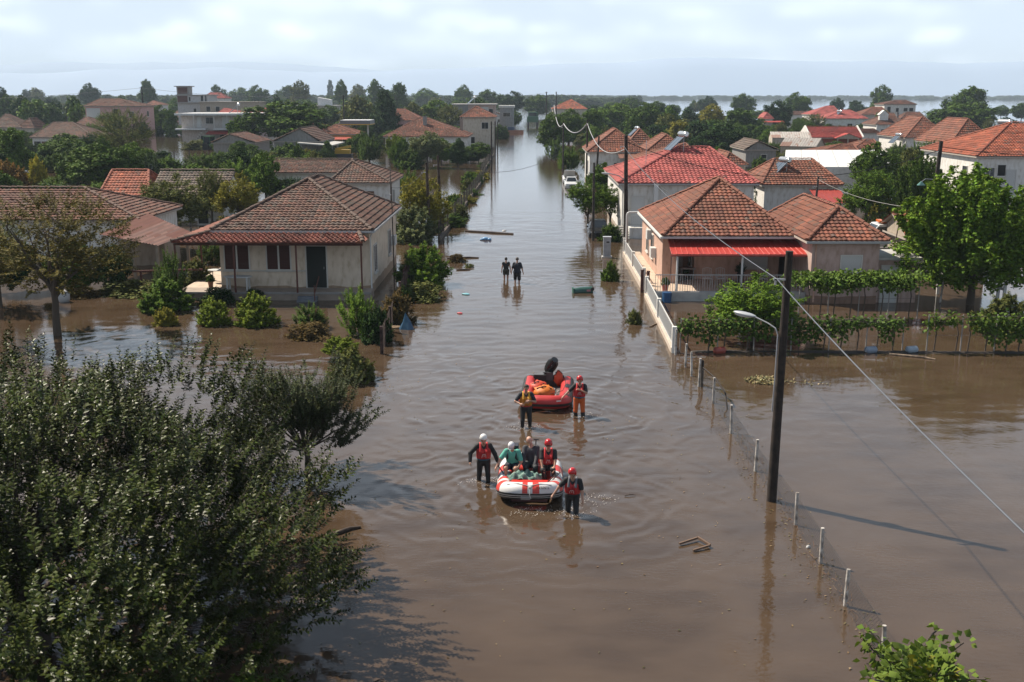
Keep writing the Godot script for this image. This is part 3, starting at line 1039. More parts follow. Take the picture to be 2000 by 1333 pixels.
	t = house("small orange gabled roof half hidden by trees left of the pink flat roofed house", -31.27, -28.32, -394.58, 8.00, 4.00, 5.75, [0.00, 0.00], true, "orange", Color(0.64,0.38,0.36), "pink", [], true, false, 1.80, 0.35, "house", "house")
	t = house("orange barrel roofed house beyond the trees on the far right bank", 9.09, 22.89, -424.04, 14.00, 6.00, 9.63, [6.72, 6.72, 0.62], false, "orange", Color(0.58,0.53,0.45), "cream", [], false, false, 2.00, 0.35, "house", "house")
	t = house("white canal side house with a brown hipped roof and strings of lights", 7.33, 14.63, -135.52, 12.00, 4.20, 6.82, [3.65, 3.65, 0.14], false, "terra", Color(0.78,0.77,0.74), "white", [["f", 0.2, 1.1, 1, 1.9, "door_white"], ["f", 0.55, 1.4, 1.2, 1.4, "dark"], ["l", 0.35, 1.2, 1, 1.7, "pane"], ["l", 0.7, 1.2, 1, 1.7, "pane"]], false, false, 1.00, 0.35, "house", "house")
	lean_to(t, Vector3(0.2, 4.0, 6.0), Vector3(3.6, 4.0, 6.0), 1.6, 0.5, Color(0.25, 0.12, 0.08), "porch_sheet")
	t = house("brown hipped roof with a tilted solar heater behind the canal side house", 15.78, 19.99, -173.47, 9.00, 3.60, 5.77, [2.11, 2.11, -0.01], false, "terra", Color(0.58,0.53,0.45), "cream", [], false, false, 1.20, 0.35, "house", "house")
	solar(t, Vector3(-1.6, 4.7, 0.6), Vector3(0.97, 0, -0.25), 0.8)
	t = house("first of two brown roofs between canal side house and red roof, the farther one", 14.69, 21.34, -142.07, 12.00, 3.40, 5.94, [3.32, 3.32, 0.34], false, "terra", Color(0.58,0.53,0.45), "cream", [], false, false, 1.00, 0.35, "house", "house")
	t = house("second of two brown roofs between canal side house and red roof, the nearer one", 11.87, 20.18, -124.77, 12.00, 3.40, 5.40, [5.76, 5.76, 2.79], false, "terra", Color(0.58,0.53,0.45), "cream", [], false, false, 1.00, 0.35, "house", "house")
	t = house("big house with a bright red tiled roof, white porch and outside stairs", 7.19, 18.39, -86.26, 16.50, 4.20, 6.60, [5.79, 2.76], true, "red", Color(0.78,0.77,0.74), "white", [["f", 0.12, 0.9, 1, 2.2, "door_white"], ["f", 0.3, 1.2, 1.3, 1.5, "roller"], ["l", 0.5, 1.3, 1.2, 1.5, "roller"], ["l", 0.8, 1.3, 1.2, 1.5, "roller"]], false, true, 1.00, 0.35, "house", "house")
	red_house_extras(t)
	t = house("brown tiled house with a solar heater behind the pear tree", 20.73, 27.97, -96.39, 9.50, 3.30, 5.22, [2.04, 1.70], true, "terra", Color(0.78,0.77,0.74), "white", [["f", 0.5, 1, 1.2, 1.2, "shut"]], false, true, 1.00, 0.35, "house", "house")
	solar(t, Vector3(-2.4, 3.9, 2.0), Vector3(0.95, 0, -0.3), 0.9)
	lean_to(t, Vector3(0.6, 2.9, 4.8), Vector3(3.3, 2.9, 4.8), 3.4, 0.9, Color(0.40, 0.065, 0.05), "red_sheet")
	t = house("grey block shed with a pale rusty roof right of the dark walnut tree", 33.01, 38.31, -167.06, 12.00, 3.00, 4.23, [0.00, 0.00, -0.45], false, "grey", Color(0.27,0.265,0.26), "block", [["f", 0.6, 1.6, 0.8, 0.6, "dark"]], true, false, 1.30, 0.35, "shed", "shed")
	t = house("long low roof of brown tiles right of the bright red roof", 22.47, 25.44, -125.86, 10.00, 3.20, 4.49, [1.48, 1.48, -0.50], false, "terra", Color(0.58,0.53,0.45), "cream", [], false, false, 1.00, 0.35, "house", "house")
	t = house("brick red house with a dark red roof between white gable walls", 55.08, 65.34, -214.65, 9.00, 3.00, 4.94, [0.00, 0.00], true, "crimson", Color(0.30,0.075,0.045), "brick", [["f", 0.28, 0.4, 2, 1.5, "dark"], ["f", 0.5, 0.5, 1.6, 1.5, "pane"], ["f", 0.86, 0.8, 1.1, 1.1, "roller"]], true, false, 1.30, 0.35, "house", "house")
	white_gables(t)
	t = house("low brown roofed house in front of the two rusty tin sheds", 40.92, 47.22, -155.28, 8.00, 3.00, 4.08, [4.53, 0.00], true, "terra", Color(0.58,0.53,0.45), "cream", [], false, false, 1.20, 0.35, "house", "house")
	t = house("house with a brown hipped roof left of the solar heater on a white wall", 48.96, 53.09, -164.71, 8.00, 3.20, 4.41, [2.97, 0.00], true, "terra", Color(0.58,0.53,0.45), "cream", [], false, false, 1.30, 0.35, "house", "house")
	t = house("white house with a brown hipped roof and two solar heaters on its front", 68.17, 76.84, -198.83, 16.00, 3.60, 7.14, [4.34, 4.34, 0.05], false, "terra", Color(0.78,0.77,0.74), "white", [["l", 0.93, 0.9, 1.1, 2, "roller"], ["f", 0.5, 1.2, 1.2, 1.2, "pane"]], false, false, 1.20, 0.35, "house", "house")
	solar(t, Vector3(-6.4, 2.6, 6.5), Vector3(0.97, 0, -0.25), 0.95)
	solar(t, Vector3(2.6, 2.9, 8.6), Vector3(0.97, 0, -0.25), 0.95)
	t = house("brown hipped roof between the white house with heaters and the orange roof", 65.88, 73.34, -171.47, 16.00, 3.60, 7.40, [3.73, 3.73, 0.17], false, "terra", Color(0.78,0.77,0.74), "white", [], false, false, 1.20, 0.35, "house", "house")
	solar(t, Vector3(3.6, 4.6, 5.0), Vector3(0.95, 0, -0.3), 1.5)
	t = house("white house with a large orange red tiled roof at the right edge", 45.55, 54.45, -111.31, 16.00, 5.00, 8.09, [6.58, 0.00], true, "orange", Color(0.78,0.77,0.74), "white", [["f", 0.05, 2.6, 0.9, 1.2, "pane"], ["f", 0.16, 2.6, 0.9, 1.2, "pane"], ["f", 0.3, 3, 0.8, 1.1, "dark"], ["f", 0.42, 1.2, 1, 2.4, "roller"], ["l", 0.8, 2.4, 1.2, 1.4, "pane"]], false, true, 1.00, 0.35, "house", "house")
	t = house("small white walled house with a brown lean roof right of the brick red house", 73.28, 77.44, -241.16, 10.00, 3.00, 3.74, [0.00, 0.00], true, "brown", Color(0.78,0.77,0.74), "white", [], true, false, 1.40, 0.35, "house", "house")
	t = house("farther of two red hipped roofs in front of the open flood lake", 95.08, 105.52, -370.35, 14.00, 4.80, 7.59, [7.02, 1.34], true, "red", Color(0.78,0.77,0.74), "white", [["f", 0.5, 2, 1.2, 1.2, "dark"]], false, false, 1.80, 0.35, "house", "house")
	t = house("nearer of two red hipped roofs before the flood lake, with a small solar heater", 88.31, 101.54, -328.88, 14.00, 4.30, 6.75, [7.14, 3.76], true, "red", Color(0.78,0.77,0.74), "white", [["f", 0.6, 1.6, 1.4, 1.2, "dark"], ["f", 0.9, 1.6, 1, 1.2, "pane"]], false, false, 1.80, 0.35, "house", "house")
	solar(t, Vector3(-3.0, 4.6, 3.4), Vector3(0.95, 0, -0.3), 1.2)
	t = house("white two storey house with a brown hipped roof below the round tree", 130.46, 142.63, -405.67, 12.00, 7.90, 9.42, [6.56, 2.58], true, "brown", Color(0.78,0.77,0.74), "white", [["f", 0.15, 5, 1.2, 2, "dark"], ["f", 0.42, 5.2, 1, 1.4, "dark"], ["f", 0.68, 5.4, 1.4, 1.2, "dark"], ["f", 0.86, 5.4, 1.4, 1.2, "dark"], ["f", 0.4, 1.2, 1.4, 1.4, "pane"]], false, false, 2.00, 0.35, "house", "house")
	t = house("brown roofed house with a small white dormer and white columns", 88.80, 95.16, -281.34, 12.00, 3.80, 6.58, [4.19, 0.00], true, "brown", Color(0.78,0.77,0.74), "white", [["f", 0.3, 0.4, 1, 2.2, "dark"], ["f", 0.7, 0.4, 1.6, 2.2, "dark"]], false, false, 1.50, 0.35, "house", "house")
	dormer(t)
	t = house("broad brown roof right of the white dormer", 96.74, 106.11, -289.23, 12.00, 3.80, 6.73, [4.49, 1.61], true, "brown", Color(0.78,0.77,0.74), "white", [], false, false, 1.50, 0.35, "house", "house")
	chimney(t, Vector3(-3.6, 4.6, 3.0), 2.0, 0.4, Color(0.18, 0.17, 0.17), "pipe")
	t = house("faded brown hipped roof in front of the white two storey house", 115.54, 125.95, -382.56, 12.00, 4.60, 7.14, [5.74, 1.81], true, "terra", Color(0.58,0.53,0.45), "cream", [["f", 0.4, 2, 1.2, 1.2, "dark"]], false, false, 1.80, 0.35, "house", "house")
	t = house("red pointed roof above a red canopy amid the dark trees right of the walnut", 71.01, 74.41, -333.44, 9.00, 4.20, 5.99, [1.70, 1.70, -0.04], false, "red", Color(0.78,0.77,0.74), "white", [], false, false, 1.60, 0.35, "house", "house")
	lean_to(t, Vector3(-2.6, 3.6, 4.6), Vector3(4.4, 3.6, 4.6), 2.4, 0.4, Color(0.5, 0.07, 0.05), "red_sheet")
	t = house("pale brown roof left of the two red hipped roofs", 101.67, 111.94, -436.03, 10.00, 3.60, 4.92, [0.00, 0.00], true, "brown", Color(0.78,0.77,0.74), "white", [], true, false, 1.80, 0.35, "house", "house")
	t = house("low red roofed house below the unfinished block", -137.90, -125.89, -425.81, 9.00, 4.20, 6.10, [1.11, 4.24], true, "brown", Color(0.64,0.38,0.36), "pink", [], false, false, 1.80, 0.35, "house", "house")
	t = house("pyramid roofed brown house left of the unfinished block", -157.91, -150.92, -451.08, 9.00, 7.30, 8.93, [3.50, 3.50, -1.39], false, "terra", Color(0.78,0.77,0.74), "white", [], false, false, 1.90, 0.35, "house", "house")
	t = house("red roof peak behind the white flat roofed house, the left one", -87.89, -81.64, -309.61, 9.00, 6.20, 7.44, [3.13, 3.13, -2.17], false, "red", Color(0.78,0.77,0.74), "white", [], false, false, 1.80, 0.35, "house", "house")
	t = house("red roof peaks behind the white flat roofed house, the right one", -77.07, -71.15, -300.85, 9.00, 6.20, 7.52, [1.93, 2.14], true, "red", Color(0.78,0.77,0.74), "white", [], false, false, 1.80, 0.35, "house", "house")
	t = house("house with a low red roof beyond the unfinished block", -157.31, -145.69, -527.81, 12.00, 9.80, 12.45, [2.63, 3.99], true, "crimson", Color(0.78,0.77,0.74), "white", [["f", 0.7, 7, 1.5, 1.4, "dark"]], false, false, 2.00, 0.35, "house", "house")
	t = house("brown roofed low house right of the yellow house and left of the filling station", -46.28, -44.65, -265.10, 10.00, 3.80, 4.96, [0.00, 0.80], true, "old", Color(0.58,0.53,0.45), "cream", [], false, false, 1.50, 0.35, "house", "house")

func wobj(called: String, mb: MB, m: Material, t: Node3D) -> MeshInstance3D:
	var o := obj(called, mb, m, t)
	o.position = -t.position
	return o

func lean_to(t: Node3D, a: Vector3, b: Vector3, run: float, drop: float, col: Color, key: String) -> void:
	var n := maxi(2, int(a.distance_to(b) / 0.45))
	var m := mat(key, col, 0.45, "m")
	var dn := Vector3(0, -drop, run)
	for i in n:
		var p := a.lerp(b, i / float(n))
		var q := a.lerp(b, (i + 1) / float(n))
		var mb := MB.new()
		mb.quad(p + dn, q + dn, q, p)
		var up := Vector3(0, 0.03, 0)
		mb.bar(p + up, p + dn + up, 0.04, 0.05)
		obj("canopy_panel", mb, m, t)
	var po := mat("steel_post", Color(0.35, 0.34, 0.33), 0.5)
	for k in 3:
		var mb := MB.new()
		var p := a.lerp(b, 0.03 + 0.47 * k) + dn
		mb.tube([Vector3(p.x, -0.6, p.z - 0.1), p + Vector3(0, -0.02, -0.1)], [0.05, 0.05], 8)
		obj("post", mb, po, t)

func railing(t: Node3D, p: Vector3, q: Vector3, h: float, gap: float, m: Material, called: String = "baluster", top_called: String = "rail") -> void:
	var n := int(p.distance_to(q) / gap)
	var d := (q - p).normalized()
	var bm := MB.new()
	bm.tube([Vector3(0, 0.04, 0), Vector3(0, h, 0)], [0.014, 0.014], 5)
	var am := bm.mesh(m)
	for i in n + 1:
		var o := inst(called, am, t)
		o.position = p.lerp(q, i / float(n))
	for hh in [0.06, h]:
		var mb := MB.new()
		mb.bar(p + Vector3(0, hh, 0), q + Vector3(0, hh, 0), 0.05, 0.045)
		obj(top_called, mb, m, t)

func balcony(t: Node3D, k: String, x0: float, x1: float, y: float, zf: float) -> void:
	var mb := MB.new()
	mb.box(Vector3((x0 + x1) * 0.5, y, zf + 0.6), Vector3(x1 - x0, 0.22, 1.5))
	obj("balcony", mb, mat("pale_stone", Color(0.55, 0.52, 0.47), 0.7), t)
	railing(t, Vector3(x0, y + 0.1, zf + 1.3), Vector3(x1, y + 0.1, zf + 1.3), 1.0, 0.3, mat("white_iron", Color(0.6, 0.6, 0.58), 0.5))

func white_gables(t: Node3D) -> void:
	var m := mat("wall_white", Color(0.78, 0.77, 0.74), 0.88, "mbv")
	for s in [-1.0, 1.0]:
		var mb := MB.new()
		var x: float = s * 5.15
		var a := Vector3(x, -0.5, 4.7)
		var b := Vector3(x, -0.5, -4.7)
		var pts := [Vector3(x, -0.5, 4.7), Vector3(x, 3.2, 4.7), Vector3(x, 5.25, 0), Vector3(x, 3.2, -4.7), Vector3(x, -0.5, -4.7)]
		var th := Vector3(0.25, 0, 0)
		for i in 4:
			mb.quad(pts[i], pts[i] + th, pts[i + 1] + th, pts[i + 1])
		for o in [Vector3.ZERO, th]:
			mb.quad(pts[0] + o, pts[1] + o, pts[3] + o, pts[4] + o)
			mb.tri(pts[1] + o, pts[2] + o, pts[3] + o)
		obj("gable_wall", mb, m, t)
	# gabled porch over the door
	var mb2 := MB.new()
	var tl := MB.new()
	tiles(tl, Vector3(-0.6, 3.0, 6.2), Vector3(-0.6, 3.0, 3.0), Vector3(1.9, 3.9, 3.0), Vector3(1.9, 3.9, 6.2), 0.5, 0.5, Color(0.36, 0.045, 0.035), 0.08, 3, 0.03, 0.0)
	tiles(tl, Vector3(4.4, 3.0, 3.0), Vector3(4.4, 3.0, 6.2), Vector3(1.9, 3.9, 6.2), Vector3(1.9, 3.9, 3.0), 0.5, 0.5, Color(0.36, 0.045, 0.035), 0.08, 3, 0.03, 0.0)
	stuff(obj("porch_tiles", tl, mat("clay", Color(1, 1, 1), 0.85, "mv"), t))
	mb2.tri(Vector3(-0.2, 3.0, 6.1), Vector3(4.0, 3.0, 6.1), Vector3(1.9, 3.78, 6.1))
	mb2.box(Vector3(1.9, 2.9, 6.0), Vector3(4.4, 0.2, 0.2))
	for x in [-0.1, 1.9, 3.9]:
		mb2.box(Vector3(x, 1.2, 6.0), Vector3(0.22, 3.4, 0.22))
	obj("porch", mb2, mat("wall_beige", Color(0.42, 0.36, 0.29), 0.88, "mb"), t)

func dormer(t: Node3D) -> void:
	var mb := MB.new()
	mb.box(Vector3(-0.6, 5.3, 3.4), Vector3(2.2, 2.0, 1.2))
	mb.tri(Vector3(-1.9, 6.2, 4.01), Vector3(0.7, 6.2, 4.01), Vector3(-0.6, 7.4, 4.01))
	mb.quad(Vector3(-1.9, 6.2, 4.0), Vector3(-0.6, 7.4, 4.0), Vector3(-0.6, 7.4, 2.2), Vector3(-1.9, 6.2, 2.2))
	mb.quad(Vector3(-0.6, 7.4, 4.0), Vector3(0.7, 6.2, 4.0), Vector3(0.7, 6.2, 2.2), Vector3(-0.6, 7.4, 2.2))
	obj("dormer", mb, mat("wall_white", Color(0.78, 0.77, 0.74), 0.88, "mbv"), t)
	for x in [-2.9, 0.0, 2.9]:
		var c := MB.new()
		c.tube([Vector3(x, -0.5, 6.2), Vector3(x, 3.7, 6.2)], [0.18, 0.15], 10)
		obj("column", c, mat("white_paint", Color(0.7, 0.7, 0.68), 0.6), t)

func red_house_extras(t: Node3D) -> void:
	# porch slab, columns, stairs and railing on the near left corner; local origin is the house's middle
	var wht := mat("white_paint", Color(0.7, 0.7, 0.68), 0.6)
	var z0 := 8.25
	var st := MB.new()
	for i in 6:
		st.box(Vector3(-5.55, 0.08 + i * 0.15 - 0.25, z0 + 1.9 - i * 0.32), Vector3(1.5, 0.5, 0.34))
	obj("steps", st, mat("pale_stone", Color(0.55, 0.52, 0.47), 0.7), t)
	var slab := MB.new()
	slab.box(Vector3(-2.9, 0.2, z0 + 0.8), Vector3(3.8, 1.3, 1.7))
	obj("porch_floor", slab, mat("wall_white", Color(0.78, 0.77, 0.74), 0.88, "mbv"), t)
	for x in [-5.0, -2.6]:
		var c := MB.new()
		c.box(Vector3(x, 2.2, z0 + 0.05), Vector3(0.34, 3.8, 0.34))
		obj("column", c, wht, t)
	railing(t, Vector3(-4.7, 0.86, z0 + 1.6), Vector3(-1.0, 0.86, z0 + 1.6), 0.9, 0.14, mat("white_iron", Color(0.6, 0.6, 0.58), 0.5))
	gutter(t, Vector3(-5.6, 4.12, 8.3), Vector3(5.6, 4.12, 8.3), mat("gutter_grey", Color(0.4, 0.4, 0.4), 0.5))
	solar(t, Vector3(-0.9, 6.45, 0.6), Vector3(0.97, 0, -0.25), 0.85)
	var pole := MB.new()
	pole.tube([Vector3(-3.0, 4.8, 4.0), Vector3(-3.0, 7.4, 4.0)], [0.03, 0.025], 6)
	obj("antenna_pole", pole, mat("galvanised", Color(0.5, 0.5, 0.5), 0.4, "", 0.7), t)

func flat_house(called: String, label: String, cat: String, x0: float, x1: float, zf: float, depth: float, h: float, wall: Color, wkey: String, wins: Array, slab: Color, skey: String, over: float = 0.15, th: float = 0.3) -> Node3D:
	var t := thing(called, label, cat, Vector3((x0 + x1) * 0.5, 0, zf - depth * 0.5))
	var hx := (x1 - x0) * 0.5
	var hz := depth * 0.5
	walls(t, -hx, hx, hz, -hz, h - th, wall, wkey)
	var mb := MB.new()
	mb.box(Vector3(0, h - th * 0.5, 0), Vector3(hx * 2 + over * 2, th, hz * 2 + over * 2))
	obj("roof", mb, mat(skey, slab, 0.8, "m"), t)
	put_windows(t, -hx, hx, hz, -hz, wins)
	return t

# corrugated sheet roof over a small shed, ridge along x or a single pitch
func sheet(mb: MB, a: Vector3, b: Vector3, d: Vector3, e: Vector3, pitch: float, col: Color, rust: Color, amount: float) -> void:
	var n := int(a.distance_to(b) / pitch)
	var nn := (b - a).cross(d - a).normalized() * -1.0
	nn = (b - a).cross(e - a).normalized()
	for i in n:
		var f0 := i / float(n)
		var f1 := (i + 0.5) / n
		var f2 := (i + 1.0) / n
		var k := 6
		for j in k:
			var g0 := j / float(k)
			var g1 := (j + 1.0) / k
			var c := jit(col, 0.1) * (1.0 if i % 2 == 0 else 0.72)  # every other rib darker: shading of the corrugation painted into the colour
			var pan := int(i / 8) * 7 + int(j / 3) * 3
			if fposmod(sin(pan * 12.99) * 4375.8, 1.0) < amount:
				c = c.lerp(rust, 0.75)
			if rng.randf() < amount * 0.4:
				c = c.lerp(rust, rng.randf())
			c.a = 1.0
			var p0 := a.lerp(b, f0).lerp(e.lerp(d, f0), g0)
			var p1 := a.lerp(b, f1).lerp(e.lerp(d, f1), g0) + nn * 0.06
			var p2 := a.lerp(b, f2).lerp(e.lerp(d, f2), g0)
			var q0 := a.lerp(b, f0).lerp(e.lerp(d, f0), g1)
			var q1 := a.lerp(b, f1).lerp(e.lerp(d, f1), g1) + nn * 0.06
			var q2 := a.lerp(b, f2).lerp(e.lerp(d, f2), g1)
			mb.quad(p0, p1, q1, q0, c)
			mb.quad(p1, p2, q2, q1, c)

func tin_shed(label: String, x0: float, x1: float, zf: float, depth: float, e: float, rh: float, turn: float, wall: Color, wkey: String) -> void:
	var t := thing("tin_shed", label, "shed", Vector3((x0 + x1) * 0.5, 0, zf - depth * 0.5), turn)
	var hx := (x1 - x0) * 0.5
	var hz := depth * 0.5
	walls(t, -hx + 0.15, hx - 0.15, hz - 0.15, -hz + 0.15, e - 0.05, wall, wkey)
	var g := MB.new()
	for s in [-1.0, 1.0]:
		g.tri(Vector3(s * (hx - 0.15), e - 0.06, hz - 0.15), Vector3(s * (hx - 0.15), e - 0.06, -hz + 0.15), Vector3(s * (hx - 0.15), rh - 0.04, 0))
	obj("gable", g, mat("wall_" + wkey, wall, 0.88, "mbv"), t)
	for s in [0, 1]:
		var mb := MB.new()
		if s == 0:
			sheet(mb, Vector3(-hx, e, hz), Vector3(hx, e, hz), Vector3(hx, rh, 0), Vector3(-hx, rh, 0), 0.22, Color(0.50, 0.46, 0.42), Color(0.26, 0.10, 0.05), 0.28)
		else:
			sheet(mb, Vector3(hx, e, -hz), Vector3(-hx, e, -hz), Vector3(-hx, rh, 0), Vector3(hx, rh, 0), 0.22, Color(0.50, 0.46, 0.42), Color(0.26, 0.10, 0.05), 0.28)
		obj("sheet_roof", mb, mat("tin", Color(1, 1, 1), 0.55, "mv"), t)

func odd_buildings() -> void:
	var t: Node3D
	var wht := Color(0.62, 0.61, 0.59)
	# white two storey house with a flat roof over its balcony
	t = flat_house("white_house", "white two storey house with a wide flat roof over a long balcony", "house", -75.2, -59.0, -236.5, 10.0, 7.3, Color(0.58, 0.53, 0.50), "rose", [["f", 0.24, 4.3, 0.9, 2.1, "door_white"], ["f", 0.38, 5.1, 1.6, 1.3, "pane"], ["f", 0.60, 4.3, 1.5, 2.1, "roller"], ["f", 0.80, 4.3, 1.5, 2.1, "roller"], ["f", 0.3, 0.5, 1.6, 2.0, "dark"], ["f", 0.6, 0.5, 3.0, 2.2, "dark"]], Color(0.72, 0.73, 0.74), "white_slab", 0.3, 0.45)
	var mb := MB.new()
	mb.box(Vector3(-2.2, 7.08, 5.9), Vector3(13.6, 0.44, 1.5))
	obj("eave_slab", mb, mat("white_slab", Color(0.72, 0.73, 0.74), 0.8, "m"), t)
	mb = MB.new()
	mb.box(Vector3(-5.6, 3.95, 6.0), Vector3(6.6, 0.3, 2.2)); mb.box(Vector3(2.0, 3.95, 5.6), Vector3(6.0, 0.3, 1.2))
	obj("balcony", mb, mat("white_slab", Color(0.72, 0.73, 0.74), 0.8, "m"), t)
	railing(t, Vector3(-8.7, 4.1, 7.0), Vector3(-2.4, 4.1, 7.0), 0.95, 0.25, mat("galvanised", Color(0.5, 0.5, 0.5), 0.4, "", 0.7))
	railing(t, Vector3(-0.9, 4.1, 6.1), Vector3(5.0, 4.1, 6.1), 0.95, 0.25, mat("galvanised", Color(0.5, 0.5, 0.5), 0.4, "", 0.7))
	for x in [-5.0, -0.6, 2.2]:
		mb = MB.new()
		mb.tube([Vector3(x, 4.1, 6.3), Vector3(x, 6.9, 6.3)], [0.06, 0.06], 8)
		obj("post", mb, mat("white_paint", Color(0.7, 0.7, 0.68), 0.6), t)
	lean_to(t, Vector3(-2.2, 3.6, 5.1), Vector3(6.2, 3.6, 5.1), 2.6, 0.7, Color(0.42, 0.05, 0.04), "red_sheet_b")
	mb = MB.new()
	for i in 8:
		mb.box(Vector3(-5.6 + i * 0.35, 0.3 + i * 0.42, 7.4), Vector3(0.4, 0.16, 1.0))
	obj("stairs", mb, mat("pale_stone", Color(0.55, 0.52, 0.47), 0.7), t)
	solar(t, Vector3(1.6, 7.3, 2.0), Vector3(0.97, 0, -0.25), 1.2)
	# unfinished block and beige building
	t = flat_house("unfinished_block", "unfinished white block with brick infill and a rooftop stair room", "building", -134.5, -122.6, -420.0, 12.0, 11.4, Color(0.55, 0.55, 0.56), "pale", [["f", 0.40, 9.0, 0.7, 1.5, "dark"], ["f", 0.80, 8.9, 1.0, 2.1, "dark"], ["f", 0.92, 8.9, 0.7, 2.1, "pane"], ["f", 0.55, 4.9, 1.0, 1.3, "dark"], ["f", 0.85, 4.6, 1.2, 2.0, "dark"]], Color(0.33, 0.31, 0.29), "concrete", 0.5, 0.4)
	mb = MB.new()
	mb.box(Vector3(-3.9, 12.9, 3.0), Vector3(4.6, 3.0, 4.6)); mb.box(Vector3(-3.9, 14.5, 3.0), Vector3(6.2, 0.3, 6.0)); mb.box(Vector3(0.3, 8.4, 6.3), Vector3(12.6, 0.35, 1.6))
	obj("stair_room", mb, mat("concrete", Color(0.33, 0.31, 0.29), 0.8, "m"), t)
	mb = MB.new()
	mb.box(Vector3(-3.9, 12.9, 5.31), Vector3(3.6, 2.3, 0.1)); mb.box(Vector3(-3.9, 9.7, 6.02), Vector3(3.9, 2.5, 0.1))
	obj("brick_infill", mb, mat("brick_infill", Color(0.20, 0.06, 0.04), 0.9, "w"), t)
	t = flat_house("beige_building", "long beige flat roofed building beside the unfinished block", "building", -123.5, -101.5, -412.0, 12.0, 8.8, Color(0.45, 0.38, 0.30), "sand", [["f", 0.14, 5.2, 1.5, 1.8, "dark"], ["f", 0.30, 5.2, 1.5, 1.8, "dark"], ["f", 0.78, 5.0, 0.7, 1.4, "dark"], ["f", 0.86, 4.6, 1.1, 2.2, "shut"], ["f", 0.5, 1.0, 1.6, 1.6, "dark"]], Color(0.38, 0.33, 0.27), "sand_slab", 0.5, 0.3)
	# peach flat block behind the hipped house by the canal
	t = flat_house("pink_block", "pink flat roofed house with a thin white roof slab beside the far canal", "house", -22.6, -10.0, -330.0, 12.0, 8.6, Color(0.55, 0.40, 0.35), "rosy", [["f", 0.75, 5.4, 2.2, 2.2, "roller"], ["f", 0.9, 4.9, 1.2, 2.2, "dark"], ["f", 0.2, 5.4, 1.2, 1.4, "pane"]], Color(0.66, 0.62, 0.60), "rosy_slab", 0.5, 0.25)
	solar(t, Vector3(-2.2, 8.6, 2.0), Vector3(0.97, 0, -0.25), 1.3)
	mb = MB.new()
	mb.box(Vector3(-4.0, 5.0, 6.05), Vector3(4.4, 7.0, 0.3))
	obj("render_panel", mb, mat("wall_block", Color(0.27, 0.265, 0.26), 0.88, "mbv"), t)
	t = flat_house("white_store", "low building with a bright white roof right of the pink flat roofed house", "building", -9.0, -4.6, -345.0, 10.0, 8.0, Color(0.35, 0.37, 0.38), "steel", [["f", 0.5, 4.6, 2.2, 1.2, "pane"]], Color(0.74, 0.74, 0.70), "white_roof", 0.3, 0.7)
	t = flat_house("grey_house", "grey flat roofed house with a white slanted stair room on top", "house", -92.0, -74.0, -420.0, 12.0, 7.4, Color(0.47, 0.45, 0.40), "khaki", [["f", 0.3, 4.2, 1.4, 1.4, "shut"], ["f", 0.78, 3.9, 1.2, 2.2, "dark"], ["f", 0.9, 4.3, 1.2, 1.4, "pane"]], Color(0.50, 0.49, 0.47), "pale_slab", 0.6, 0.25)
	mb = MB.new()
	var a := Vector3(2.0, 7.3, 4.0)
	mb.quad(a, a + Vector3(5.0, 0, 0), a + Vector3(5.0, 2.2, 0), a + Vector3(0, 3.1, 0)); mb.quad(a + Vector3(0, 0, -4), a, a + Vector3(0, 3.1, 0), a + Vector3(0, 3.1, -4))
	mb.quad(a + Vector3(5, 0, 0), a + Vector3(5, 0, -4), a + Vector3(5, 2.2, -4), a + Vector3(5, 2.2, 0)); mb.quad(a + Vector3(0, 3.1, 0), a + Vector3(5, 2.2, 0), a + Vector3(5, 2.2, -4), a + Vector3(0, 3.1, -4))
	obj("stair_room", mb, mat("white_slab", Color(0.72, 0.73, 0.74), 0.8, "m"), t)
	# filling station canopy
	t = thing("station_canopy", "grey and yellow edged flat canopy on columns left of the dark conifer", "canopy", Vector3(-36.7, 0, -235.0))
	mb = MB.new()
	mb.box(Vector3(0, 5.5, 0), Vector3(6.4, 0.7, 7.0))
	obj("fascia", mb, mat("fascia_grey", Color(0.16, 0.17, 0.18), 0.5), t)
	mb = MB.new()
	mb.box(Vector3(0, 5.05, 0), Vector3(6.44, 0.2, 7.04))
	obj("yellow_edge", mb, mat("station_yellow", Color(0.55, 0.33, 0.03), 0.5), t)
	mb = MB.new()
	mb.box(Vector3(0, 5.9, 0), Vector3(6.3, 0.1, 6.9))
	obj("roof", mb, mat("white_slab", Color(0.72, 0.73, 0.74), 0.8, "m"), t)
	for x in [-2.2, 2.2]:
		mb = MB.new()
		mb.box(Vector3(x, 2.2, 0), Vector3(0.3, 5.6, 0.3))
		obj("column", mb, mat("white_paint", Color(0.7, 0.7, 0.68), 0.6), t)
	# concrete carport beside the block barn
	t = thing("carport", "pale concrete carport slab on two columns beside the block barn", "carport", Vector3(-36.6, 0, -191.5))
	mb = MB.new()
	mb.quad(Vector3(-2.9, 3.2, 5.6), Vector3(3.0, 2.75, 5.6), Vector3(3.0, 2.75, -8.0), Vector3(-2.9, 3.2, -8.0))
	mb.quad(Vector3(-2.9, 3.0, -8.0), Vector3(3.0, 2.55, -8.0), Vector3(3.0, 2.55, 5.6), Vector3(-2.9, 3.0, 5.6))
	mb.quad(Vector3(-2.9, 3.0, 5.6), Vector3(3.0, 2.55, 5.6), Vector3(3.0, 2.75, 5.6), Vector3(-2.9, 3.2, 5.6)); mb.quad(Vector3(3.0, 2.55, 5.6), Vector3(3.0, 2.55, -8.0), Vector3(3.0, 2.75, -8.0), Vector3(3.0, 2.75, 5.6))
	obj("slab", mb, mat("pale_slab", Color(0.50, 0.49, 0.47), 0.8, "m"), t)
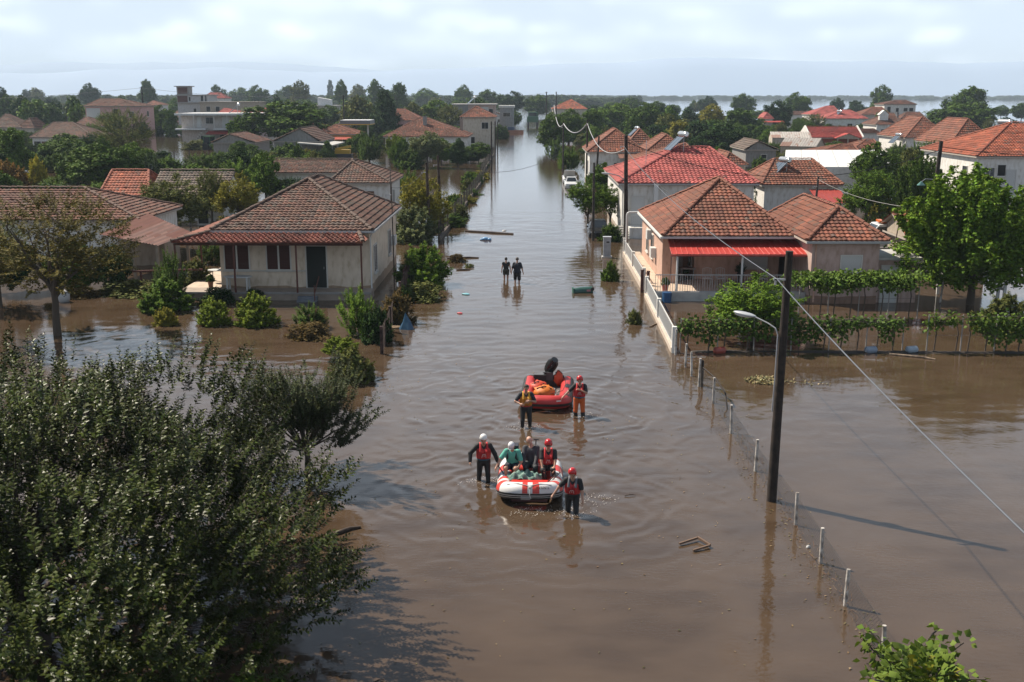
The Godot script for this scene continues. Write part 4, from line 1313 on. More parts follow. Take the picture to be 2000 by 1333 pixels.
	for p in [Vector3(2.7, 0, 5.2), Vector3(1.6, 0, 5.0), Vector3(2.7, 0, -2.0)]:
		mb = MB.new()
		mb.box(p + Vector3(0, 1.0, 0), Vector3(0.28, 3.1, 0.28))
		obj("column", mb, mat("pale_slab", Color(0.50, 0.49, 0.47), 0.8, "m"), t)
	# white membrane hall
	t = thing("white_hall", "low hall with a plain white sheet roof behind the brown roof with solar heater", "hall", Vector3(38.0, 0, -134.0))
	mb = MB.new()
	var r0 := [Vector3(-9.6, 3.3, 13.0), Vector3(2.5, 3.3, 13.0), Vector3(9.0, 3.9, -13.0), Vector3(-3.4, 3.9, -13.0)]
	for i in 6:
		mb.quad(r0[0].lerp(r0[1], i / 6.0), r0[0].lerp(r0[1], (i + 0.985) / 6.0), r0[3].lerp(r0[2], (i + 0.985) / 6.0), r0[3].lerp(r0[2], i / 6.0))
	for i in 4:
		var p: Vector3 = r0[i]
		var q: Vector3 = r0[(i + 1) % 4]
		mb.quad(Vector3(p.x, -0.6, p.z), Vector3(q.x, -0.6, q.z), q, p)
	obj("sheet_roof", mb, mat("white_sheet", Color(0.78, 0.78, 0.76), 0.5, "m"), t)
	tin_shed("farther tin shed with a badly rusted white roof left of the brick red house", 46.0, 53.4, -205.0, 7.0, 3.3, 4.3, -0.12, Color(0.52, 0.47, 0.40), "cream_b")
	tin_shed("nearer tin shed with a white roof and block gable before the brick red house", 43.6, 49.8, -183.0, 6.5, 2.7, 4.0, -0.5, Color(0.46, 0.39, 0.31), "tan")

func veranda_house() -> void:
	var t := thing("veranda_house", "cream house with a brown hipped roof, maroon shutters and a tiled veranda on posts", "house", Vector3(-13.05, 0, -65.5))
	var w := walls(t, -4.2, 4.2, 6.0, -6.2, 3.62, Color(0.78, 0.66, 0.53), "buff", 0.6)
	roof(t, -4.45, 4.45, 6.5, -6.5, 3.76, Vector3(-0.35, 6.0, -0.5), Vector3(-0.35, 6.0, -3.6), "old", false, true, 0.9)
	var gm := mat("gutter_grey", Color(0.4, 0.4, 0.4), 0.5)
	gutter(t, Vector3(-4.6, 3.68, 6.58), Vector3(4.6, 3.68, 6.58), gm)
	gutter(t, Vector3(4.55, 3.68, 6.6), Vector3(4.55, 3.68, -6.6), gm)
	# tiled veranda, front strip and left strip meeting in a hip
	var tl := MB.new()
	var rs: Array = roofs["barrel"]
	var fl := Vector3(-6.2, 3.24, 8.0)
	var fr := Vector3(4.15, 3.24, 8.0)
	var tr := Vector3(3.7, 3.60, 6.42)
	var tl_ := Vector3(-4.4, 3.60, 6.42)
	tiles(tl, fl, fr, tr, tl_, 0.27, 0.42, Color(0.23, 0.075, 0.05), 0.22, 6, 0.10, 0.10)
	tiles(tl, Vector3(-6.2, 3.24, -6.5), fl, tl_, Vector3(-4.4, 3.60, -6.5), 0.27, 0.42, Color(0.33, 0.135, 0.095), 0.2, 4, 0.10, 0.10)  # left strip of the same tiles, sunlight painted in as a paler pink
	tiles(tl, fr, Vector3(4.15, 3.24, 6.6), tr, tr, 0.27, 0.42, Color(0.23, 0.075, 0.05), 0.22, 4, 0.10, 0.10)
	stuff(obj("veranda_tiles", tl, mat("clay", Color(1, 1, 1), 0.85, "mv"), t))
	var dk := MB.new()
	var dn := Vector3(0, -0.06, 0)
	dk.quad(fl + dn, fr + dn, tr + dn, tl_ + dn)
	dk.quad(Vector3(-6.2, 3.18, -6.5), fl + dn, tl_ + dn, Vector3(-4.4, 3.54, -6.5))
	obj("veranda_boards", dk, mat("dark_wood", Color(0.10, 0.06, 0.04), 0.8, "m"), t)
	caps(t, fl + Vector3(0, 0.08, 0), tl_ + Vector3(0, 0.08, 0), "old", rs[1], true)
	caps(t, fr + Vector3(0, 0.08, 0), tr + Vector3(0, 0.08, 0), "old", rs[1], true)
	var br := mat("brown_iron", Color(0.12, 0.035, 0.022), 0.6)
	for p in [Vector3(-6.15, 0, 7.7), Vector3(-2.95, 0, 7.7), Vector3(0.45, 0, 7.7), Vector3(4.0, 0, 7.7), Vector3(-6.1, 0, 3.2), Vector3(-6.1, 0, -1.6), Vector3(-6.1, 0, -6.2)]:
		var mb := MB.new()
		mb.box(p + Vector3(0, 1.85, 0), Vector3(0.085, 2.75, 0.085))
		obj("veranda_post", mb, br, t)
	for s in [[Vector3(-6.2, 3.12, 7.7), Vector3(4.1, 3.12, 7.7)], [Vector3(-6.1, 3.12, 7.7), Vector3(-6.1, 3.12, -6.4)]]:
		var mb := MB.new()
		mb.bar(s[0], s[1], 0.09, 0.12)
		obj("veranda_beam", mb, br, t)
	# deck and steps
	var dc := MB.new()
	dc.box(Vector3(-0.95, -0.05, 6.72), Vector3(10.7, 1.0, 1.4), Color(0.62, 0.58, 0.55))
	dc.box(Vector3(-5.3, -0.052, -0.25), Vector3(2.0, 1.0, 12.5), Color(1, 0.93, 0.85))
	obj("deck", dc, mat("deck_tiles", Color(0.60, 0.52, 0.44), 0.75, "mv"), t)
	var skirt := MB.new()
	skirt.box(Vector3(-0.95, 0.40, 7.44), Vector3(10.8, 0.12, 0.08))
	obj("deck_edge", skirt, mat("concrete", Color(0.33, 0.31, 0.29), 0.8, "m"), t)
	for i in 3:
		var mb := MB.new()
		mb.box(Vector3(0.97, 0.26 - i * 0.16 - 0.25, 7.6 + i * 0.30), Vector3(1.06, 0.5, 0.32))
		obj("step", mb, mat("slate_step", Color(0.20, 0.22, 0.25), 0.6, "m"), t)
	var hr := MB.new()
	hr.tube([Vector3(1.45, 0.1, 8.1), Vector3(1.45, 0.95, 8.1)], [0.03, 0.03], 6)
	hr.tube([Vector3(1.45, 0.45, 8.15), Vector3(1.55, 1.3, 7.2)], [0.03, 0.03], 6)
	obj("handrail", hr, br, t)
	put_windows(t, -4.2, 4.2, 6.0, -6.2, [["f", 0.113, 1.5, 1.34, 1.42, "shut"], ["f", 0.392, 1.5, 1.28, 1.42, "shut"], ["r", 0.17, 1.1, 1.1, 1.5, "shut"], ["r", 0.70, 1.2, 1.1, 1.45, "shut"]])
	window(t, Vector3(0.66, 0.46, 6.004), Vector3(1, 0, 0), Vector3(0, 0, 1), 1.1, 2.35, "door_green", "door")
	var sl := MB.new()
	sl.box(Vector3(-1.65, 1.42, 6.05), Vector3(4.6, 0.06, 0.12))
	obj("wall_ledge", sl, mat("pale_stone", Color(0.55, 0.52, 0.47), 0.7), t)
	var ac := MB.new()
	ac.box(Vector3(4.36, 1.9, -3.6), Vector3(0.32, 0.6, 0.85))
	obj("air_conditioner", ac, mat("white_plastic", Color(0.62, 0.62, 0.60), 0.5), t)
	var dp := MB.new()
	dp.tube([Vector3(4.42, 3.6, 6.4), Vector3(4.28, 3.3, 6.05), Vector3(4.28, 0.1, 6.05)], [0.045, 0.045, 0.045], 8)
	obj("downpipe", dp, mat("white_paint", Color(0.7, 0.7, 0.68), 0.6), t)
	# white plastic table on the deck, half table at the left corner, pot
	var tb := thing("plastic_table", "white plastic table standing on the deck below the left maroon window", "table", Vector3(-16.1, 0.46, -58.75))
	var mb2 := MB.new()
	mb2.tube([Vector3(0, 0.72, 0), Vector3(0, 0.77, 0)], [0.42, 0.42], 16)
	var top := obj("table_top", mb2, mat("white_plastic", Color(0.62, 0.62, 0.60), 0.5), tb)
	top.scale = Vector3(1.9, 1, 1)
	for sx in [-0.55, 0.55]:
		for sz in [-0.26, 0.26]:
			var l := MB.new()
			l.box(Vector3(sx, 0.36, sz), Vector3(0.09, 0.73, 0.06))
			obj("leg", l, mat("white_plastic", Color(0.62, 0.62, 0.60), 0.5), tb)
	var hb := thing("folding_table", "oval white table with thin wire legs on the sunlit deck corner", "table", Vector3(-17.9, 0.46, -61.2))
	var m3 := MB.new()
	m3.tube([Vector3(0, 0.70, 0), Vector3(0, 0.74, 0)], [0.40, 0.40], 16)
	obj("table_top", m3, mat("white_plastic", Color(0.62, 0.62, 0.60), 0.5), hb).scale = Vector3(1.5, 1, 1)
	for s in [-1.0, 1.0]:
		var l := MB.new()
		l.tube([Vector3(s * 0.4, 0.0, -0.25), Vector3(s * 0.3, 0.7, 0.0), Vector3(s * 0.4, 0.0, 0.25)], [0.015, 0.015, 0.015], 5)
		obj("leg", l, mat("grey_wire", Color(0.3, 0.3, 0.29), 0.5), hb)
	pot("clay flower pot with a green plant on the sunlit deck corner", Vector3(-17.9, 0.46, -59.6), 0.16, 0.3, Color(0.28, 0.12, 0.06), "bush", "mid")

func pot(label: String, p: Vector3, r: float, h: float, col: Color, kind: String, tint: String, plant: float = 0.5) -> void:
	var t := thing("flower_pot", label, "flower pot", p)
	var mb := MB.new()
	mb.tube([Vector3(0, 0, 0), Vector3(0, h, 0), Vector3(0, h + 0.001, 0), Vector3(0, h + 0.03, 0)], [r * 0.75, r, r * 1.12, r * 1.12], 12)
	obj("pot", mb, mat("pot_%d" % int(col.r * 1000.0), col, 0.8), t)
	var c := inst("plant", crown(kind), t)
	c.set_surface_override_material(0, tintmat(tint))
	c.position.y = h
	c.scale = Vector3(plant * 1.1, plant, plant * 1.1)

func peach_house() -> void:
	var t := thing("peach_house", "peach plastered house with terracotta hipped roofs and a red sheet awning", "house", Vector3(11.4, 0, -66.5))
	var pc := Color(0.62, 0.40, 0.31)
	walls(t, -3.65, 3.3, 1.5, -6.3, 3.24, pc, "peach", 0.5)
	walls(t, -3.65, -3.15, 4.9, 1.5, 3.24, pc, "peach", 0.5, "porch_wall")
	walls(t, -1.65, 3.3, 3.9, 1.5, 3.24, pc, "peach", 0.5, "front_wall")
	roof(t, -3.85, 3.55, 6.45, -6.6, 3.35, Vector3(0.25, 6.05, 0.4), Vector3(0.25, 6.05, -0.2), "terra", false, true, 0.9)
	var gm := mat("gutter_grey", Color(0.4, 0.4, 0.4), 0.5)
	gutter(t, Vector3(-3.9, 3.26, 6.54), Vector3(3.6, 3.26, 6.54), gm)
	gutter(t, Vector3(-3.94, 3.26, 6.5), Vector3(-3.94, 3.26, -6.6), mat("white_paint", Color(0.7, 0.7, 0.68), 0.6))
	put_windows(t, -3.65, 3.3, 3.9, -6.3, [["f", 0.80, 1.2, 1.3, 1.3, "roller"], ["l", 0.36, 1.25, 1.0, 1.35, "dark"], ["l", 0.62, 1.25, 1.0, 1.35, "dark"]])
	window(t, Vector3(-3.0, 0.47, 1.504), Vector3(1, 0, 0), Vector3(0, 0, 1), 0.95, 2.15, "door_white", "door")
	window(t, Vector3(-1.654, 1.2, 2.2), Vector3(0, 0, 1), Vector3(-1, 0, 0), 0.9, 1.2, "pane")
	for z in [-0.7, 1.6]:
		var ac := MB.new()
		ac.box(Vector3(-3.82, 2.55 if z < 0.0 else 1.75, z), Vector3(0.32, 0.58, 0.82))
		obj("air_conditioner", ac, mat("white_plastic", Color(0.62, 0.62, 0.60), 0.5), t)
	var col := MB.new()
	col.tube([Vector3(-2.95, 0.4, 5.0), Vector3(-2.95, 3.2, 5.0)], [0.19, 0.16], 14)
	obj("column", col, mat("wall_peach", pc, 0.88, "mbv"), t)
	# terrace
	var tr := MB.new()
	tr.box(Vector3(-0.35, -0.05, 6.1), Vector3(8.2, 1.0, 4.4), Color(1, 1, 1))
	tr.box(Vector3(-4.05, -0.052, -1.9), Vector3(0.85, 1.0, 11.6), Color(1, 1, 1))
	obj("terrace", tr, mat("terrace_tiles", Color(0.60, 0.47, 0.36), 0.75, "mv"), t)
	var ed := MB.new()
	ed.box(Vector3(-0.35, 0.2, 8.33), Vector3(8.3, 0.62, 0.08))
	obj("terrace_edge", ed, mat("pale_slab", Color(0.50, 0.49, 0.47), 0.8, "m"), t)
	railing(t, Vector3(-4.4, 0.46, 8.24), Vector3(3.6, 0.46, 8.24), 0.98, 0.135, mat("grey_iron", Color(0.42, 0.42, 0.42), 0.5, "", 0.3))
	# red sheet awning, panel by panel
	var am := mat("awning_red", Color(0.52, 0.060, 0.045), 0.4, "m")
	for i in 26:
		var x0 := -3.55 + i * 0.285
		var f0 := i / 26.0
		var mb := MB.new()
		var a := Vector3(lerpf(-3.55, 4.18, f0), 2.55, 8.05)
		var b := Vector3(lerpf(-3.55, 4.18, f0 + 1.0 / 26.0), 2.55, 8.05)
		var c := Vector3(lerpf(-3.42, 3.85, f0 + 1.0 / 26.0), 3.08, 5.0)
		var d := Vector3(lerpf(-3.42, 3.85, f0), 3.08, 5.0)
		mb.quad(a, b, c, d)
		var up := Vector3(0, 0.025, 0)
		mb.quad(a, a + Vector3(0.03, 0, 0) + up, d + Vector3(0.03, 0, 0) + up, d)
		mb.quad(a + Vector3(0.03, 0, 0) + up, a + Vector3(0.06, 0, 0), d + Vector3(0.06, 0, 0), d + Vector3(0.03, 0, 0) + up)
		obj("awning_panel", mb, am, t)
	var ab := MB.new()
	ab.bar(Vector3(-3.56, 2.47, 8.07), Vector3(4.2, 2.47, 8.07), 0.06, 0.16)
	obj("awning_edge", ab, mat("awning_dark", Color(0.25, 0.03, 0.025), 0.5), t)
	for x in [-3.2, 0.36, 4.05]:
		var p := MB.new()
		p.tube([Vector3(x, 0.44, 7.95), Vector3(x, 2.5, 7.95)], [0.06, 0.06], 8)
		obj("awning_post", p, mat("white_paint", Color(0.7, 0.7, 0.68), 0.6), t)
	# right wing with its own hipped roof: local coordinates of the same house
	var wg := Vector3(17.0, 0, -63.0) - t.position
	var ww := walls(t, wg.x - 1.75, wg.x + 1.85, wg.z + 5.5, wg.z - 5.0, 3.36, Color(0.56, 0.41, 0.36), "dusty", 0.45, "wing_wall")
	var holder := Node3D.new()
	holder.name = "wing_roof"
	t.add_child(holder)
	holder.position = wg
	wing_roof(holder)
	window(t, Vector3(wg.x - 0.15, 1.25, wg.z + 5.504), Vector3(1, 0, 0), Vector3(0, 0, 1), 1.05, 1.35, "roller")
	var an := MB.new()
	an.box(Vector3(wg.x + 3.0, 0.9, wg.z + 3.6), Vector3(2.2, 2.9, 3.0))
	obj("annex", an, mat("wall_dusty", Color(0.56, 0.41, 0.36), 0.88, "mbv"), t)
	an = MB.new()
	an.box(Vector3(wg.x + 3.0, 2.43, wg.z + 3.7), Vector3(2.5, 0.14, 3.3))
	obj("annex_roof", an, mat("pale_slab", Color(0.50, 0.49, 0.47), 0.8, "m"), t)
	window(t, Vector3(wg.x + 2.2, 0.05, wg.z + 5.104), Vector3(1, 0, 0), Vector3(0, 0, 1), 0.8, 1.95, "door_white", "door")
	var dpp := MB.new()
	dpp.tube([Vector3(wg.x - 1.55, 3.3, wg.z + 5.56), Vector3(wg.x - 1.55, 0.1, wg.z + 5.56)], [0.045, 0.045], 8)
	obj("downpipe", dpp, mat("wall_peach", pc, 0.88, "mbv"), t)
	# furniture on the terrace
	var bt := thing("bench_table", "small grey bench table beside the white door on the peach terrace", "table", Vector3(9.35, 0.46, -62.4))
	var mb3 := MB.new()
	mb3.box(Vector3(0, 0.7, 0), Vector3(0.9, 0.05, 0.6))
	obj("table_top", mb3, mat("grey_board", Color(0.32, 0.30, 0.28), 0.7), bt)
	for s in [-0.35, 0.35]:
		var l := MB.new()
		l.bar(Vector3(s, 0, -0.25), Vector3(s, 0.7, 0.2), 0.04, 0.04); l.bar(Vector3(s, 0, 0.25), Vector3(s, 0.7, -0.2), 0.04, 0.04)
		obj("leg", l, mat("grey_wire", Color(0.3, 0.3, 0.29), 0.5), bt)
	var ch0: Node3D = null
	var where := ["leftmost white metal chair behind the peach terrace railing", "second white metal chair from the left behind the peach terrace railing", "white metal chair near the grey post behind the peach terrace railing"]
	for i in 3:
		var p := Vector3([10.2, 10.95, 13.3][i], 0.46, -60.4)
		if ch0 == null:
			ch0 = thing("metal_chair", where[i], "chair", p, 0.0, "white chairs on the peach terrace")
			var wm := mat("white_iron", Color(0.6, 0.6, 0.58), 0.5)
			var s := MB.new()
			s.box(Vector3(0, 0.45, 0), Vector3(0.46, 0.03, 0.46))
			obj("seat", s, wm, ch0)
			for sx in [-0.21, 0.21]:
				for sz in [-0.21, 0.21]:
					var l := MB.new()
					l.tube([Vector3(sx * 1.1, 0, sz * 1.1), Vector3(sx, 0.45, sz)], [0.014, 0.014], 5)
					obj("leg", l, wm, ch0)
			s = MB.new()
			s.tube([Vector3(-0.22, 0.45, -0.21), Vector3(-0.24, 0.95, -0.27), Vector3(0, 1.02, -0.28), Vector3(0.24, 0.95, -0.27), Vector3(0.22, 0.45, -0.21)], [0.015], 5)
			for x in [-0.12, 0.0, 0.12]:
				s.tube([Vector3(x, 0.45, -0.21), Vector3(x, 0.99, -0.28)], [0.01], 5)
			obj("backrest", s, wm, ch0)
		else:
			var c: Node3D = ch0.duplicate()
			c.name = numbered("metal_chair")
			add_child(c, true)
			c.position = p
			c.set_meta("label", where[i])
	pot("large dark potted palm plant by the wall under the red awning", Vector3(12.3, 0.46, -61.6), 0.2, 0.5, Color(0.06, 0.05, 0.045), "feather", "dark", 0.8)
	pot("red clay pot with a leafy plant in the corner of the terrace railing", Vector3(7.6, 0.46, -58.7), 0.2, 0.34, Color(0.40, 0.09, 0.05), "bush", "mid", 0.5)
	pot("small plant pot beside the grey bench table on the terrace", Vector3(9.4, 0.46, -63.3), 0.14, 0.24, Color(0.25, 0.12, 0.07), "bush", "green", 0.4)
	var bk := MB.new()
	bk.tube([Vector3(7.6, 0.0, -57.85), Vector3(7.6, 0.55, -57.85)], [0.24, 0.26], 14, Color.WHITE, true)
	tag(obj("blue_barrel", bk, mat("blue_plastic", Color(0.02, 0.09, 0.22), 0.4), self), "open blue plastic barrel below the terrace corner", "barrel")

func wing_roof(h: Node3D) -> void:
	roof(h, -2.15, 2.2, 5.9, -5.4, 3.48, Vector3(0.3, 4.9, 2.7), Vector3(0.3, 4.9, -5.0), "terra", false, true, 0.9)
	gutter(h, Vector3(-2.2, 3.4, 5.98), Vector3(2.25, 3.4, 5.98), mat("gutter_grey", Color(0.4, 0.4, 0.4), 0.5))

func rust_shed() -> void:
	var t := thing("rusty_shed", "open lean shed with a rusty corrugated sheet roof left of the veranda house", "shed", Vector3(-24.0, 0, -67.5))
	var mb := MB.new()
	sheet(mb, Vector3(-2.6, 2.62, 1.6), Vector3(2.3, 2.42, 5.2), Vector3(3.1, 2.7, 1.2), Vector3(-1.6, 3.25, -4.6), 0.3, Color(0.30, 0.16, 0.12), Color(0.20, 0.065, 0.035), 0.5)
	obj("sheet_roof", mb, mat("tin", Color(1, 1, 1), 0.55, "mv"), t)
	for p in [Vector3(2.1, 2.4, 4.7), Vector3(-2.3, 2.55, 1.6), Vector3(2.8, 2.6, 1.2), Vector3(0.2, 2.5, 3.4)]:
		var q := MB.new()
		q.box(Vector3(p.x, p.y * 0.5 - 0.3, p.z), Vector3(0.16, p.y + 0.6, 0.16))
		obj("post", q, mat("wall_beige", Color(0.42, 0.36, 0.29), 0.88, "mb"), t)
	mb = MB.new()
	mb.bar(Vector3(0.4, 1.1, 6.6), Vector3(5.0, 1.1, 5.6), 0.1, 0.1)
	mb.bar(Vector3(0.4, 1.1, 6.6), Vector3(0.4, -0.5, 6.6), 0.1, 0.1); mb.bar(Vector3(1.6, 1.1, 6.3), Vector3(1.6, -0.5, 6.3), 0.1, 0.1)
	obj("brown_frame", mb, mat("brown_iron", Color(0.12, 0.035, 0.022), 0.6), t)
	walls(t, -2.4, 0.6, -1.0, -4.0, 2.4, Color(0.42, 0.36, 0.29), "beige")

func plants() -> void:
	tree("tree", "sparse olive brown tree standing in the flood left of the veranda house", -22.14, -49.10, 6.92, 7.76, "airy_fine", "brown", 0.26)
	tree("tree", "thin olive brown tree at the left edge beside the sparse flooded tree", -28.15, -55.92, 4.78, 4.05, "airy_fine", "olive", 0.3)
	tree("shrub", "round yellow green shrub left of its twin in front of the veranda", -15.53, -51.88, 1.42, 1.67, "bush", "lime", 0, "", 0.0, "shrub")
	tree("shrub", "round yellow green shrub with dry red twigs in front of the wall ledge", -13.42, -51.79, 1.67, 2.22, "bush_b", "lime", 0, "", 0.0, "shrub")
	tree("shrub", "small half drowned olive green shrub left of the two yellow green shrubs", -17.88, -51.60, 0.95, 1.21, "bush", "gold", 0, "", 0.0, "shrub")
	tree("shrub", "feathery green shrub with dead lower leaves before the veranda steps", -10.62, -50.99, 1.44, 2.09, "feather", "mid", 0, "", 0.0, "shrub")
	tree("shrub", "heap of dead brown leaves round the foot of the feathery shrub", -10.24, -49.05, 0.86, 2.49, "heap", "dry", 0, "", 0.0, "shrub")
	tree("shrub", "upright bright green shrub at the near right corner of the veranda house", -8.07, -49.64, 2.68, 2.21, "feather", "bright", 0, "", 0.0, "shrub")
	tree("shrub", "dark shrub behind the upright bright green shrub at the garden fence", -6.93, -47.92, 1.86, 1.45, "bush", "dark", 0, "", 0.0, "shrub")
	tree("shrub", "low dark shrub against the front of the deck", -16.87, -57.25, 1.13, 1.95, "heap", "dark", 0, "", 0.0, "shrub")
	tree("shrub", "low dark shrub beneath the deck edge left of the steps", -15.01, -57.88, 0.91, 1.24, "heap", "dark", 0, "", 0.0, "shrub")
	tree("shrub", "climbing leafy shrub reaching up the left veranda post", -19.38, -57.22, 3.41, 2.16, "feather", "mid", 0, "", 0.0, "shrub")
	tree("shrub", "leafy shrub spreading over the water at the left deck corner", -19.13, -55.35, 1.91, 2.69, "bush_b", "green", 0, "", 0.0, "shrub")
	tree("shrub", "big round green shrub by the street beside the veranda house", -6.26, -63.27, 2.64, 3.16, "bush_b", "bright", 0, "", 0.0, "shrub")
	tree("shrub", "brown trampled hedge at the street edge below the big round shrub", -5.80, -58.47, 1.29, 2.71, "heap", "olive", 0, "", 0.0, "shrub")
	tree("shrub", "dry brown hedge along the garden fence above the blue bag", -6.46, -52.51, 1.76, 1.58, "bush", "dry", 0, "", 0.0, "shrub")
	tree("shrub", "green creeper growing on the fallen garden fence by the red gate posts", -6.74, -57.70, 1.19, 1.28, "feather", "mid", 0, "", 0.0, "shrub")
	tree("shrub", "vine heap fallen into the water at the end of the garden fence", -6.91, -41.18, 1.46, 1.78, "bush_b", "olive", 0, "", 0.0, "shrub")
	tree("shrub", "bright vine on its stakes above the fallen vine heap", -8.03, -44.75, 1.01, 1.54, "bush", "lime", 0.25, "", 0.0, "shrub")
	tree("shrub", "tangle of dead branches at the street edge beyond the big round shrub", -4.79, -72.21, 0.77, 1.39, "heap", "dry", 0, "", 0.0, "shrub")
	tree("shrub", "floating patch of weeds beside the tangle of dead branches", -3.87, -69.99, 0.34, 0.88, "heap", "olive", 0, "", 0.0, "shrub")
	tree("shrub", "long low heap of torn plants in the water left of the veranda house", -22.82, -60.12, 0.98, 3.81, "heap", "olive", 0, "", 0.0, "shrub")
	tree("shrub", "low heap of dead leaves left of the long heap of torn plants", -24.85, -58.97, 0.81, 1.73, "heap", "dry", 0, "", 0.0, "shrub")
	tree("shrub", "floating raft of brown leaves beside the white sack", -25.44, -55.82, 0.36, 0.93, "heap", "dry", 0, "", 0.0, "shrub")
	tree("tree", "autumn yellow shrub behind the two bare poles at the street", -8.25, -85.75, 5.16, 4.78, "round_fine", "gold", 0.05)
	tree("shrub", "white flowering shrub below the autumn yellow shrub", -8.83, -82.64, 3.00, 3.74, "bush_b", "grey", 0, "", 0.0, "shrub")
	tree("shrub", "low dark green shrub at the wall end below the flowering shrub", -10.49, -83.22, 1.59, 1.83, "bush", "dark", 0, "", 0.0, "shrub")
	tree("tree", "green tree behind the autumn yellow shrub", -13.01, -115.87, 4.03, 3.61, "feather", "green", 0.05)
	tree("tree", "round olive tree in front of the weathered grey tiled outbuilding", -28.56, -86.76, 4.83, 6.82, "round_fine", "olive", 0.08)
	tree("tree", "yellow green tree between outbuilding and white house wing", -24.53, -90.97, 4.57, 4.84, "round_fine", "gold", 0.06)
	tree("tree", "round bright green tree behind the grey tiled outbuilding", -34.60, -128.36, 4.33, 5.23, "feather", "bright", 0.06)
	tree("tree", "dark thin tree left of the round bright green tree", -27.48, -93.16, 4.85, 2.66, "airy", "olive", 0.2)
	tree("tree", "wide dark green fig tree left of the orange tiled roof", -51.01, -128.12, 5.23, 7.90, "round", "mid", 0.03)
	tree("tree", "dark green fig tree beyond the wide fig tree", -70.73, -166.42, 4.66, 7.89, "round_b", "mid", 0.03)
	tree("tree", "vivid yellow tree among the dark trees at the left", -58.90, -129.44, 4.26, 2.83, "bush_b", "yellow", 0.03)
	tree("shrub", "rust brown withered shrub at the left edge of the gardens", -59.62, -123.86, 4.08, 4.13, "bush", "rust", 0, "", 0.0, "shrub")
	tree("tree", "big round green tree at the left edge above the withered shrub", -71.87, -150.26, 7.07, 6.40, "round_c", "green", 0.05)
	tree("tree", "dark hedge mass below the vivid yellow tree", -47.68, -108.28, 3.08, 6.73, "heap", "dark", 0)
	tree("tree", "tall grey green tree beside the still pond", -65.56, -176.57, 9.31, 9.13, "airy_fine", "olive", 0.12)
	tree("tree", "narrow dark cypress right of the tall grey green tree", -110.22, -319.94, 7.94, 4.81, "cypress", "dark", 0)
	tree("tree", "leafy narrow tree by the pond gate right of the dark cypress", -96.90, -296.14, 7.08, 4.18, "cypress", "mid", 0)
	tree("tree", "round dark conifer left of the broad hipped roof", -136.92, -303.14, 6.71, 6.01, "cypress", "dark", 0)
	tree("tree", "yellow green tree left of the pink house", -194.85, -471.20, 8.21, 7.54, "round", "yellow", 0.1)
	tree("tree", "very dark round tree rising behind the pink house", -275.56, -687.88, 18.81, 12.89, "round_b", "dark", 0.1)
	tree("tree", "tall grey tree with an open crown right of the pink house", -214.32, -617.56, 20.80, 10.39, "round_c", "mid", 0.3)
	tree("tree", "big bright leafed tree right of the white flat roofed house", -50.14, -228.24, 9.65, 17.62, "round", "mid", 0.1)
	tree("tree", "lower bright green tree in front of the white flat roofed house", -59.49, -228.10, 7.36, 7.07, "shoots", "green", 0.1)
	tree("tree", "dark row of trees right of the big bright leafed tree", -62.25, -338.92, 8.23, 11.09, "round_b", "mid", 0.1)
	tree("tree", "huge dark conifer left of the chimneyed barrel roof", -38.02, -289.78, 12.44, 10.79, "cone", "dark", 0)
	tree("tree", "tall poplar behind the huge dark conifer", -81.14, -589.14, 21.91, 10.39, "far_b", "mid", 0.1)
	tree("tree", "broad tree right of the tall poplar", -58.90, -492.67, 17.68, 11.90, "round_c", "mid", 0.1)
	tree("tree", "round headed tree left of the tall poplar", -105.26, -619.18, 19.40, 8.64, "round", "mid", 0.25)
	tree("tree", "slim dark cypress left of the round headed tree", -229.16, -1273.40, 28.28, 7.70, "cypress", "dark", 0)
	tree("tree", "yellowish tree left of the slim dark cypress", -128.98, -618.83, 18.84, 12.68, "round", "olive", 0.1)
	tree("tree", "grey crowned tree in the row left of the yellowish tree", -169.84, -689.45, 17.56, 13.51, "round_b", "mid", 0.15)
	tree("tree", "bushy tree in the row right of the unfinished block", -219.78, -778.32, 19.47, 11.63, "round_c", "mid", 0.2)
	tree("tree", "bright green young tree in front of the barrel roofed house", -22.70, -185.58, 4.81, 3.83, "shoots", "lime", 0.15)
	tree("tree", "silver grey olive tree in front of the barrel roofed house", -15.73, -169.64, 5.66, 6.04, "round_b", "grey", 0.08)
	tree("shrub", "dark green shrub below the silver grey olive tree", -18.27, -167.20, 3.11, 4.41, "bush_b", "mid", 0, "", 0.0, "shrub")
	tree("tree", "round green tree right of the silver grey olive tree", -14.17, -177.33, 4.44, 3.83, "round_c", "green", 0.05)
	tree("tree", "blue grey spruce in front of the barrel roofed house", -11.68, -182.86, 4.07, 2.92, "cone", "blue", 0)
	tree("tree", "leafy round shrub at the canal fence right of the blue grey spruce", -8.32, -182.91, 3.31, 5.15, "round", "mid", 0.04)
	tree("tree", "tall green bush left of the bright green young tree", -26.66, -182.64, 5.24, 5.32, "feather", "mid", 0.03)
	tree("tree", "dark leafy bush behind the yellow excavator arm", -31.44, -201.28, 4.10, 4.16, "round_b", "mid", 0.03)
	tree("tree", "short dark conifer before the grey block barn", -33.72, -182.54, 3.64, 2.92, "cone", "mid", 0)
	tree("shrub", "low dark bush left of the short dark conifer", -40.61, -182.43, 3.56, 6.88, "bush", "mid", 0, "", 0.0, "shrub")
	tree("tree", "dark green bush at the beige block shed", -48.36, -182.32, 3.56, 6.03, "cone", "mid", 0)
	tree("shrub", "yellow green bush right of the low dark bush", -36.23, -177.00, 2.80, 3.34, "bush_b", "gold", 0, "", 0.0, "shrub")
	tree("shrub", "round hedge bush on the far canal bank before the peach house", -7.96, -305.05, 3.64, 5.13, "bush", "mid", 0, "", 0.0, "shrub")
	tree("tree", "big round dark bush at the far canal bend", -5.16, -383.24, 5.78, 7.50, "round", "mid", 0)
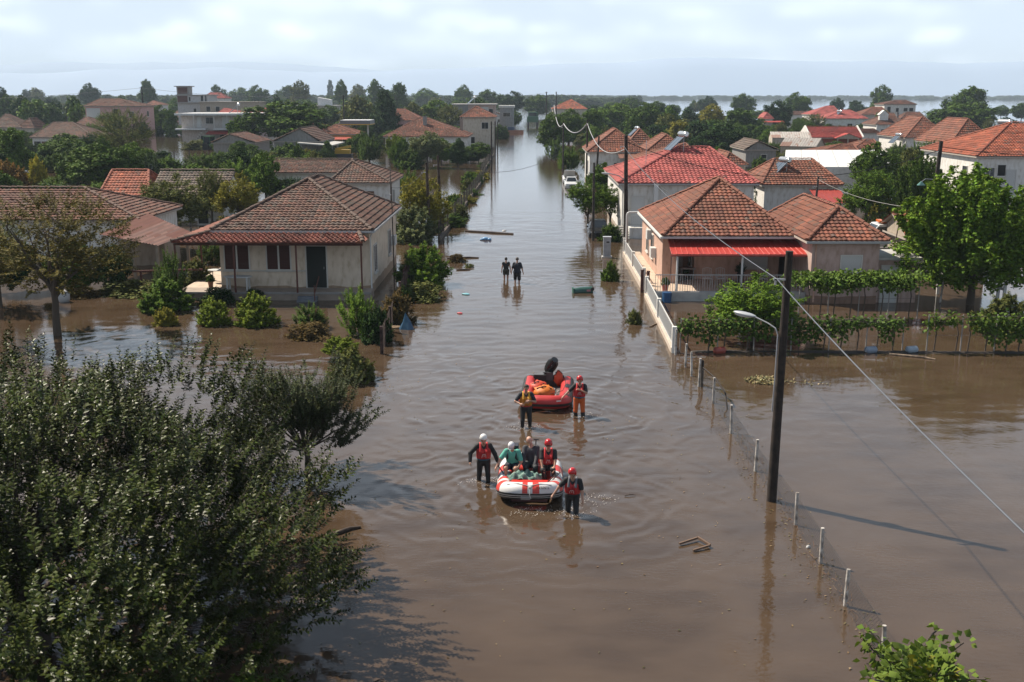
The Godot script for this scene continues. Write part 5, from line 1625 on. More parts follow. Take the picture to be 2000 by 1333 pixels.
	tree("shrub", "round evergreen bush leaning over the canal before the peach house", -7.13, -283.35, 3.13, 3.71, "bush", "dark", 0, "", 0.0, "shrub")
	tree("shrub", "bright leafy bush on the right canal bank beside the white house", 6.26, -165.22, 4.29, 4.64, "feather", "green", 0, "", 0.0, "shrub")
	tree("shrub", "second bright leafy bush beyond the one beside the white house", 4.82, -192.02, 4.61, 4.85, "feather", "mid", 0, "", 0.0, "shrub")
	tree("tree", "dark tree overhanging the canal on the right bank", 4.80, -220.56, 7.49, 6.78, "round", "mid", 0.03)
	tree("tree", "dark green tree behind the overhanging tree on the right bank", 9.50, -259.00, 8.06, 8.67, "round_b", "mid", 0.03)
	tree("tree", "broad green tree left of the canal side house roof", 14.74, -270.82, 8.30, 10.06, "round_c", "green", 0.03)
	tree("tree", "green tree behind the ridge of the canal side house", 26.06, -321.97, 8.52, 12.54, "round", "green", 0.03)
	tree("tree", "tall leafy tree right of the canal side house", 30.76, -290.80, 9.29, 10.78, "round_b", "mid", 0.03)
	tree("tree", "yellow tinged tree behind the two brown roofs", 34.46, -248.59, 5.92, 8.08, "round_c", "gold", 0.03)
	tree("tree", "autumn orange tinged tree left of the dark walnut tree", 53.89, -322.38, 8.38, 9.85, "round", "gold", 0.06)
	tree("tree", "dark walnut tree above the red roof", 36.06, -202.28, 6.13, 9.39, "round_b", "dark", 0.03)
	tree("tree", "dark wide tree behind the walnut tree", 55.25, -284.27, 8.30, 13.67, "round_c", "mid", 0.03)
	tree("tree", "tall dark tree in front of the flood lake", 105.33, -539.21, 11.73, 12.93, "round", "mid", 0.06)
	tree("tree", "dark round tree on the lake shore left of the tall dark tree", 103.95, -638.69, 11.00, 11.80, "round_b", "dark", 0.03)
	tree("tree", "green tree row on the bank above the first brown roof", 54.96, -456.93, 9.35, 12.69, "round_c", "mid", 0.05)
	tree("tree", "pair of low green trees behind the canal side house", 50.18, -538.39, 9.78, 12.47, "round", "mid", 0.05)
	tree("tree", "umbrella shaped mulberry at the street, the left one of two", 4.98, -89.29, 4.31, 4.04, "round_fine", "green", 0.3)
	tree("tree", "umbrella shaped mulberry at the street, the right one of two", 6.90, -90.01, 3.83, 2.80, "round_fine", "green", 0.32)
	tree("tree", "leafy tree behind the mulberries at the house with outside stairs", 7.88, -111.72, 4.29, 3.46, "round_b", "mid", 0.1)
	tree("tree", "dark bush in the corner of the canal side house", 10.98, -144.97, 3.51, 2.99, "round", "dark", 0.05)
	tree("shrub", "shrub below the mulberries beside the outside stairs", 6.42, -83.47, 1.52, 1.75, "bush", "mid", 0, "", 0.0, "shrub")
	tree("shrub", "rose bush standing in the flood by the grey meter cabinet", 5.01, -64.89, 1.35, 1.12, "bush_b", "green", 0, "", 0.0, "shrub")
	tree("shrub", "small rose bush in the flood beside the white balustrade", 5.26, -52.19, 0.83, 0.81, "bush", "olive", 0, "", 0.0, "shrub")
	tree("tree", "dark pear tree with upright shoots behind the peach house", 23.36, -100.40, 4.61, 4.88, "shoots_fine", "dark", 0.06)
	tree("tree", "mixed tree with yellow tips above the white pickup", 28.70, -91.76, 5.51, 5.48, "round_fine", "green", 0.06)
	tree("tree", "yellow leaved tree top beside the mixed tree", 32.07, -97.99, 3.91, 2.93, "bush_b", "gold", 0.1)
	tree("tree", "dark leafy tree behind the mixed tree with yellow tips", 37.07, -116.61, 6.17, 4.66, "round_b", "mid", 0.06)
	tree("tree", "tall shooting dark green tree behind the leaning lamp", 33.84, -94.07, 6.50, 3.76, "shoots_fine", "mid", 0.06)
	tree("tree", "dull grey green tree left of the leaning dark pole", 45.53, -129.55, 5.29, 4.21, "round_c", "olive", 0.05)
	tree("tree", "huge plane tree on the lake shore at the right", 152.97, -385.59, 14.98, 19.06, "round_c", "mid", 0.04)
	tree("tree", "lower leafy tree before the huge plane tree", 125.79, -323.45, 8.38, 19.33, "round", "mid", 0.03)
	tree("tree", "tall round tree behind the white two storey house", 172.27, -540.20, 15.61, 13.39, "round", "mid", 0.06)
	tree("tree", "dark pointed tree on the lake shore right of the walnut", 116.17, -475.82, 12.50, 11.83, "round_b", "mid", 0.05)
	tree("tree", "dark round tree right of the pointed tree on the lake shore", 178.77, -639.80, 9.56, 9.43, "round", "dark", 0.05)
	tree("tree", "dark round tree behind the red hipped roofs", 160.49, -540.03, 9.30, 11.44, "round_c", "dark", 0.05)
	tree("tree", "olive tree amid the red hipped roofs", 83.97, -322.83, 5.89, 7.76, "airy", "olive", 0.05)
	tree("tree", "dark green tree right of the red pointed roof", 77.58, -340.99, 9.31, 9.44, "round", "dark", 0.05)
	tree("tree", "green garden tree between red pointed roof and tin sheds", 73.58, -298.67, 5.46, 6.08, "round_c", "mid", 0.05)
	tree("tree", "narrow dark tree beside the white dormer house", 127.78, -373.34, 5.10, 3.44, "cypress", "dark", 0)
	tree("tree", "round green tree left of the white dormer", 116.22, -362.01, 6.59, 5.67, "round_b", "mid", 0.05)
	tree("shrub", "yellow green bush beside the grey block shed", 41.74, -192.56, 2.84, 5.02, "bush", "gold", 0, "", 0.0, "shrub")
	tree("shrub", "green creeper tree over the grey block shed corner", 45.54, -199.05, 2.75, 3.33, "bush_b", "green", 0, "", 0.0, "shrub")
	tree("shrub", "green hedge before the small white walled house", 97.51, -323.03, 3.24, 8.96, "bush", "mid", 0, "", 0.0, "shrub")
	tree("tree", "green tree above the white sheet hall", 51.38, -174.39, 2.66, 4.87, "round_c", "mid", 0.03)
	tree("tree", "dark tree at the right edge on the lake shore", 221.76, -496.84, 7.64, 10.48, "round", "mid", 0.03)
	tree("tree", "bushy tree left of the dark lake shore tree at the edge", 231.44, -541.08, 6.61, 9.94, "round_b", "mid", 0.03)
	tree("tree", "big bright mulberry with upright shoots right of the grape pergola", 23.84, -57.27, 7.74, 7.72, "shoots_fine", "bright", 0.1)
	tree("tree", "leafy apricot tree in the flooded garden before the peach terrace", 10.31, -48.18, 3.13, 4.84, "round_fine", "bright", 0.04)
	tree("shrub", "shrub with pale tips at the right edge of the vine row", 22.70, -50.55, 1.99, 2.70, "bush_b", "olive", 0, "", 0.0, "shrub")
	tree("shrub", "green shrub at the concrete plinth by the white stairs", 7.67, -85.99, 0.99, 1.23, "bush", "mid", 0, "", 0.0, "shrub")
	tree("tree", "dense green tree between the grey tiled outbuilding and the bright green tree", -27.34, -112.28, 5.17, 3.72, "round", "green", 0.04)
	tree("tree", "dark bushy tree at the right end of the grey tiled outbuilding", -28.63, -101.38, 4.31, 2.89, "round_b", "mid", 0.04)
	tree("tree", "broad tree behind the grey block barn and the yellow house", -63.44, -320.64, 9.69, 11.99, "round_c", "mid", 0.06)
	tree("tree", "grey green tree between the barrel roof and the peach house", -22.83, -321.24, 8.38, 8.98, "airy", "olive", 0.06)
	tree("tree", "leafy tree behind the chimneys of the barrel roof", -29.72, -349.32, 9.57, 10.41, "round", "green", 0.05)
	tree("tree", "dark tree left of the pink flat roofed house", -43.38, -733.42, 18.29, 13.61, "round_b", "mid", 0.1)
	tree("tree", "wide tree at the head of the flooded street", -20.79, -620.44, 15.21, 17.27, "round_c", "mid", 0.1)
	tree("tree", "dark oak like tree above the head of the flooded street", -7.99, -537.53, 13.19, 14.96, "round_b", "dark", 0.08)
	tree("tree", "green tree left of the twin pole frame", 4.76, -562.84, 11.25, 14.62, "round", "mid", 0.05)
	tree("tree", "low willow like tree by the twin pole frame", 18.77, -456.39, 8.31, 12.71, "round_c", "olive", 0.05)
	tree("tree", "dark tree row left of the flat roofed balcony house", -107.37, -319.99, 8.38, 7.51, "round_b", "mid", 0.05)
	tree("tree", "leafy tree behind the round dark conifer", -153.76, -352.66, 8.91, 9.96, "round_c", "mid", 0.05)
	tree("tree", "olive toned tree above the left edge roofs", -189.65, -406.65, 9.33, 15.32, "round", "olive", 0.05)
	tree("tree", "dark tall tree at the left edge of the skyline", -218.79, -452.86, 14.91, 8.51, "round_b", "dark", 0.05)
	tree("tree", "grey green tree in the skyline left of the very dark round tree", -399.84, -891.81, 19.51, 14.23, "far_b", "olive", 0.1)
	tree("tree", "pointed green tree in the skyline near the left edge", -407.36, -891.70, 18.70, 9.21, "far", "dark", 0.1)
	tree("tree", "broad green tree behind the beige flat building", -234.79, -894.26, 17.08, 23.39, "round", "mid", 0.1)
	tree("tree", "dense tree above the grey flat roofed house", -183.58, -832.93, 19.68, 19.41, "round_c", "mid", 0.1)
	tree("tree", "olive tree right of the slim dark cypress", -129.12, -833.74, 18.92, 15.52, "round", "olive", 0.1)
	tree("tree", "green tree in the skyline above the barrel roof", -77.77, -834.51, 16.66, 20.94, "round_b", "green", 0.1)
	tree("shrub", "dark shrub in the shade under the sparse tree, the left one", -29.32, -60.19, 3.06, 2.92, "round_b", "dark", 0, "", 0.0, "shrub")
	tree("shrub", "dark shrub in the shade under the sparse tree, the middle one", -26.10, -60.24, 3.24, 2.91, "round_c", "mid", 0, "", 0.0, "shrub")
	tree("shrub", "dark shrub under the rusty shed roof beside the sparse tree", -23.95, -60.93, 2.68, 2.48, "round_b", "dark", 0, "", 0.0, "shrub")
	tree("shrub", "overgrown vine bush inside the left end of the veranda", -19.53, -62.36, 1.83, 1.81, "bush_b", "olive", 0, "", 0.0, "shrub")
	tree("shrub", "tall weeds behind the sunlit deck corner", -21.36, -71.28, 2.07, 2.06, "feather", "mid", 0, "", 0.0, "shrub")
	tree("shrub", "low bushes along the yard before the flat roofed balcony house", -69.48, -227.95, 2.54, 7.54, "heap", "olive", 0, "", 0.0, "shrub")
	tree("shrub", "low hedge right of the yard before the flat roofed balcony house", -61.85, -223.74, 2.90, 7.39, "bush", "mid", 0, "", 0.0, "shrub")
	tree("tree", "leafy tree in front of the pink house balcony", -113.76, -295.88, 6.27, 9.76, "round", "mid", 0.04)
	tree("tree", "dark garden tree before the low red roof at the left", -133.73, -381.33, 6.65, 8.96, "round_c", "mid", 0.04)
	tree("tree", "mid green tree before the low white house", -81.37, -190.74, 4.43, 8.13, "round", "mid", 0.04)
	tree("tree", "olive green tree right of the low white house", -74.60, -190.84, 4.43, 6.32, "round_b", "olive", 0.04)
	tree("tree", "dense dark tree at the left edge beside the vivid yellow tree", -54.09, -110.80, 3.67, 4.24, "round_c", "mid", 0.03)
	tree("shrub", "green tree before the white wing left of its brown shutter", -22.39, -96.37, 2.75, 2.30, "bush_b", "green", 0, "", 0.0, "shrub")

var taken_names := []
var taken_rects := [] # x0, x1, z0, z1 of what stands

func note_houses() -> void:
	for o in get_children():
		if o.has_meta("category") and o.get_meta("category") in ["house", "building", "shed", "barn", "hall", "canopy", "carport"]:
			var box := Rect2(o.position.x, o.position.z, 0, 0)
			for c in o.get_children():
				if c is MeshInstance3D and c.mesh:
					var b: AABB = c.transform * c.mesh.get_aabb()
					box = box.merge(Rect2(o.position.x + b.position.x, o.position.z + b.position.z, b.size.x, b.size.z))
			taken_rects.append(box.grow(0.6))
			var s: String = o.get_meta("label")
			for cut in [" with ", " behind ", " beside ", " left of ", " right of ", " showing ", " in front", " between ", " before ", " joined ", " half ", " directly ", " below ", " amid ", " by the ", " at the ", " on its ", ","]:
				s = s.get_slice(cut, 0)
			taken_names.append(s)

func free_spot(x: float, z: float, w: float) -> bool:
	for b in taken_rects:
		if b.grow(w * 0.35).has_point(Vector2(x, z)):
			return false
	return true

func near_name(x: float, z: float, most: float) -> String:
	var best := most
	var s := ""
	for i in taken_rects.size():
		var c: Vector2 = taken_rects[i].get_center()
		var d := c.distance_to(Vector2(x, z))
		if d < best and taken_names[i] != "house" and taken_names[i] != "shed":
			best = d
			var side := "behind" if z < taken_rects[i].position.y else "before" if z > taken_rects[i].end.y else "left of" if x < c.x else "right of"
			s = side + " the " + taken_names[i]
	return s

func near_trees() -> void:
	var r := RandomNumberGenerator.new()
	r.seed = 77
	# the big dark tree at the near left
	var t := thing("big_tree", "big dark leafy tree with shiny leaves filling the near left corner", "tree", Vector3(-10.0, 0, -19.8))
	var br := MB.new()
	var bark := Color(0.075, 0.06, 0.048)
	br.tube([Vector3(0, -0.6, 0), Vector3(0.1, 0.6, 0.05), Vector3(0.0, 1.5, 0)], [0.30, 0.25, 0.22], 10, bark)
	var mb := MB.new()
	var rad := Vector3(6.0, 3.5, 8.3)
	var cen := Vector3(0.2, 2.3, 1.0)
	for i in 46:
		var u := rdir(r)
		u.y = absf(u.y) * 0.9 - 0.05
		u = u.normalized()
		var tip := cen + u * rad * r.randf_range(0.6, 0.95)
		var mid := Vector3(0, 1.3, 0).lerp(tip, 0.45) + Vector3(0, 0.5, 0) + rdir(r) * 0.3
		br.tube([Vector3(0, 1.2 + r.randf() * 0.4, 0), mid, tip.lerp(mid, 0.35), tip], [0.09, 0.05, 0.03, 0.012], 5, bark)
	for i in 12500:
		var u := rdir(r)
		if u.y < -0.6:
			continue
		var lump := 1.0 + 0.13 * sin(u.x * 9.0 + u.z * 4.0) + 0.10 * sin(u.z * 13.0 - u.y * 7.0 + 1.3)
		var p := cen + u * rad * (pow(r.randf(), 0.30) * lump * 0.92)
		if p.y < 0.15:
			continue
		if sin(p.x * 2.1 + 1.0) + sin(p.y * 2.6) + sin(p.z * 1.9 + p.x) < -0.85:
			continue
		var d := (u * 0.75 + Vector3(0, 0.75, 0) + rdir(r) * 0.45).normalized()
		var len_ := r.randf_range(0.35, 0.75)
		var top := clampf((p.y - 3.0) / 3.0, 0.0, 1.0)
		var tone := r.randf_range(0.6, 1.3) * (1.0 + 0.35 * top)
		br.tube([p, p + d * len_], [0.007, 0.003], 3, bark, false)
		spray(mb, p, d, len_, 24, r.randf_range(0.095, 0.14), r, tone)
	obj("trunk", br, mat("bark", Color(1, 1, 1), 0.9, "mv"), t)
	var lm := leafmat("leaf_shiny", 0.36, 0.16)
	lm.metallic_specular = 0.2
	lm.albedo_color = Color(0.066, 0.090, 0.022).linear_to_srgb()
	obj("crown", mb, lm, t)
	# the lighter tree behind it
	t = thing("small_leaved_tree", "open small leaved tree at the street edge behind the big dark tree", "tree", Vector3(-6.6, 0, -30.4))
	br = MB.new()
	br.tube([Vector3(0, -0.6, 0), Vector3(0.05, 0.5, 0.0), Vector3(-0.05, 1.1, 0.05)], [0.10, 0.085, 0.07], 8, bark)
	mb = MB.new()
	for i in 26:
		var a := r.randf() * TAU
		var rr := r.randf_range(0.5, 2.3)
		var tip := Vector3(cos(a) * rr, r.randf_range(1.6, 3.7) - rr * 0.25, sin(a) * rr)
		var mid := Vector3(0, 1.0, 0).lerp(tip, 0.5) + Vector3(0, -0.15, 0) + rdir(r) * 0.12
		br.tube([Vector3(0, 0.7, 0), mid, tip], [0.035, 0.02, 0.006], 5, bark)
		for k in 44:
			var f := r.randf_range(0.35, 1.0)
			var p := mid.lerp(tip, clampf((f - 0.4) / 0.6, 0.0, 1.0)) + rdir(r) * 0.34
			var d := ((tip - mid).normalized() + Vector3(0, 0.6, 0) + rdir(r) * 0.6).normalized()
			br.tube([p, p + d * 0.5], [0.006, 0.003], 3, bark, false)
			spray(mb, p, d, r.randf_range(0.35, 0.6), 24, 0.095, r, r.randf_range(0.75, 1.2))
	obj("trunk", br, mat("bark", Color(1, 1, 1), 0.9, "mv"), t)
	var lm2 := leafmat("leaf_small", 0.45, 0.4)
	lm2.albedo_color = Color(0.115, 0.145, 0.072).linear_to_srgb()
	obj("crown", mb, lm2, t)
	# young green weeds at the foot of the big tree, low right of it
	tree("weed_shrub", "fresh green weeds under the near right side of the big dark tree", -4.9, -16.3, 1.5, 2.6, "feather", "mid", 0.0, "", 0.0, "shrub")
	tree("bare_shrub", "dry twiggy shrub in the water at the bottom edge by the big tree", -2.9, -17.3, 0.6, 1.1, "heap", "dry", 0.0, "", 0.0, "shrub")
	# grape vine on the near end of the wire fence
	t = thing("grape_vine", "grape vine with large light leaves on the near end of the wire fence", "vine", Vector3(6.75, 0, -17.3))
	br = MB.new()
	mb = MB.new()
	for i in 16:
		var p := Vector3(r.randf_range(-0.1, 0.3), 0.5, r.randf_range(-0.5, 0.6))
		var pts := [p + Vector3(0, -1.0, 0), p]
		var d := Vector3(r.randf_range(-0.5, 0.8), r.randf_range(0.35, 0.8), r.randf_range(-0.7, 0.7))
		if i == 0:
			d = Vector3(-0.35, 0.75, -0.55)
		for k in 6:
			p += d * 0.26 + rdir(r) * 0.07
			d.y -= 0.05
			pts.append(p)
			for q in 7:
				var o := rdir(r)
				leaf(mb, p + o * 0.12, (o + Vector3(0, -0.3, 0)).normalized(), (Vector3(0, 0.9, 0) + rdir(r) * 0.8).normalized(), r.randf_range(0.11, 0.17), 0.15, jit(Color(0.5, 0.5, 0.40), 0.25))
		br.tube(pts, [0.018, 0.014, 0.012, 0.008, 0.006, 0.004], 5, bark)
	for i in 1150:
		var u := rdir(r)
		var p := Vector3(0.12, 0.85, 0.35) + u * Vector3(0.72, 0.85, 0.95) * pow(r.randf(), 0.4)
		var c := jit(Color(0.5, 0.5, 0.40), 0.25)
		if r.randf() < 0.12:
			c = Color(0.75, 0.52, 0.30)
		leaf(mb, p, (u + Vector3(0, -0.4, 0)).normalized(), (Vector3(0, 0.9, 0) + u * 0.5 + rdir(r) * 0.6).normalized(), r.randf_range(0.12, 0.19), 0.17, c)
	obj("stem", br, mat("bark", Color(1, 1, 1), 0.9, "mv"), t)
	var vm := leafmat("leaf_vine", 0.45, 0.6)
	vm.albedo_color = Color(0.20, 0.29, 0.07).linear_to_srgb()
	obj("leaves", mb, vm, t)

# vines trained along wires: patches of big leaves hanging from a rail
func vine_row(label: String, a: Vector3, b: Vector3, y: float, thick: float, drop: float, count: int, posts: int, seed_: int, tone: Color) -> void:
	var r := RandomNumberGenerator.new()
	r.seed = seed_
	var mid := (a + b) * 0.5
	var t := thing("vine_row", label, "vine", mid)
	var mb := MB.new()
	var nz := FastNoiseLite.new()
	nz.seed = seed_
	nz.frequency = 0.45
	for i in count:
		var f := r.randf()
		var p := a.lerp(b, f) - mid
		var dens := nz.get_noise_1d(f * a.distance_to(b)) + 0.45
		if r.randf() > dens * 2.2:
			continue
		var u := rdir(r)
		var q := p + Vector3(0, y - r.randf() * drop * clampf(dens * 1.4, 0.3, 1.3), 0) + u * Vector3(thick, 0.22, thick) * pow(r.randf(), 0.5)
		leaf(mb, q, (u + Vector3(0, -0.5, 0)).normalized(), (Vector3(0, 0.8, 0.2) + rdir(r) * 0.7).normalized(), r.randf_range(0.12, 0.2), 0.17, jit(Color(0.5, 0.5, 0.42), 0.3))
	var vm := leafmat("leaf_row_%d" % seed_, 0.45, 0.5)
	vm.albedo_color = tone.linear_to_srgb()
	obj("leaves", mb, vm, t)
	var dir := (b - a) / posts
	for i in posts + 1:
		var p := a + dir * i - mid
		var pm := MB.new()
		pm.tube([p + Vector3(0, -0.6, 0), p + Vector3(r.randf_range(-0.05, 0.05), y + 0.05, 0)], [0.03, 0.026], 6)
		obj("stake", pm, mat("stake_grey", Color(0.32, 0.30, 0.28), 0.7), t)
	var st := MB.new()
	for i in posts * 2:
		var p := a.lerp(b, (i + 0.3 + r.randf() * 0.4) / (posts * 2.0)) - mid
		st.tube([p + Vector3(0, -0.5, 0), p + Vector3(0.08, y * 0.5, 0.03), p + Vector3(-0.05, y * 0.85, 0.0), p + Vector3(0.5, y * 0.95, 0.05)], [0.035, 0.03, 0.024, 0.014], 6, Color(0.10, 0.075, 0.055))
	st.tube([a - mid + Vector3(0, y * 0.45, 0), b - mid + Vector3(0, y * 0.45, 0)], [0.008], 4, Color(0.2, 0.19, 0.18))
	st.tube([a - mid + Vector3(0, y * 0.98, 0), b - mid + Vector3(0, y * 0.98, 0)], [0.008], 4, Color(0.2, 0.19, 0.18))
	obj("stem", st, mat("bark", Color(1, 1, 1), 0.9, "mv"), t)

func vines() -> void:
	for i in 9:
		var z: float = [-93.0, -99.0, -108.0, -114.0, -123.0, -130.0, -139.0, -147.0, -172.0][i]
		tree("bank_shrub", "ragged shrub growing through the left bank fence, the %s from the near end" % ["first", "second", "third", "fourth", "fifth", "sixth", "seventh", "eighth", "ninth"][i], -7.0 + 0.5 * sin(i * 2.0), z, 1.3 + 0.5 * sin(i * 1.3), 2.6 + 0.8 * cos(i * 1.9), ["bush", "heap", "bush_b"][i % 3], ["mid", "olive", "green", "gold"][i % 4], 0.0, "shrubs on the left bank fence", 0.0, "shrub")
	vine_row("trained vine row on wires in the flood before the peach terrace garden", Vector3(6.7, 0, -46.2), Vector3(16.6, 0, -46.6), 1.45, 0.28, 0.9, 2600, 6, 3, Color(0.12, 0.20, 0.045))
	vine_row("trained vine row on wires right of the gap, towards the right edge", Vector3(17.6, 0, -46.4), Vector3(23.6, 0, -46.6), 1.6, 0.3, 1.0, 2000, 4, 8, Color(0.14, 0.22, 0.045))
	vine_row("grape pergola spreading its leaves on poles before the peach wing", Vector3(13.6, 0, -53.2), Vector3(19.7, 0, -53.6), 2.30, 0.9, 0.75, 5600, 4, 12, Color(0.17, 0.27, 0.055))

func forest() -> void:
	note_houses()
	var r := RandomNumberGenerator.new()
	r.seed = 4242
	var tl := ["mid", "mid", "green", "olive", "dark", "dark", "green", "mid"]
	# gardens of the village
	var made := 0
	var tries := 0
	while made < 370 and tries < 12000:
		tries += 1
		var z := -lerpf(98.0, 330.0, pow(r.randf(), 0.8))
		var d := -z
		var k := r.randf_range(-0.50, 0.47)
		var x := k * d
		var w := r.randf_range(2.4, 5.5)
		if x > -8.0 - w * 0.3 and x < 6.6 + w * 0.45:
			continue
		if d > 180.0 and d < 285.0 and k > -0.375 and k < -0.275:
			continue
		if d > 132.0 and d < 166.0 and k > -0.18 and k < 0.0:
			continue
		if d < 128.0 and k < 0.0 and k > -0.16:
			continue
		if k > 0.10 and d < 118.0:
			continue
		if not free_spot(x, z, w):
			continue
		# keep fronts of houses in sight: low plants only just before them
		var h := r.randf_range(2.2, 5.2)
		for b in taken_rects:
			var zf: float = b.position.y + b.size.y
			if z > zf and z < zf + 34.0 and x > b.position.x - w * 0.5 and x < b.position.x + b.size.x + w * 0.5:
				h = minf(h, 2.7)
		if h < 2.3:
			w = minf(w, 4.0)
		var kinds := ["round", "round_b", "round_c", "bush", "feather", "bush_b", "airy"]
		var kd: String = kinds[r.randi() % kinds.size()]
		var bank := "left" if x < 0.0 else "right"
		var tc: String = tl[r.randi() % 8]
		var look: String = {"mid": "mid green", "green": "fresh green", "olive": "dull olive", "dark": "very dark"}[tc] + (" broad" if w > 4.0 else " narrow") + (" high" if h > 3.6 else " low" if h > 2.71 else "")
		var nn := near_name(x, z, 45.0)
		var lb := ("%s garden %s " + nn) if nn != "" else ("%s garden %s between the " + ("nearer" if d < 190.0 else "farther") + " houses on the " + bank + " of the street")
		if h < 2.3:
			tree("garden_bush", lb % ["low " + look, "bush"], x, z, h, w, "bush_b" if r.randf() < 0.5 else "round", tc, 0.0, "garden bushes on the %s side" % bank, 0.0, "bush")
		else:
			tree("garden_tree", lb % [look, "tree"], x, z, h, w, kd, tc, 0.04, "garden trees on the %s side" % bank)
		made += 1
	# wooded belt behind the village
	for i in 250:
		var left := i < 165
		var d := lerpf(310.0, 900.0, pow(r.randf(), 1.3)) if left else lerpf(235.0, 720.0, pow(r.randf(), 1.2))
		var k := r.randf_range(-0.50, -0.015) if left else r.randf_range(0.015, 0.18)
		if not left and i > 228:
			k = r.randf_range(0.14, 0.47)
			d = r.randf_range(300.0, 520.0)
		var x := k * d
		var w := r.randf_range(5.0, 10.0) * (0.8 + d * 0.0005)
		if absf(x) < 9.0 and d < 520.0 or not free_spot(x, -d, w):
			continue
		var h := r.randf_range(6.0, 13.0) if left else r.randf_range(5.0, 9.5)
		if not left and i > 228:
			h = r.randf_range(3.0, 6.0)
		for b in taken_rects:
			var zf: float = b.position.y + b.size.y
			if -d > zf and -d < zf + 130.0 and absf(x / d - (b.position.x + b.size.x * 0.5) / -zf) < (b.size.x * 0.5 + w * 0.4) / -zf:
				h = minf(h, 3.2)
		var tc: String = tl[r.randi() % 8]
		var look: String = ("tall " if h > 9.0 else "low " if h < 6.0 else "") + ("broad " if w > 8.5 else "") + {"mid": "mid green", "green": "fresh green", "olive": "dull olive", "dark": "very dark"}[tc]
		var bank := "left of the street" if left else "right of the street"
		var wn := near_name(x, -d, 40.0)
		tree("wood_tree", (look + " tree rising " + wn) if wn != "" else "%s tree %s the wooded belt %s" % [look, "at the front of" if d < 480.0 else "deep in", bank], x, -d, h, w, "far" if r.randf() < 0.5 else "far_b", tc, 0.0, "wooded belt behind the village")
	# the far shore and the plain, one mass of trees
	for s in [["treeline", 900.0, 2600.0, -0.56, 0.10, 900], ["far_shore_treeline", 2560.0, 3500.0, 0.02, 0.56, 800]]:
		var mm := MultiMesh.new()
		mm.transform_format = MultiMesh.TRANSFORM_3D
		mm.use_colors = true
		mm.mesh = crown("far")
		mm.instance_count = s[5]
		for i in int(s[5]):
			var d := lerpf(s[1], s[2], r.randf() if s[0] == "treeline" else pow(r.randf(), 1.6))
			var x := r.randf_range(s[3], s[4]) * d
			var w := r.randf_range(9.0, 20.0)
			var b := Basis(Vector3.UP, r.randf() * TAU).scaled(Vector3(w * 1.6, r.randf_range(6.0, 15.0), w))
			mm.set_instance_transform(i, Transform3D(b, Vector3(x, -0.3, -d)))
			var v := r.randf_range(0.7, 1.2)
			mm.set_instance_color(i, Color(0.10 * v, 0.155 * v, 0.055 * v))
		var o := MultiMeshInstance3D.new()
		o.multimesh = mm
		o.name = s[0]
		o.material_override = leafmat("leaf_far", 0.7, 0.3)
		add_child(o, true)
		stuff(o)

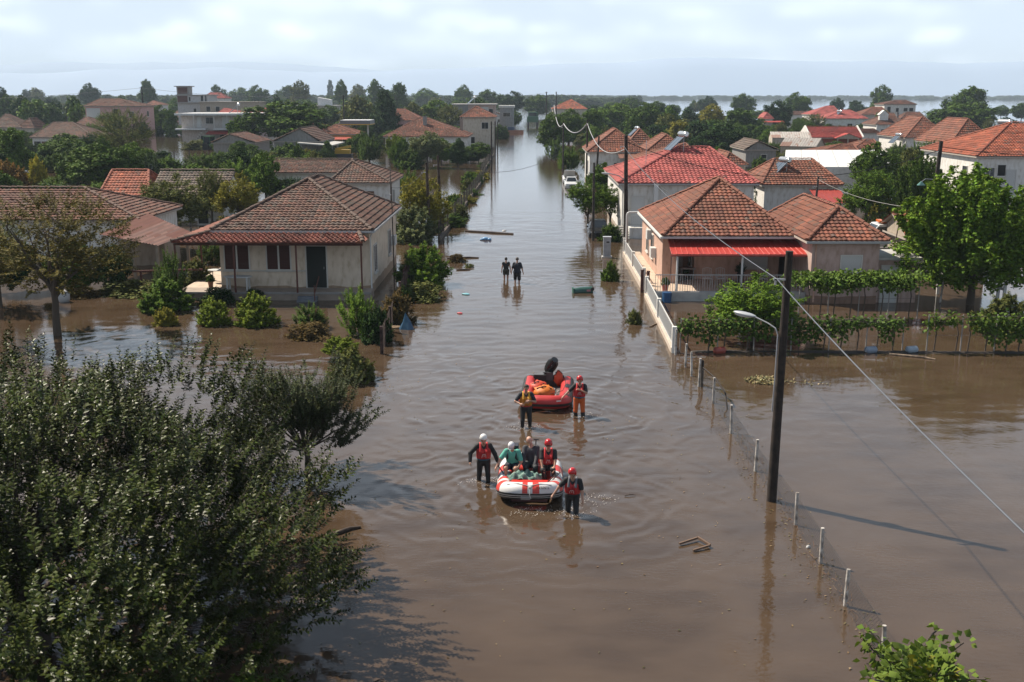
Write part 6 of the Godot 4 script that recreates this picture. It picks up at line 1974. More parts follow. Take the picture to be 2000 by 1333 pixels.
# ---------- people: distance fields meshed as surface nets ----------
class Field:
	var lo: Vector3
	var cell: float
	var nx: int
	var ny: int
	var nz: int
	var f := PackedFloat32Array()
	func setup(a: Vector3, b: Vector3, c: float) -> void:
		cell = c
		lo = a - Vector3.ONE * c * 3.0
		var s := (b - a) / c + Vector3.ONE * 7.0
		nx = int(s.x); ny = int(s.y); nz = int(s.z)
		f.resize(nx * ny * nz)
		f.fill(1.0)
	# tapered capsule, squashed along axis "flat" by factor sq
	func capsule(a: Vector3, b: Vector3, ra: float, rb: float, k: float, flat: Vector3 = Vector3.ZERO, sq: float = 1.0) -> void:
		var m := maxf(ra, rb) * maxf(1.0, 1.0) + k + cell * 2.0
		var p0 := (Vector3(minf(a.x, b.x), minf(a.y, b.y), minf(a.z, b.z)) - Vector3.ONE * m - lo) / cell
		var p1 := (Vector3(maxf(a.x, b.x), maxf(a.y, b.y), maxf(a.z, b.z)) + Vector3.ONE * m - lo) / cell
		var x0 := maxi(0, int(p0.x)); var y0 := maxi(0, int(p0.y)); var z0 := maxi(0, int(p0.z))
		var x1 := mini(nx - 1, int(p1.x) + 1); var y1 := mini(ny - 1, int(p1.y) + 1); var z1 := mini(nz - 1, int(p1.z) + 1)
		var ab := b - a
		var l2 := maxf(ab.length_squared(), 1e-9)
		var squash := sq != 1.0
		for z in range(z0, z1 + 1):
			for y in range(y0, y1 + 1):
				var row := (z * ny + y) * nx
				for x in range(x0, x1 + 1):
					var p := lo + Vector3(x, y, z) * cell - a
					var t := clampf(p.dot(ab) / l2, 0.0, 1.0)
					var q := p - ab * t
					if squash:
						q += flat * (q.dot(flat) * (1.0 / sq - 1.0))
					var d := q.length() - lerpf(ra, rb, t)
					var g := f[row + x]
					if k > 0.0:
						var h := maxf(k - absf(d - g), 0.0) / k
						f[row + x] = minf(d, g) - h * h * k * 0.25
					elif d < g:
						f[row + x] = d
	func cut(n: Vector3, at: Vector3) -> void: # remove the side n points to
		for z in nz:
			for y in ny:
				for x in nx:
					var i := (z * ny + y) * nx + x
					if f[i] < 0.5:
						var d := (lo + Vector3(x, y, z) * cell - at).dot(n)
						if d > f[i]:
							f[i] = d
	func net(mb: MB, col: Color = Color.WHITE) -> void:
		var idx := PackedInt32Array()
		idx.resize(nx * ny * nz)
		idx.fill(-1)
		var offs := PackedInt32Array([0, 1, nx, nx + 1, nx * ny, nx * ny + 1, nx * ny + nx, nx * ny + nx + 1])
		for z in nz - 1:
			for y in ny - 1:
				var row := (z * ny + y) * nx
				for x in nx - 1:
					var i := row + x
					var f0 := f[i]
					if f0 > cell * 2.0 or f0 < -cell * 2.0:
						continue
					var f1 := f[i + 1]; var f2 := f[i + nx]; var f3 := f[i + nx + 1]
					var j := i + nx * ny
					var f4 := f[j]; var f5 := f[j + 1]; var f6 := f[j + nx]; var f7 := f[j + nx + 1]
					var mask := int(f0 < 0.0) + int(f1 < 0.0) + int(f2 < 0.0) + int(f3 < 0.0) + int(f4 < 0.0) + int(f5 < 0.0) + int(f6 < 0.0) + int(f7 < 0.0)
					if mask == 0 or mask == 8:
						continue
					var g := [f0, f1, f2, f3, f4, f5, f6, f7]
					var s := Vector3.ZERO
					var n := 0
					for e in [[0, 1], [2, 3], [4, 5], [6, 7], [0, 2], [1, 3], [4, 6], [5, 7], [0, 4], [1, 5], [2, 6], [3, 7]]:
						var a: float = g[e[0]]
						var b: float = g[e[1]]
						if (a < 0.0) != (b < 0.0):
							var t := a / (a - b)
							var pa := Vector3(e[0] & 1, (e[0] >> 1) & 1, (e[0] >> 2) & 1)
							var pb := Vector3(e[1] & 1, (e[1] >> 1) & 1, (e[1] >> 2) & 1)
							s += pa.lerp(pb, t)
							n += 1
					idx[i] = mb.v.size()
					mb.v.append(lo + (Vector3(x, y, z) + s / n) * cell)
					mb.n.append(Vector3(f1 - f0 + f3 - f2 + f5 - f4 + f7 - f6, f2 - f0 + f3 - f1 + f6 - f4 + f7 - f5, f4 - f0 + f5 - f1 + f6 - f2 + f7 - f3).normalized())
					mb.c.append(col)
		for z in range(1, nz - 1):
			for y in range(1, ny - 1):
				var row := (z * ny + y) * nx
				for x in range(1, nx - 1):
					var i := row + x
					var v0 := f[i]
					if v0 > cell * 2.0 or v0 < -cell * 2.0:
						continue
					var s0 := v0 < 0.0
					if s0 != (f[i + 1] < 0.0):
						_q(mb, idx[i], idx[i - nx], idx[i - nx - nx * ny], idx[i - nx * ny], s0)
					if s0 != (f[i + nx] < 0.0):
						_q(mb, idx[i], idx[i - nx * ny], idx[i - nx * ny - 1], idx[i - 1], s0)
					if s0 != (f[i + nx * ny] < 0.0):
						_q(mb, idx[i], idx[i - 1], idx[i - 1 - nx], idx[i - nx], s0)
	func _q(mb: MB, a: int, b: int, c: int, d: int, flip: bool) -> void:
		if a < 0 or b < 0 or c < 0 or d < 0:
			return
		if flip:
			mb.ix.append(a); mb.ix.append(c); mb.ix.append(b); mb.ix.append(a); mb.ix.append(d); mb.ix.append(c)
		else:
			mb.ix.append(a); mb.ix.append(b); mb.ix.append(c); mb.ix.append(a); mb.ix.append(c); mb.ix.append(d)

func ik(a: Vector3, c: Vector3, l1: float, l2: float, pole: Vector3) -> Array: # [bend, end]
	var d := c - a
	var l := minf(d.length(), (l1 + l2) * 0.995)
	var u := d.normalized()
	var x := (l1 * l1 - l2 * l2 + l * l) / (2.0 * l)
	var h := sqrt(maxf(0.0, l1 * l1 - x * x))
	var w := (pole - u * pole.dot(u)).normalized()
	return [a + u * x + w * h, a + u * l]

func bones_field(bones: Array, cell: float, grow: float, k: float) -> Field:
	var a := Vector3.ONE * 1e6
	var b := Vector3.ONE * -1e6
	for q in bones:
		var m: float = maxf(q[2], q[3]) + grow + 0.02
		for p in [q[0], q[1]]:
			a = a.min(p - Vector3.ONE * m)
			b = b.max(p + Vector3.ONE * m)
	var fl := Field.new()
	fl.setup(a, b, cell)
	for q in bones:
		fl.capsule(q[0], q[1], q[2] + grow, q[3] + grow, k, q[4] if q.size() > 4 else Vector3.ZERO, q[5] if q.size() > 5 else 1.0)
	return fl

# A person. Local frame: y up, +z is where they face, water at y = 0 unless seated.
# o: hip height, lean (torso tilt forward, sideways), arms as hand targets, feet targets, head yaw / pitch, clothes
func person(label: String, at: Vector3, turn: float, o: Dictionary) -> Node3D:
	var t := thing("person", label, "person", at, turn)
	var s: float = o.get("size", 1.0)
	var hip := Vector3(0, o.get("hip", 0.48), o.get("hipz", 0.0))
	var lean: Vector2 = o.get("lean", Vector2(0.05, 0.0))
	var up := Vector3(lean.y, 1.0, lean.x).normalized()
	var tw: float = o.get("twist", 0.0)
	var right := Vector3(-1, 0, 0).rotated(Vector3.UP, tw) # the person's right hand side when facing +z
	right = (right - up * right.dot(up)).normalized()
	var fwd := up.cross(right) * -1.0
	if fwd.z < 0.0:
		fwd = -fwd
	var girth: float = o.get("girth", 1.0)
	var waist := hip + up * 0.17 * s
	var chest := hip + up * 0.36 * s
	var neck := hip + up * 0.535 * s
	var sh := [neck - up * 0.055 * s - right * 0.185 * s, neck - up * 0.055 * s + right * 0.185 * s] # left, right
	var hipj := [hip - Vector3(-1, 0, 0) * 0.10 * s, hip + Vector3(-1, 0, 0) * 0.10 * s]
	var hp: float = o.get("pitch", 0.1)
	var hy: float = o.get("yaw", 0.0)
	var hb := Basis(Vector3.UP, hy) * Basis(Vector3.RIGHT, hp) * Basis(Vector3.BACK, o.get("tilt", 0.0))
	var head := neck + up * 0.06 * s + hb * Vector3(0, 0.125, 0.02) * s
	var torso := [
		[hip - right * 0.06 * s, hip + right * 0.06 * s, 0.125 * s * girth, 0.125 * s * girth, fwd, 0.85],
		[hip, waist, 0.135 * s * girth, 0.128 * s * girth, fwd, 0.80],
		[waist - right * 0.03, chest - right * 0.055 * s, 0.125 * s * girth, 0.135 * s * girth, fwd, 0.80],
		[waist + right * 0.03, chest + right * 0.055 * s, 0.125 * s * girth, 0.135 * s * girth, fwd, 0.80],
		[chest - right * 0.07 * s, sh[0] + right * 0.03, 0.125 * s * girth, 0.075 * s, fwd, 0.85], [chest + right * 0.07 * s, sh[1] - right * 0.03, 0.125 * s * girth, 0.075 * s, fwd, 0.85],
	]
	var neckb := [[neck - up * 0.05, neck + up * 0.08 * s, 0.06 * s, 0.052 * s]]
	var arms := []
	var fore := []
	var hands := []
	for k in 2:
		var tgt: Vector3 = o.get("hands")[k]
		var pole: Vector3 = o.get("elbow", [Vector3(0.5, -0.3, -1.0), Vector3(-0.5, -0.3, -1.0)])[k]
		var r := ik(sh[k], tgt, 0.29 * s, 0.255 * s, pole)
		arms.append([sh[k], r[0], 0.058 * s, 0.044 * s])
		fore.append([r[0], r[1], 0.044 * s, 0.029 * s])
		hands.append([r[1], (r[1] - r[0]).normalized(), r[0]])
	var legs := []
	var shins := []
	for k in 2:
		var tgt: Vector3 = o.get("feet")[k]
		var pole: Vector3 = o.get("knee", [Vector3(0.1, 0, 1), Vector3(-0.1, 0, 1)])[k]
		var r := ik(hipj[k], tgt, 0.43 * s, 0.42 * s, pole)
		legs.append([hipj[k], r[0], 0.092 * s * girth, 0.060 * s])
		shins.append([r[0], r[1], 0.060 * s, 0.040 * s])
		shins.append([r[1], r[1] + Vector3(0, -0.03, 0.16) * s, 0.042 * s, 0.032 * s])
	# body: one skin surface
	var skin: Color = o.get("skin", Color(0.40, 0.22, 0.15))
	var mb := MB.new()
	bones_field(torso + neckb + arms + fore + legs + shins, 0.018, -0.004, 0.035).net(mb)
	# head with brow, nose, jaw, ears on a fine grid
	var hd := []
	hd.append([head + hb * Vector3(0, 0.03, -0.015) * s, head + hb * Vector3(0, 0.035, 0.012) * s, 0.088 * s, 0.082 * s, hb * Vector3(1, 0, 0), 0.90])
	hd.append([head + hb * Vector3(0, -0.02, 0.015) * s, head + hb * Vector3(0, -0.075, 0.045) * s, 0.066 * s, 0.036 * s])
	hd.append([head + hb * Vector3(0, -0.09, -0.02) * s, neck, 0.05 * s, 0.055 * s])
	var nose := [[head + hb * Vector3(0, 0.012, 0.088) * s, head + hb * Vector3(0, -0.028, 0.108) * s, 0.009 * s, 0.015 * s]]
	var brow := [[head + hb * Vector3(-0.045, 0.022, 0.078) * s, head + hb * Vector3(0.045, 0.022, 0.078) * s, 0.012 * s, 0.012 * s]]
	var lips := [[head + hb * Vector3(-0.018, -0.058, 0.082) * s, head + hb * Vector3(0.018, -0.058, 0.082) * s, 0.009 * s, 0.009 * s]]
	var ears := []
	for e in [-1.0, 1.0]:
		ears.append([head + hb * Vector3(e * 0.080, 0.015, -0.005) * s, head + hb * Vector3(e * 0.080, -0.025, 0.0) * s, 0.017 * s, 0.012 * s])
	var fl := bones_field(hd, 0.008, 0.0, 0.03)
	for q in nose + brow + lips + ears:
		fl.capsule(q[0], q[1], q[2], q[3], 0.012)
	fl.net(mb)
	# hands with five fingers each
	for k in 2:
		var w: Vector3 = hands[k][0]
		var d: Vector3 = hands[k][1]
		var sidev: Vector3 = (right if k == 1 else -right)
		var palm := d.cross(fwd).normalized()
		if palm.length() < 0.5:
			palm = right
		var curl: float = o.get("curl", [0.5, 0.5])[k]
		var inward := (fwd * 0.3 - sidev + Vector3(0, -0.2, 0)).normalized()
		inward = (inward - d * inward.dot(d)).normalized()
		var across := d.cross(inward).normalized()
		var bl := [[w - d * 0.02, w + d * 0.045 * s, 0.027 * s, 0.030 * s], [w + d * 0.045 * s - across * 0.022, w + d * 0.075 * s - across * 0.026, 0.018 * s, 0.016 * s], [w + d * 0.045 * s + across * 0.022, w + d * 0.075 * s + across * 0.026, 0.018 * s, 0.016 * s]]
		var fh := bones_field(bl, 0.0055, 0.0, 0.018)
		var full := Field.new()
		full.setup(w - Vector3.ONE * 0.21, w + Vector3.ONE * 0.21, 0.0055)
		for q in bl:
			full.capsule(q[0], q[1], q[2], q[3], 0.018)
		var lens := [0.066, 0.078, 0.073, 0.058]
		for fi in 4:
			var base := w + d * 0.078 * s + across * (0.030 - 0.020 * fi) * s
			var l: float = lens[fi] * s
			var d1 := (d + inward * curl * 0.7).normalized()
			var d2 := (d + inward * curl * 1.9).normalized()
			var d3 := (d * 0.6 + inward * curl * 2.4).normalized()
			full.capsule(base, base + d1 * l * 0.45, 0.0095 * s, 0.0088 * s, 0.004)
			full.capsule(base + d1 * l * 0.45, base + d1 * l * 0.45 + d2 * l * 0.32, 0.0088 * s, 0.008 * s, 0.004)
			full.capsule(base + d1 * l * 0.45 + d2 * l * 0.32, base + d1 * l * 0.45 + d2 * l * 0.32 + d3 * l * 0.25, 0.008 * s, 0.007 * s, 0.004)
		var tb := w + d * 0.025 * s + across * 0.026 * s
		var td := (across * 0.8 + d * 0.7 + inward * 0.5).normalized()
		full.capsule(tb, tb + td * 0.045 * s, 0.013 * s, 0.011 * s, 0.006)
		full.capsule(tb + td * 0.045 * s, tb + (td * 0.045 + (td * 0.4 + d * 0.6 + inward * 0.5).normalized() * 0.03) * s, 0.011 * s, 0.008 * s, 0.004)
		full.net(mb)
	obj("body", mb, mat("skin_%d" % int(skin.r * 1000.0), Color(skin.r * 1.15, skin.g * 1.15, skin.b * 1.15), 0.55), t)
	# trousers or shorts
	var tc: Color = o.get("trousers", Color(0.012, 0.012, 0.014))
	var tb2 := [torso[0], [hip, waist, 0.135 * s * girth, 0.128 * s * girth, fwd, 0.80]] + legs
	if o.get("shorts", false):
		tb2 = [torso[0], torso[1]]
		for k in 2:
			tb2.append([legs[k][0], (legs[k][0] as Vector3).lerp(legs[k][1], o.get("short_len", 0.8)), 0.105 * s, 0.085 * s])
	else:
		tb2 += shins
	var tm := MB.new()
	var tf := bones_field(tb2, 0.018, 0.012, 0.03)
	tf.cut(up, waist + up * 0.0)
	tf.net(tm)
	var tr := obj("shorts" if o.get("shorts", false) else "trousers", tm, mat("cloth_%d_%d_%d" % [int(tc.r * 999.0), int(tc.g * 999.0), int(tc.b * 999.0)], tc, 0.75, "b"), t)
	if o.has("boots"): # legs darker from the knee down
		var bm := MB.new()
		var bb := []
		for k in 2:
			bb.append([(shins[k * 2][0] as Vector3).lerp(shins[k * 2][1], 0.12), shins[k * 2][1], 0.064 * s, 0.05 * s])
		bones_field(bb, 0.016, 0.016, 0.0).net(bm)
		obj("boots", bm, mat("boot_black", Color(0.012, 0.012, 0.013), 0.6), t)
	# shirt
	if o.has("shirt"):
		var sc: Color = o.shirt
		var sb := torso.duplicate()
		for k in 2:
			sb.append([arms[k][0], (arms[k][0] as Vector3).lerp(arms[k][1], o.get("sleeve", 0.75) if o.get("sleeve", 0.75) <= 1.0 else 1.0), 0.056 * s, 0.052 * s])
			if o.get("sleeve", 0.75) > 1.0:
				sb.append([fore[k][0], (fore[k][0] as Vector3).lerp(fore[k][1], 0.92), 0.050 * s, 0.040 * s])
		var sm := MB.new()
		var sf := bones_field(sb, 0.018, 0.014, 0.022)
		sf.cut(-up, hip + up * o.get("hem", -0.02))
		sf.net(sm)
		obj("shirt", sm, mat("cloth_%d_%d_%d" % [int(sc.r * 999.0), int(sc.g * 999.0), int(sc.b * 999.0)], sc, 0.8, "b"), t)
	# life vest: padded torso, pockets, shoulder straps, belt
	if o.has("vest"):
		var vc: Color = o.vest
		var strap: Color = o.get("straps", vc)
		var vm := MB.new()
		var vb := [[waist - up * 0.02 - right * 0.06, chest - right * 0.075, 0.135 * s, 0.128 * s, fwd, 0.86], [waist - up * 0.02 + right * 0.06, chest + right * 0.075, 0.135 * s, 0.128 * s, fwd, 0.86]]
		for q in [-0.07, 0.07]:
			vb.append([waist + fwd * 0.10 + right * q + up * 0.02, chest + fwd * 0.10 + right * q - up * 0.02, 0.062, 0.055])
		var vf := bones_field(vb, 0.014, 0.018, 0.03)
		vf.cut(-up, waist - up * 0.09)
		vf.net(vm)
		var vo := obj("life_vest", vm, mat("vest_%d_%d" % [int(vc.r * 999.0), int(vc.g * 999.0)], vc, 0.6), t)
		var sm := MB.new()
		for q in [-0.095, 0.095]:
			sm.tube([chest + fwd * 0.165 + right * q, neck + up * 0.005 + right * q * 1.0 + fwd * 0.06, neck + up * 0.012 + right * q * 1.05 - fwd * 0.05, chest - fwd * 0.14 + right * q], [0.036, 0.032, 0.032, 0.036], 8)
		obj("shoulder_straps", sm, mat("strap_%d_%d_%d" % [int(strap.r * 999.0), int(strap.g * 999.0), int(strap.b * 999.0)], strap, 0.7), vo)
		var pk := MB.new()
		var pb := Basis(right, up, right.cross(up))
		if pb.z.dot(fwd) < 0.0:
			pb.z = -pb.z
		pk.box(waist + up * 0.075 + fwd * 0.185, Vector3(0.17, 0.13, 0.035), Color.WHITE, pb)
		obj("pocket", pk, mat("pocket_%d_%d" % [int(vc.r * 999.0), int(vc.g * 999.0)], Color(vc.r * 0.75, vc.g * 0.75, vc.b * 0.75), 0.6), vo)
		var tl := MB.new()
		for q in [[Vector2(-0.06, 0.03), Vector2(-0.035, 0.13)], [Vector2(0.06, 0.03), Vector2(0.035, 0.13)], [Vector2(-0.035, 0.13), Vector2(0.035, 0.13)], [Vector2(0.0, 0.05), Vector2(0.0, 0.11)]]:
			tl.bar(waist + fwd * 0.207 + right * q[0].x + up * q[0].y, waist + fwd * 0.207 + right * q[1].x + up * q[1].y, 0.008, 0.006)
		obj("reflective_trim", tl, mat("reflective", Color(0.7, 0.66, 0.64), 0.4), vo)
		var bt := MB.new()
		var ring := []
		for i in 20:
			var a := TAU * i / 20.0
			ring.append(waist - up * 0.075 + right * cos(a) * 0.185 + fwd * sin(a) * 0.155)
		bt.tube(ring, [0.020], 6, Color.WHITE, false, true)
		obj("belt", bt, mat("belt_%s" % o.get("belt_key", "black"), o.get("belt", Color(0.02, 0.02, 0.022)), 0.6), vo)
	# hair, cap or helmet
	if o.has("hair"):
		var hm := MB.new()
		var hf := bones_field([[head + hb * Vector3(0, 0.035, -0.022) * s, head + hb * Vector3(0, 0.048, 0.0) * s, 0.092 * s, 0.085 * s, hb * Vector3(1, 0, 0), 0.93]], 0.008, 0.004, 0.0)
		hf.cut(hb * Vector3(0, -0.75, 0.66), head + hb * Vector3(0, o.get("hairline", 0.035), 0.02) * s)
		hf.net(hm)
		var hc: Color = o.hair
		obj("hair", hm, mat("hair_%d" % int(hc.r * 999.0), hc, 0.8), t)
	if o.has("helmet"):
		var hm := MB.new()
		var hf := bones_field([[head + hb * Vector3(0, 0.045, -0.012) * s, head + hb * Vector3(0, 0.055, 0.01) * s, 0.112 * s, 0.108 * s, hb * Vector3(1, 0, 0), 0.93]], 0.0085, 0.006, 0.0)
		hf.cut(Vector3(hb * Vector3(0, -1.0, 0.22)).normalized(), head + hb * Vector3(0, 0.022, 0.0) * s)
		for e in [-1.0, 1.0]:
			hf.capsule(head + hb * Vector3(e * 0.092, 0.03, -0.01) * s, head + hb * Vector3(e * 0.086, -0.035, -0.005) * s, 0.026, 0.022, 0.012)
		hf.net(hm)
		var hc: Color = o.helmet
		var ho := obj("helmet", hm, mat("helmet_%d_%d" % [int(hc.r * 999.0), int(hc.g * 999.0)], hc, 0.25), t)
		var cs := MB.new()
		cs.tube([head + hb * Vector3(-0.088, -0.03, 0.0) * s, head + hb * Vector3(0, -0.125, 0.045) * s, head + hb * Vector3(0.088, -0.03, 0.0) * s], [0.008], 5)
		obj("chin_strap", cs, mat("strap_black", Color(0.015, 0.015, 0.016), 0.7), ho)
		var vt := MB.new()
		for e in [-1.0, 0.0, 1.0]:
			vt.ball(head + hb * Vector3(e * 0.058, 0.145 - absf(e) * 0.03, 0.055) * s, Vector3(0.011, 0.005, 0.02), Color.WHITE, hb, 8, 5)
		obj("vent", vt, mat("strap_black", Color(0.015, 0.015, 0.016), 0.7), ho)
	if o.has("cap"):
		var hm := MB.new()
		var hf := bones_field([[head + hb * Vector3(0, 0.045, -0.015) * s, head + hb * Vector3(0, 0.052, 0.008) * s, 0.096 * s, 0.092 * s, hb * Vector3(1, 0, 0), 0.93]], 0.008, 0.006, 0.0)
		hf.cut(hb * Vector3(0, -1, 0), head + hb * Vector3(0, 0.038, 0) * s)
		hf.capsule(head + hb * Vector3(-0.03, 0.046, 0.10) * s, head + hb * Vector3(0.03, 0.046, 0.10) * s, 0.05, 0.05, 0.01, hb * Vector3(0, 1, 0), 0.2)
		hf.net(hm)
		obj("cap", hm, mat("cap_white", o.cap, 0.8), t)
	if o.has("glasses"):
		var gm := MB.new()
		gm.box(head + hb * Vector3(0, 0.006, 0.100) * s, Vector3(0.125, 0.032, 0.03), Color.WHITE, hb)
		obj("sunglasses", gm, mat("dark_glass", Color(0.020, 0.024, 0.028), 0.06), t)
	else:
		var em := MB.new()
		for e in [-1.0, 1.0]:
			em.ball(head + hb * Vector3(e * 0.031, 0.006, 0.082) * s, Vector3(0.012, 0.008, 0.008), Color.WHITE, hb, 8, 6)
		obj("eyes", em, mat("eye_dark", Color(0.05, 0.035, 0.03), 0.3), t)
	if o.has("pack"): # straps of a rucksack
		var pm := MB.new()
		for q in [-0.12, 0.12]:
			pm.tube([chest + fwd * 0.03 + right * q * 1.25 - up * 0.16, chest + fwd * 0.15 + right * q, neck + up * 0.0 + right * q + fwd * 0.03, chest - fwd * 0.16 + right * q * 0.9], [0.026], 6)
		pm.box(chest - fwd * 0.24, Vector3(0.30, 0.42, 0.16), Color.WHITE, Basis(right, up, right.cross(up)))
		obj("rucksack", pm, mat("navy_nylon", Color(0.018, 0.024, 0.045), 0.7), t)
	return t

func people() -> void:
	var black := Color(0.012, 0.012, 0.014)
	var red := Color(0.50, 0.018, 0.022)
	# white helmet, wading at the raft's far left, pole in his right hand
	person("rescuer in a white helmet wading left of the white and red raft", Vector3(-1.27, 0, -29.75), 0.1, {
		"hip": 0.62, "lean": Vector2(0.10, 0.0), "hands": [Vector3(0.42, 0.58, 0.12), Vector3(-0.40, 0.66, 0.16)], "feet": [Vector3(0.13, -0.22, 0.10), Vector3(-0.15, -0.24, -0.12)],
		"elbow": [Vector3(1.0, -0.1, -0.5), Vector3(-1.0, -0.1, -0.5)], "curl": [0.9, 0.9], "shirt": black, "sleeve": 1.5, "trousers": black, "vest": red, "helmet": Color(0.75, 0.74, 0.72), "pitch": 0.35, "yaw": -0.1, "hem": 0.0, "belt": Color(0.02, 0.10, 0.16), "belt_key": "teal"})
	# near right, red helmet, right hand on the raft
	person("rescuer in a red helmet wading at the near right of the white and red raft", Vector3(1.22, 0, -27.35), -0.15, {
		"hip": 0.50, "lean": Vector2(0.26, 0.05), "hands": [Vector3(0.33, 0.34, 0.30), Vector3(-0.52, 0.52, 0.22)], "feet": [Vector3(0.13, -0.34, 0.14), Vector3(-0.12, -0.36, -0.16)],
		"elbow": [Vector3(0.8, 0.2, -0.8), Vector3(-0.5, 0.2, -0.8)], "curl": [0.5, 0.7], "shirt": black, "sleeve": 0.7, "trousers": black, "vest": red, "straps": Color(0.13, 0.14, 0.16), "helmet": Color(0.52, 0.02, 0.025), "pitch": 0.28, "yaw": -0.25, "hem": 0.0})
	# in front of the red boat, left: yellow and orange vest, bare head
	person("bareheaded rescuer in a yellow and orange vest wading before the red boat", Vector3(-0.05, 0, -35.1), 0.1, {
		"hip": 0.66, "lean": Vector2(0.04, 0.0), "hands": [Vector3(0.10, 0.98, 0.28), Vector3(-0.20, 0.86, 0.24)], "feet": [Vector3(0.14, -0.18, 0.02), Vector3(-0.13, -0.17, 0.06)],
		"elbow": [Vector3(1.0, -0.5, -0.5), Vector3(-1.0, -0.5, -0.5)], "curl": [0.8, 0.8], "shirt": Color(0.016, 0.020, 0.032), "sleeve": 0.75, "trousers": black, "vest": Color(0.55, 0.21, 0.012), "straps": Color(0.60, 0.30, 0.02), "hair": Color(0.035, 0.024, 0.018), "pitch": 0.30, "hem": 0.0, "belt": Color(0.45, 0.03, 0.02), "belt_key": "red"})
	# right of the red boat: orange trousers
	person("rescuer in a red helmet and orange trousers wading beside the red boat", Vector3(1.83, 0, -36.5), -0.05, {
		"hip": 0.58, "lean": Vector2(0.04, 0.02), "hands": [Vector3(0.02, 0.98, 0.26), Vector3(-0.60, 0.66, 0.18)], "feet": [Vector3(0.15, -0.26, 0.10), Vector3(-0.13, -0.25, -0.06)],
		"elbow": [Vector3(1.0, -0.4, -0.3), Vector3(-0.4, -0.6, -0.9)], "curl": [1.0, 0.4], "shirt": black, "sleeve": 0.75, "trousers": Color(0.55, 0.10, 0.012), "boots": true, "vest": red, "helmet": Color(0.52, 0.02, 0.025), "pitch": 0.22, "yaw": -0.1, "hem": -0.02, "belt": Color(0.02, 0.14, 0.22), "belt_key": "blue"})
	# the two men walking away
	person("slim man in a black shirt with white print on its back walking away", Vector3(-1.33, 0, -65.1), PI + 0.05, {
		"size": 0.96, "hip": 0.56, "lean": Vector2(0.03, 0.0), "hands": [Vector3(0.27, 0.50, 0.05), Vector3(-0.27, 0.52, 0.02)], "feet": [Vector3(0.10, -0.26, 0.10), Vector3(-0.09, -0.26, -0.06)],
		"shirt": Color(0.016, 0.016, 0.018), "sleeve": 0.25, "trousers": Color(0.045, 0.045, 0.030), "shorts": true, "short_len": 0.55, "hair": Color(0.014, 0.012, 0.011), "hairline": 0.0, "girth": 0.9, "pitch": 0.05, "hem": 0.02})
	person("broad man in a navy shirt and dark shorts walking away", Vector3(-0.64, 0, -63.9), PI - 0.05, {
		"size": 1.06, "hip": 0.66, "lean": Vector2(0.05, 0.0), "hands": [Vector3(0.36, 0.60, 0.08), Vector3(-0.36, 0.62, 0.02)], "feet": [Vector3(0.13, -0.22, 0.12), Vector3(-0.12, -0.22, -0.10)],
		"shirt": Color(0.014, 0.016, 0.026), "sleeve": 0.8, "trousers": Color(0.010, 0.011, 0.016), "shorts": true, "short_len": 0.95, "hair": Color(0.10, 0.085, 0.075), "hairline": 0.02, "girth": 1.22, "pitch": 0.05, "hem": -0.06})
	# three people sitting in the raft; seat is the raft's rear thwart
	var seat := [[Vector3(0.17, -0.28, 0.42), Vector3(-0.12, -0.28, 0.44)], [Vector3(0.14, -0.28, 0.42), Vector3(-0.14, -0.28, 0.42)], [Vector3(0.20, -0.28, 0.40), Vector3(-0.06, -0.30, 0.46)]]
	person("man in a mint green shirt and white cap sitting at the left of the raft", Vector3(-0.42, 0.47, -29.55), -0.12, {
		"hip": 0.10, "lean": Vector2(0.32, 0.02), "hands": [Vector3(0.18, 0.12, 0.40), Vector3(-0.50, 0.02, 0.55)], "feet": seat[0], "elbow": [Vector3(1.0, 0.0, -0.4), Vector3(-1.0, 0.2, -0.2)], "curl": [0.6, 0.6],
		"shirt": Color(0.10, 0.42, 0.33), "sleeve": 0.8, "trousers": Color(0.03, 0.032, 0.05), "shorts": true, "short_len": 0.85, "cap": Color(0.70, 0.70, 0.72), "pack": true, "pitch": 0.65, "yaw": -0.1, "girth": 1.12, "hem": -0.04})
	person("bald old man in a dark grey shirt sitting in the middle of the raft", Vector3(0.12, 0.44, -29.75), -0.05, {
		"hip": 0.10, "lean": Vector2(-0.02, -0.02), "hands": [Vector3(0.12, 0.16, 0.36), Vector3(-0.20, 0.16, 0.34)], "feet": seat[1], "elbow": [Vector3(1.0, -0.3, -0.4), Vector3(-1.0, -0.3, -0.4)], "curl": [0.5, 0.5],
		"skin": Color(0.50, 0.29, 0.22), "shirt": Color(0.055, 0.055, 0.065), "sleeve": 1.5, "trousers": Color(0.03, 0.035, 0.04), "pitch": 0.0, "tilt": 0.35, "yaw": 0.2, "girth": 1.05, "hem": -0.06})
	person("rescuer in a red helmet and sunglasses sitting at the right of the raft", Vector3(0.58, 0.49, -29.45), 0.05, {
		"hip": 0.08, "lean": Vector2(0.14, 0.04), "hands": [Vector3(0.16, 0.06, 0.52), Vector3(-0.16, 0.02, 0.50)], "feet": seat[2], "elbow": [Vector3(1.0, 0.0, -0.4), Vector3(-0.8, -0.1, -0.4)], "curl": [0.6, 0.6],
		"shirt": black, "sleeve": 0.75, "trousers": black, "vest": red, "helmet": Color(0.52, 0.02, 0.025), "glasses": true, "pitch": 0.20, "yaw": -0.05, "hem": 0.0})

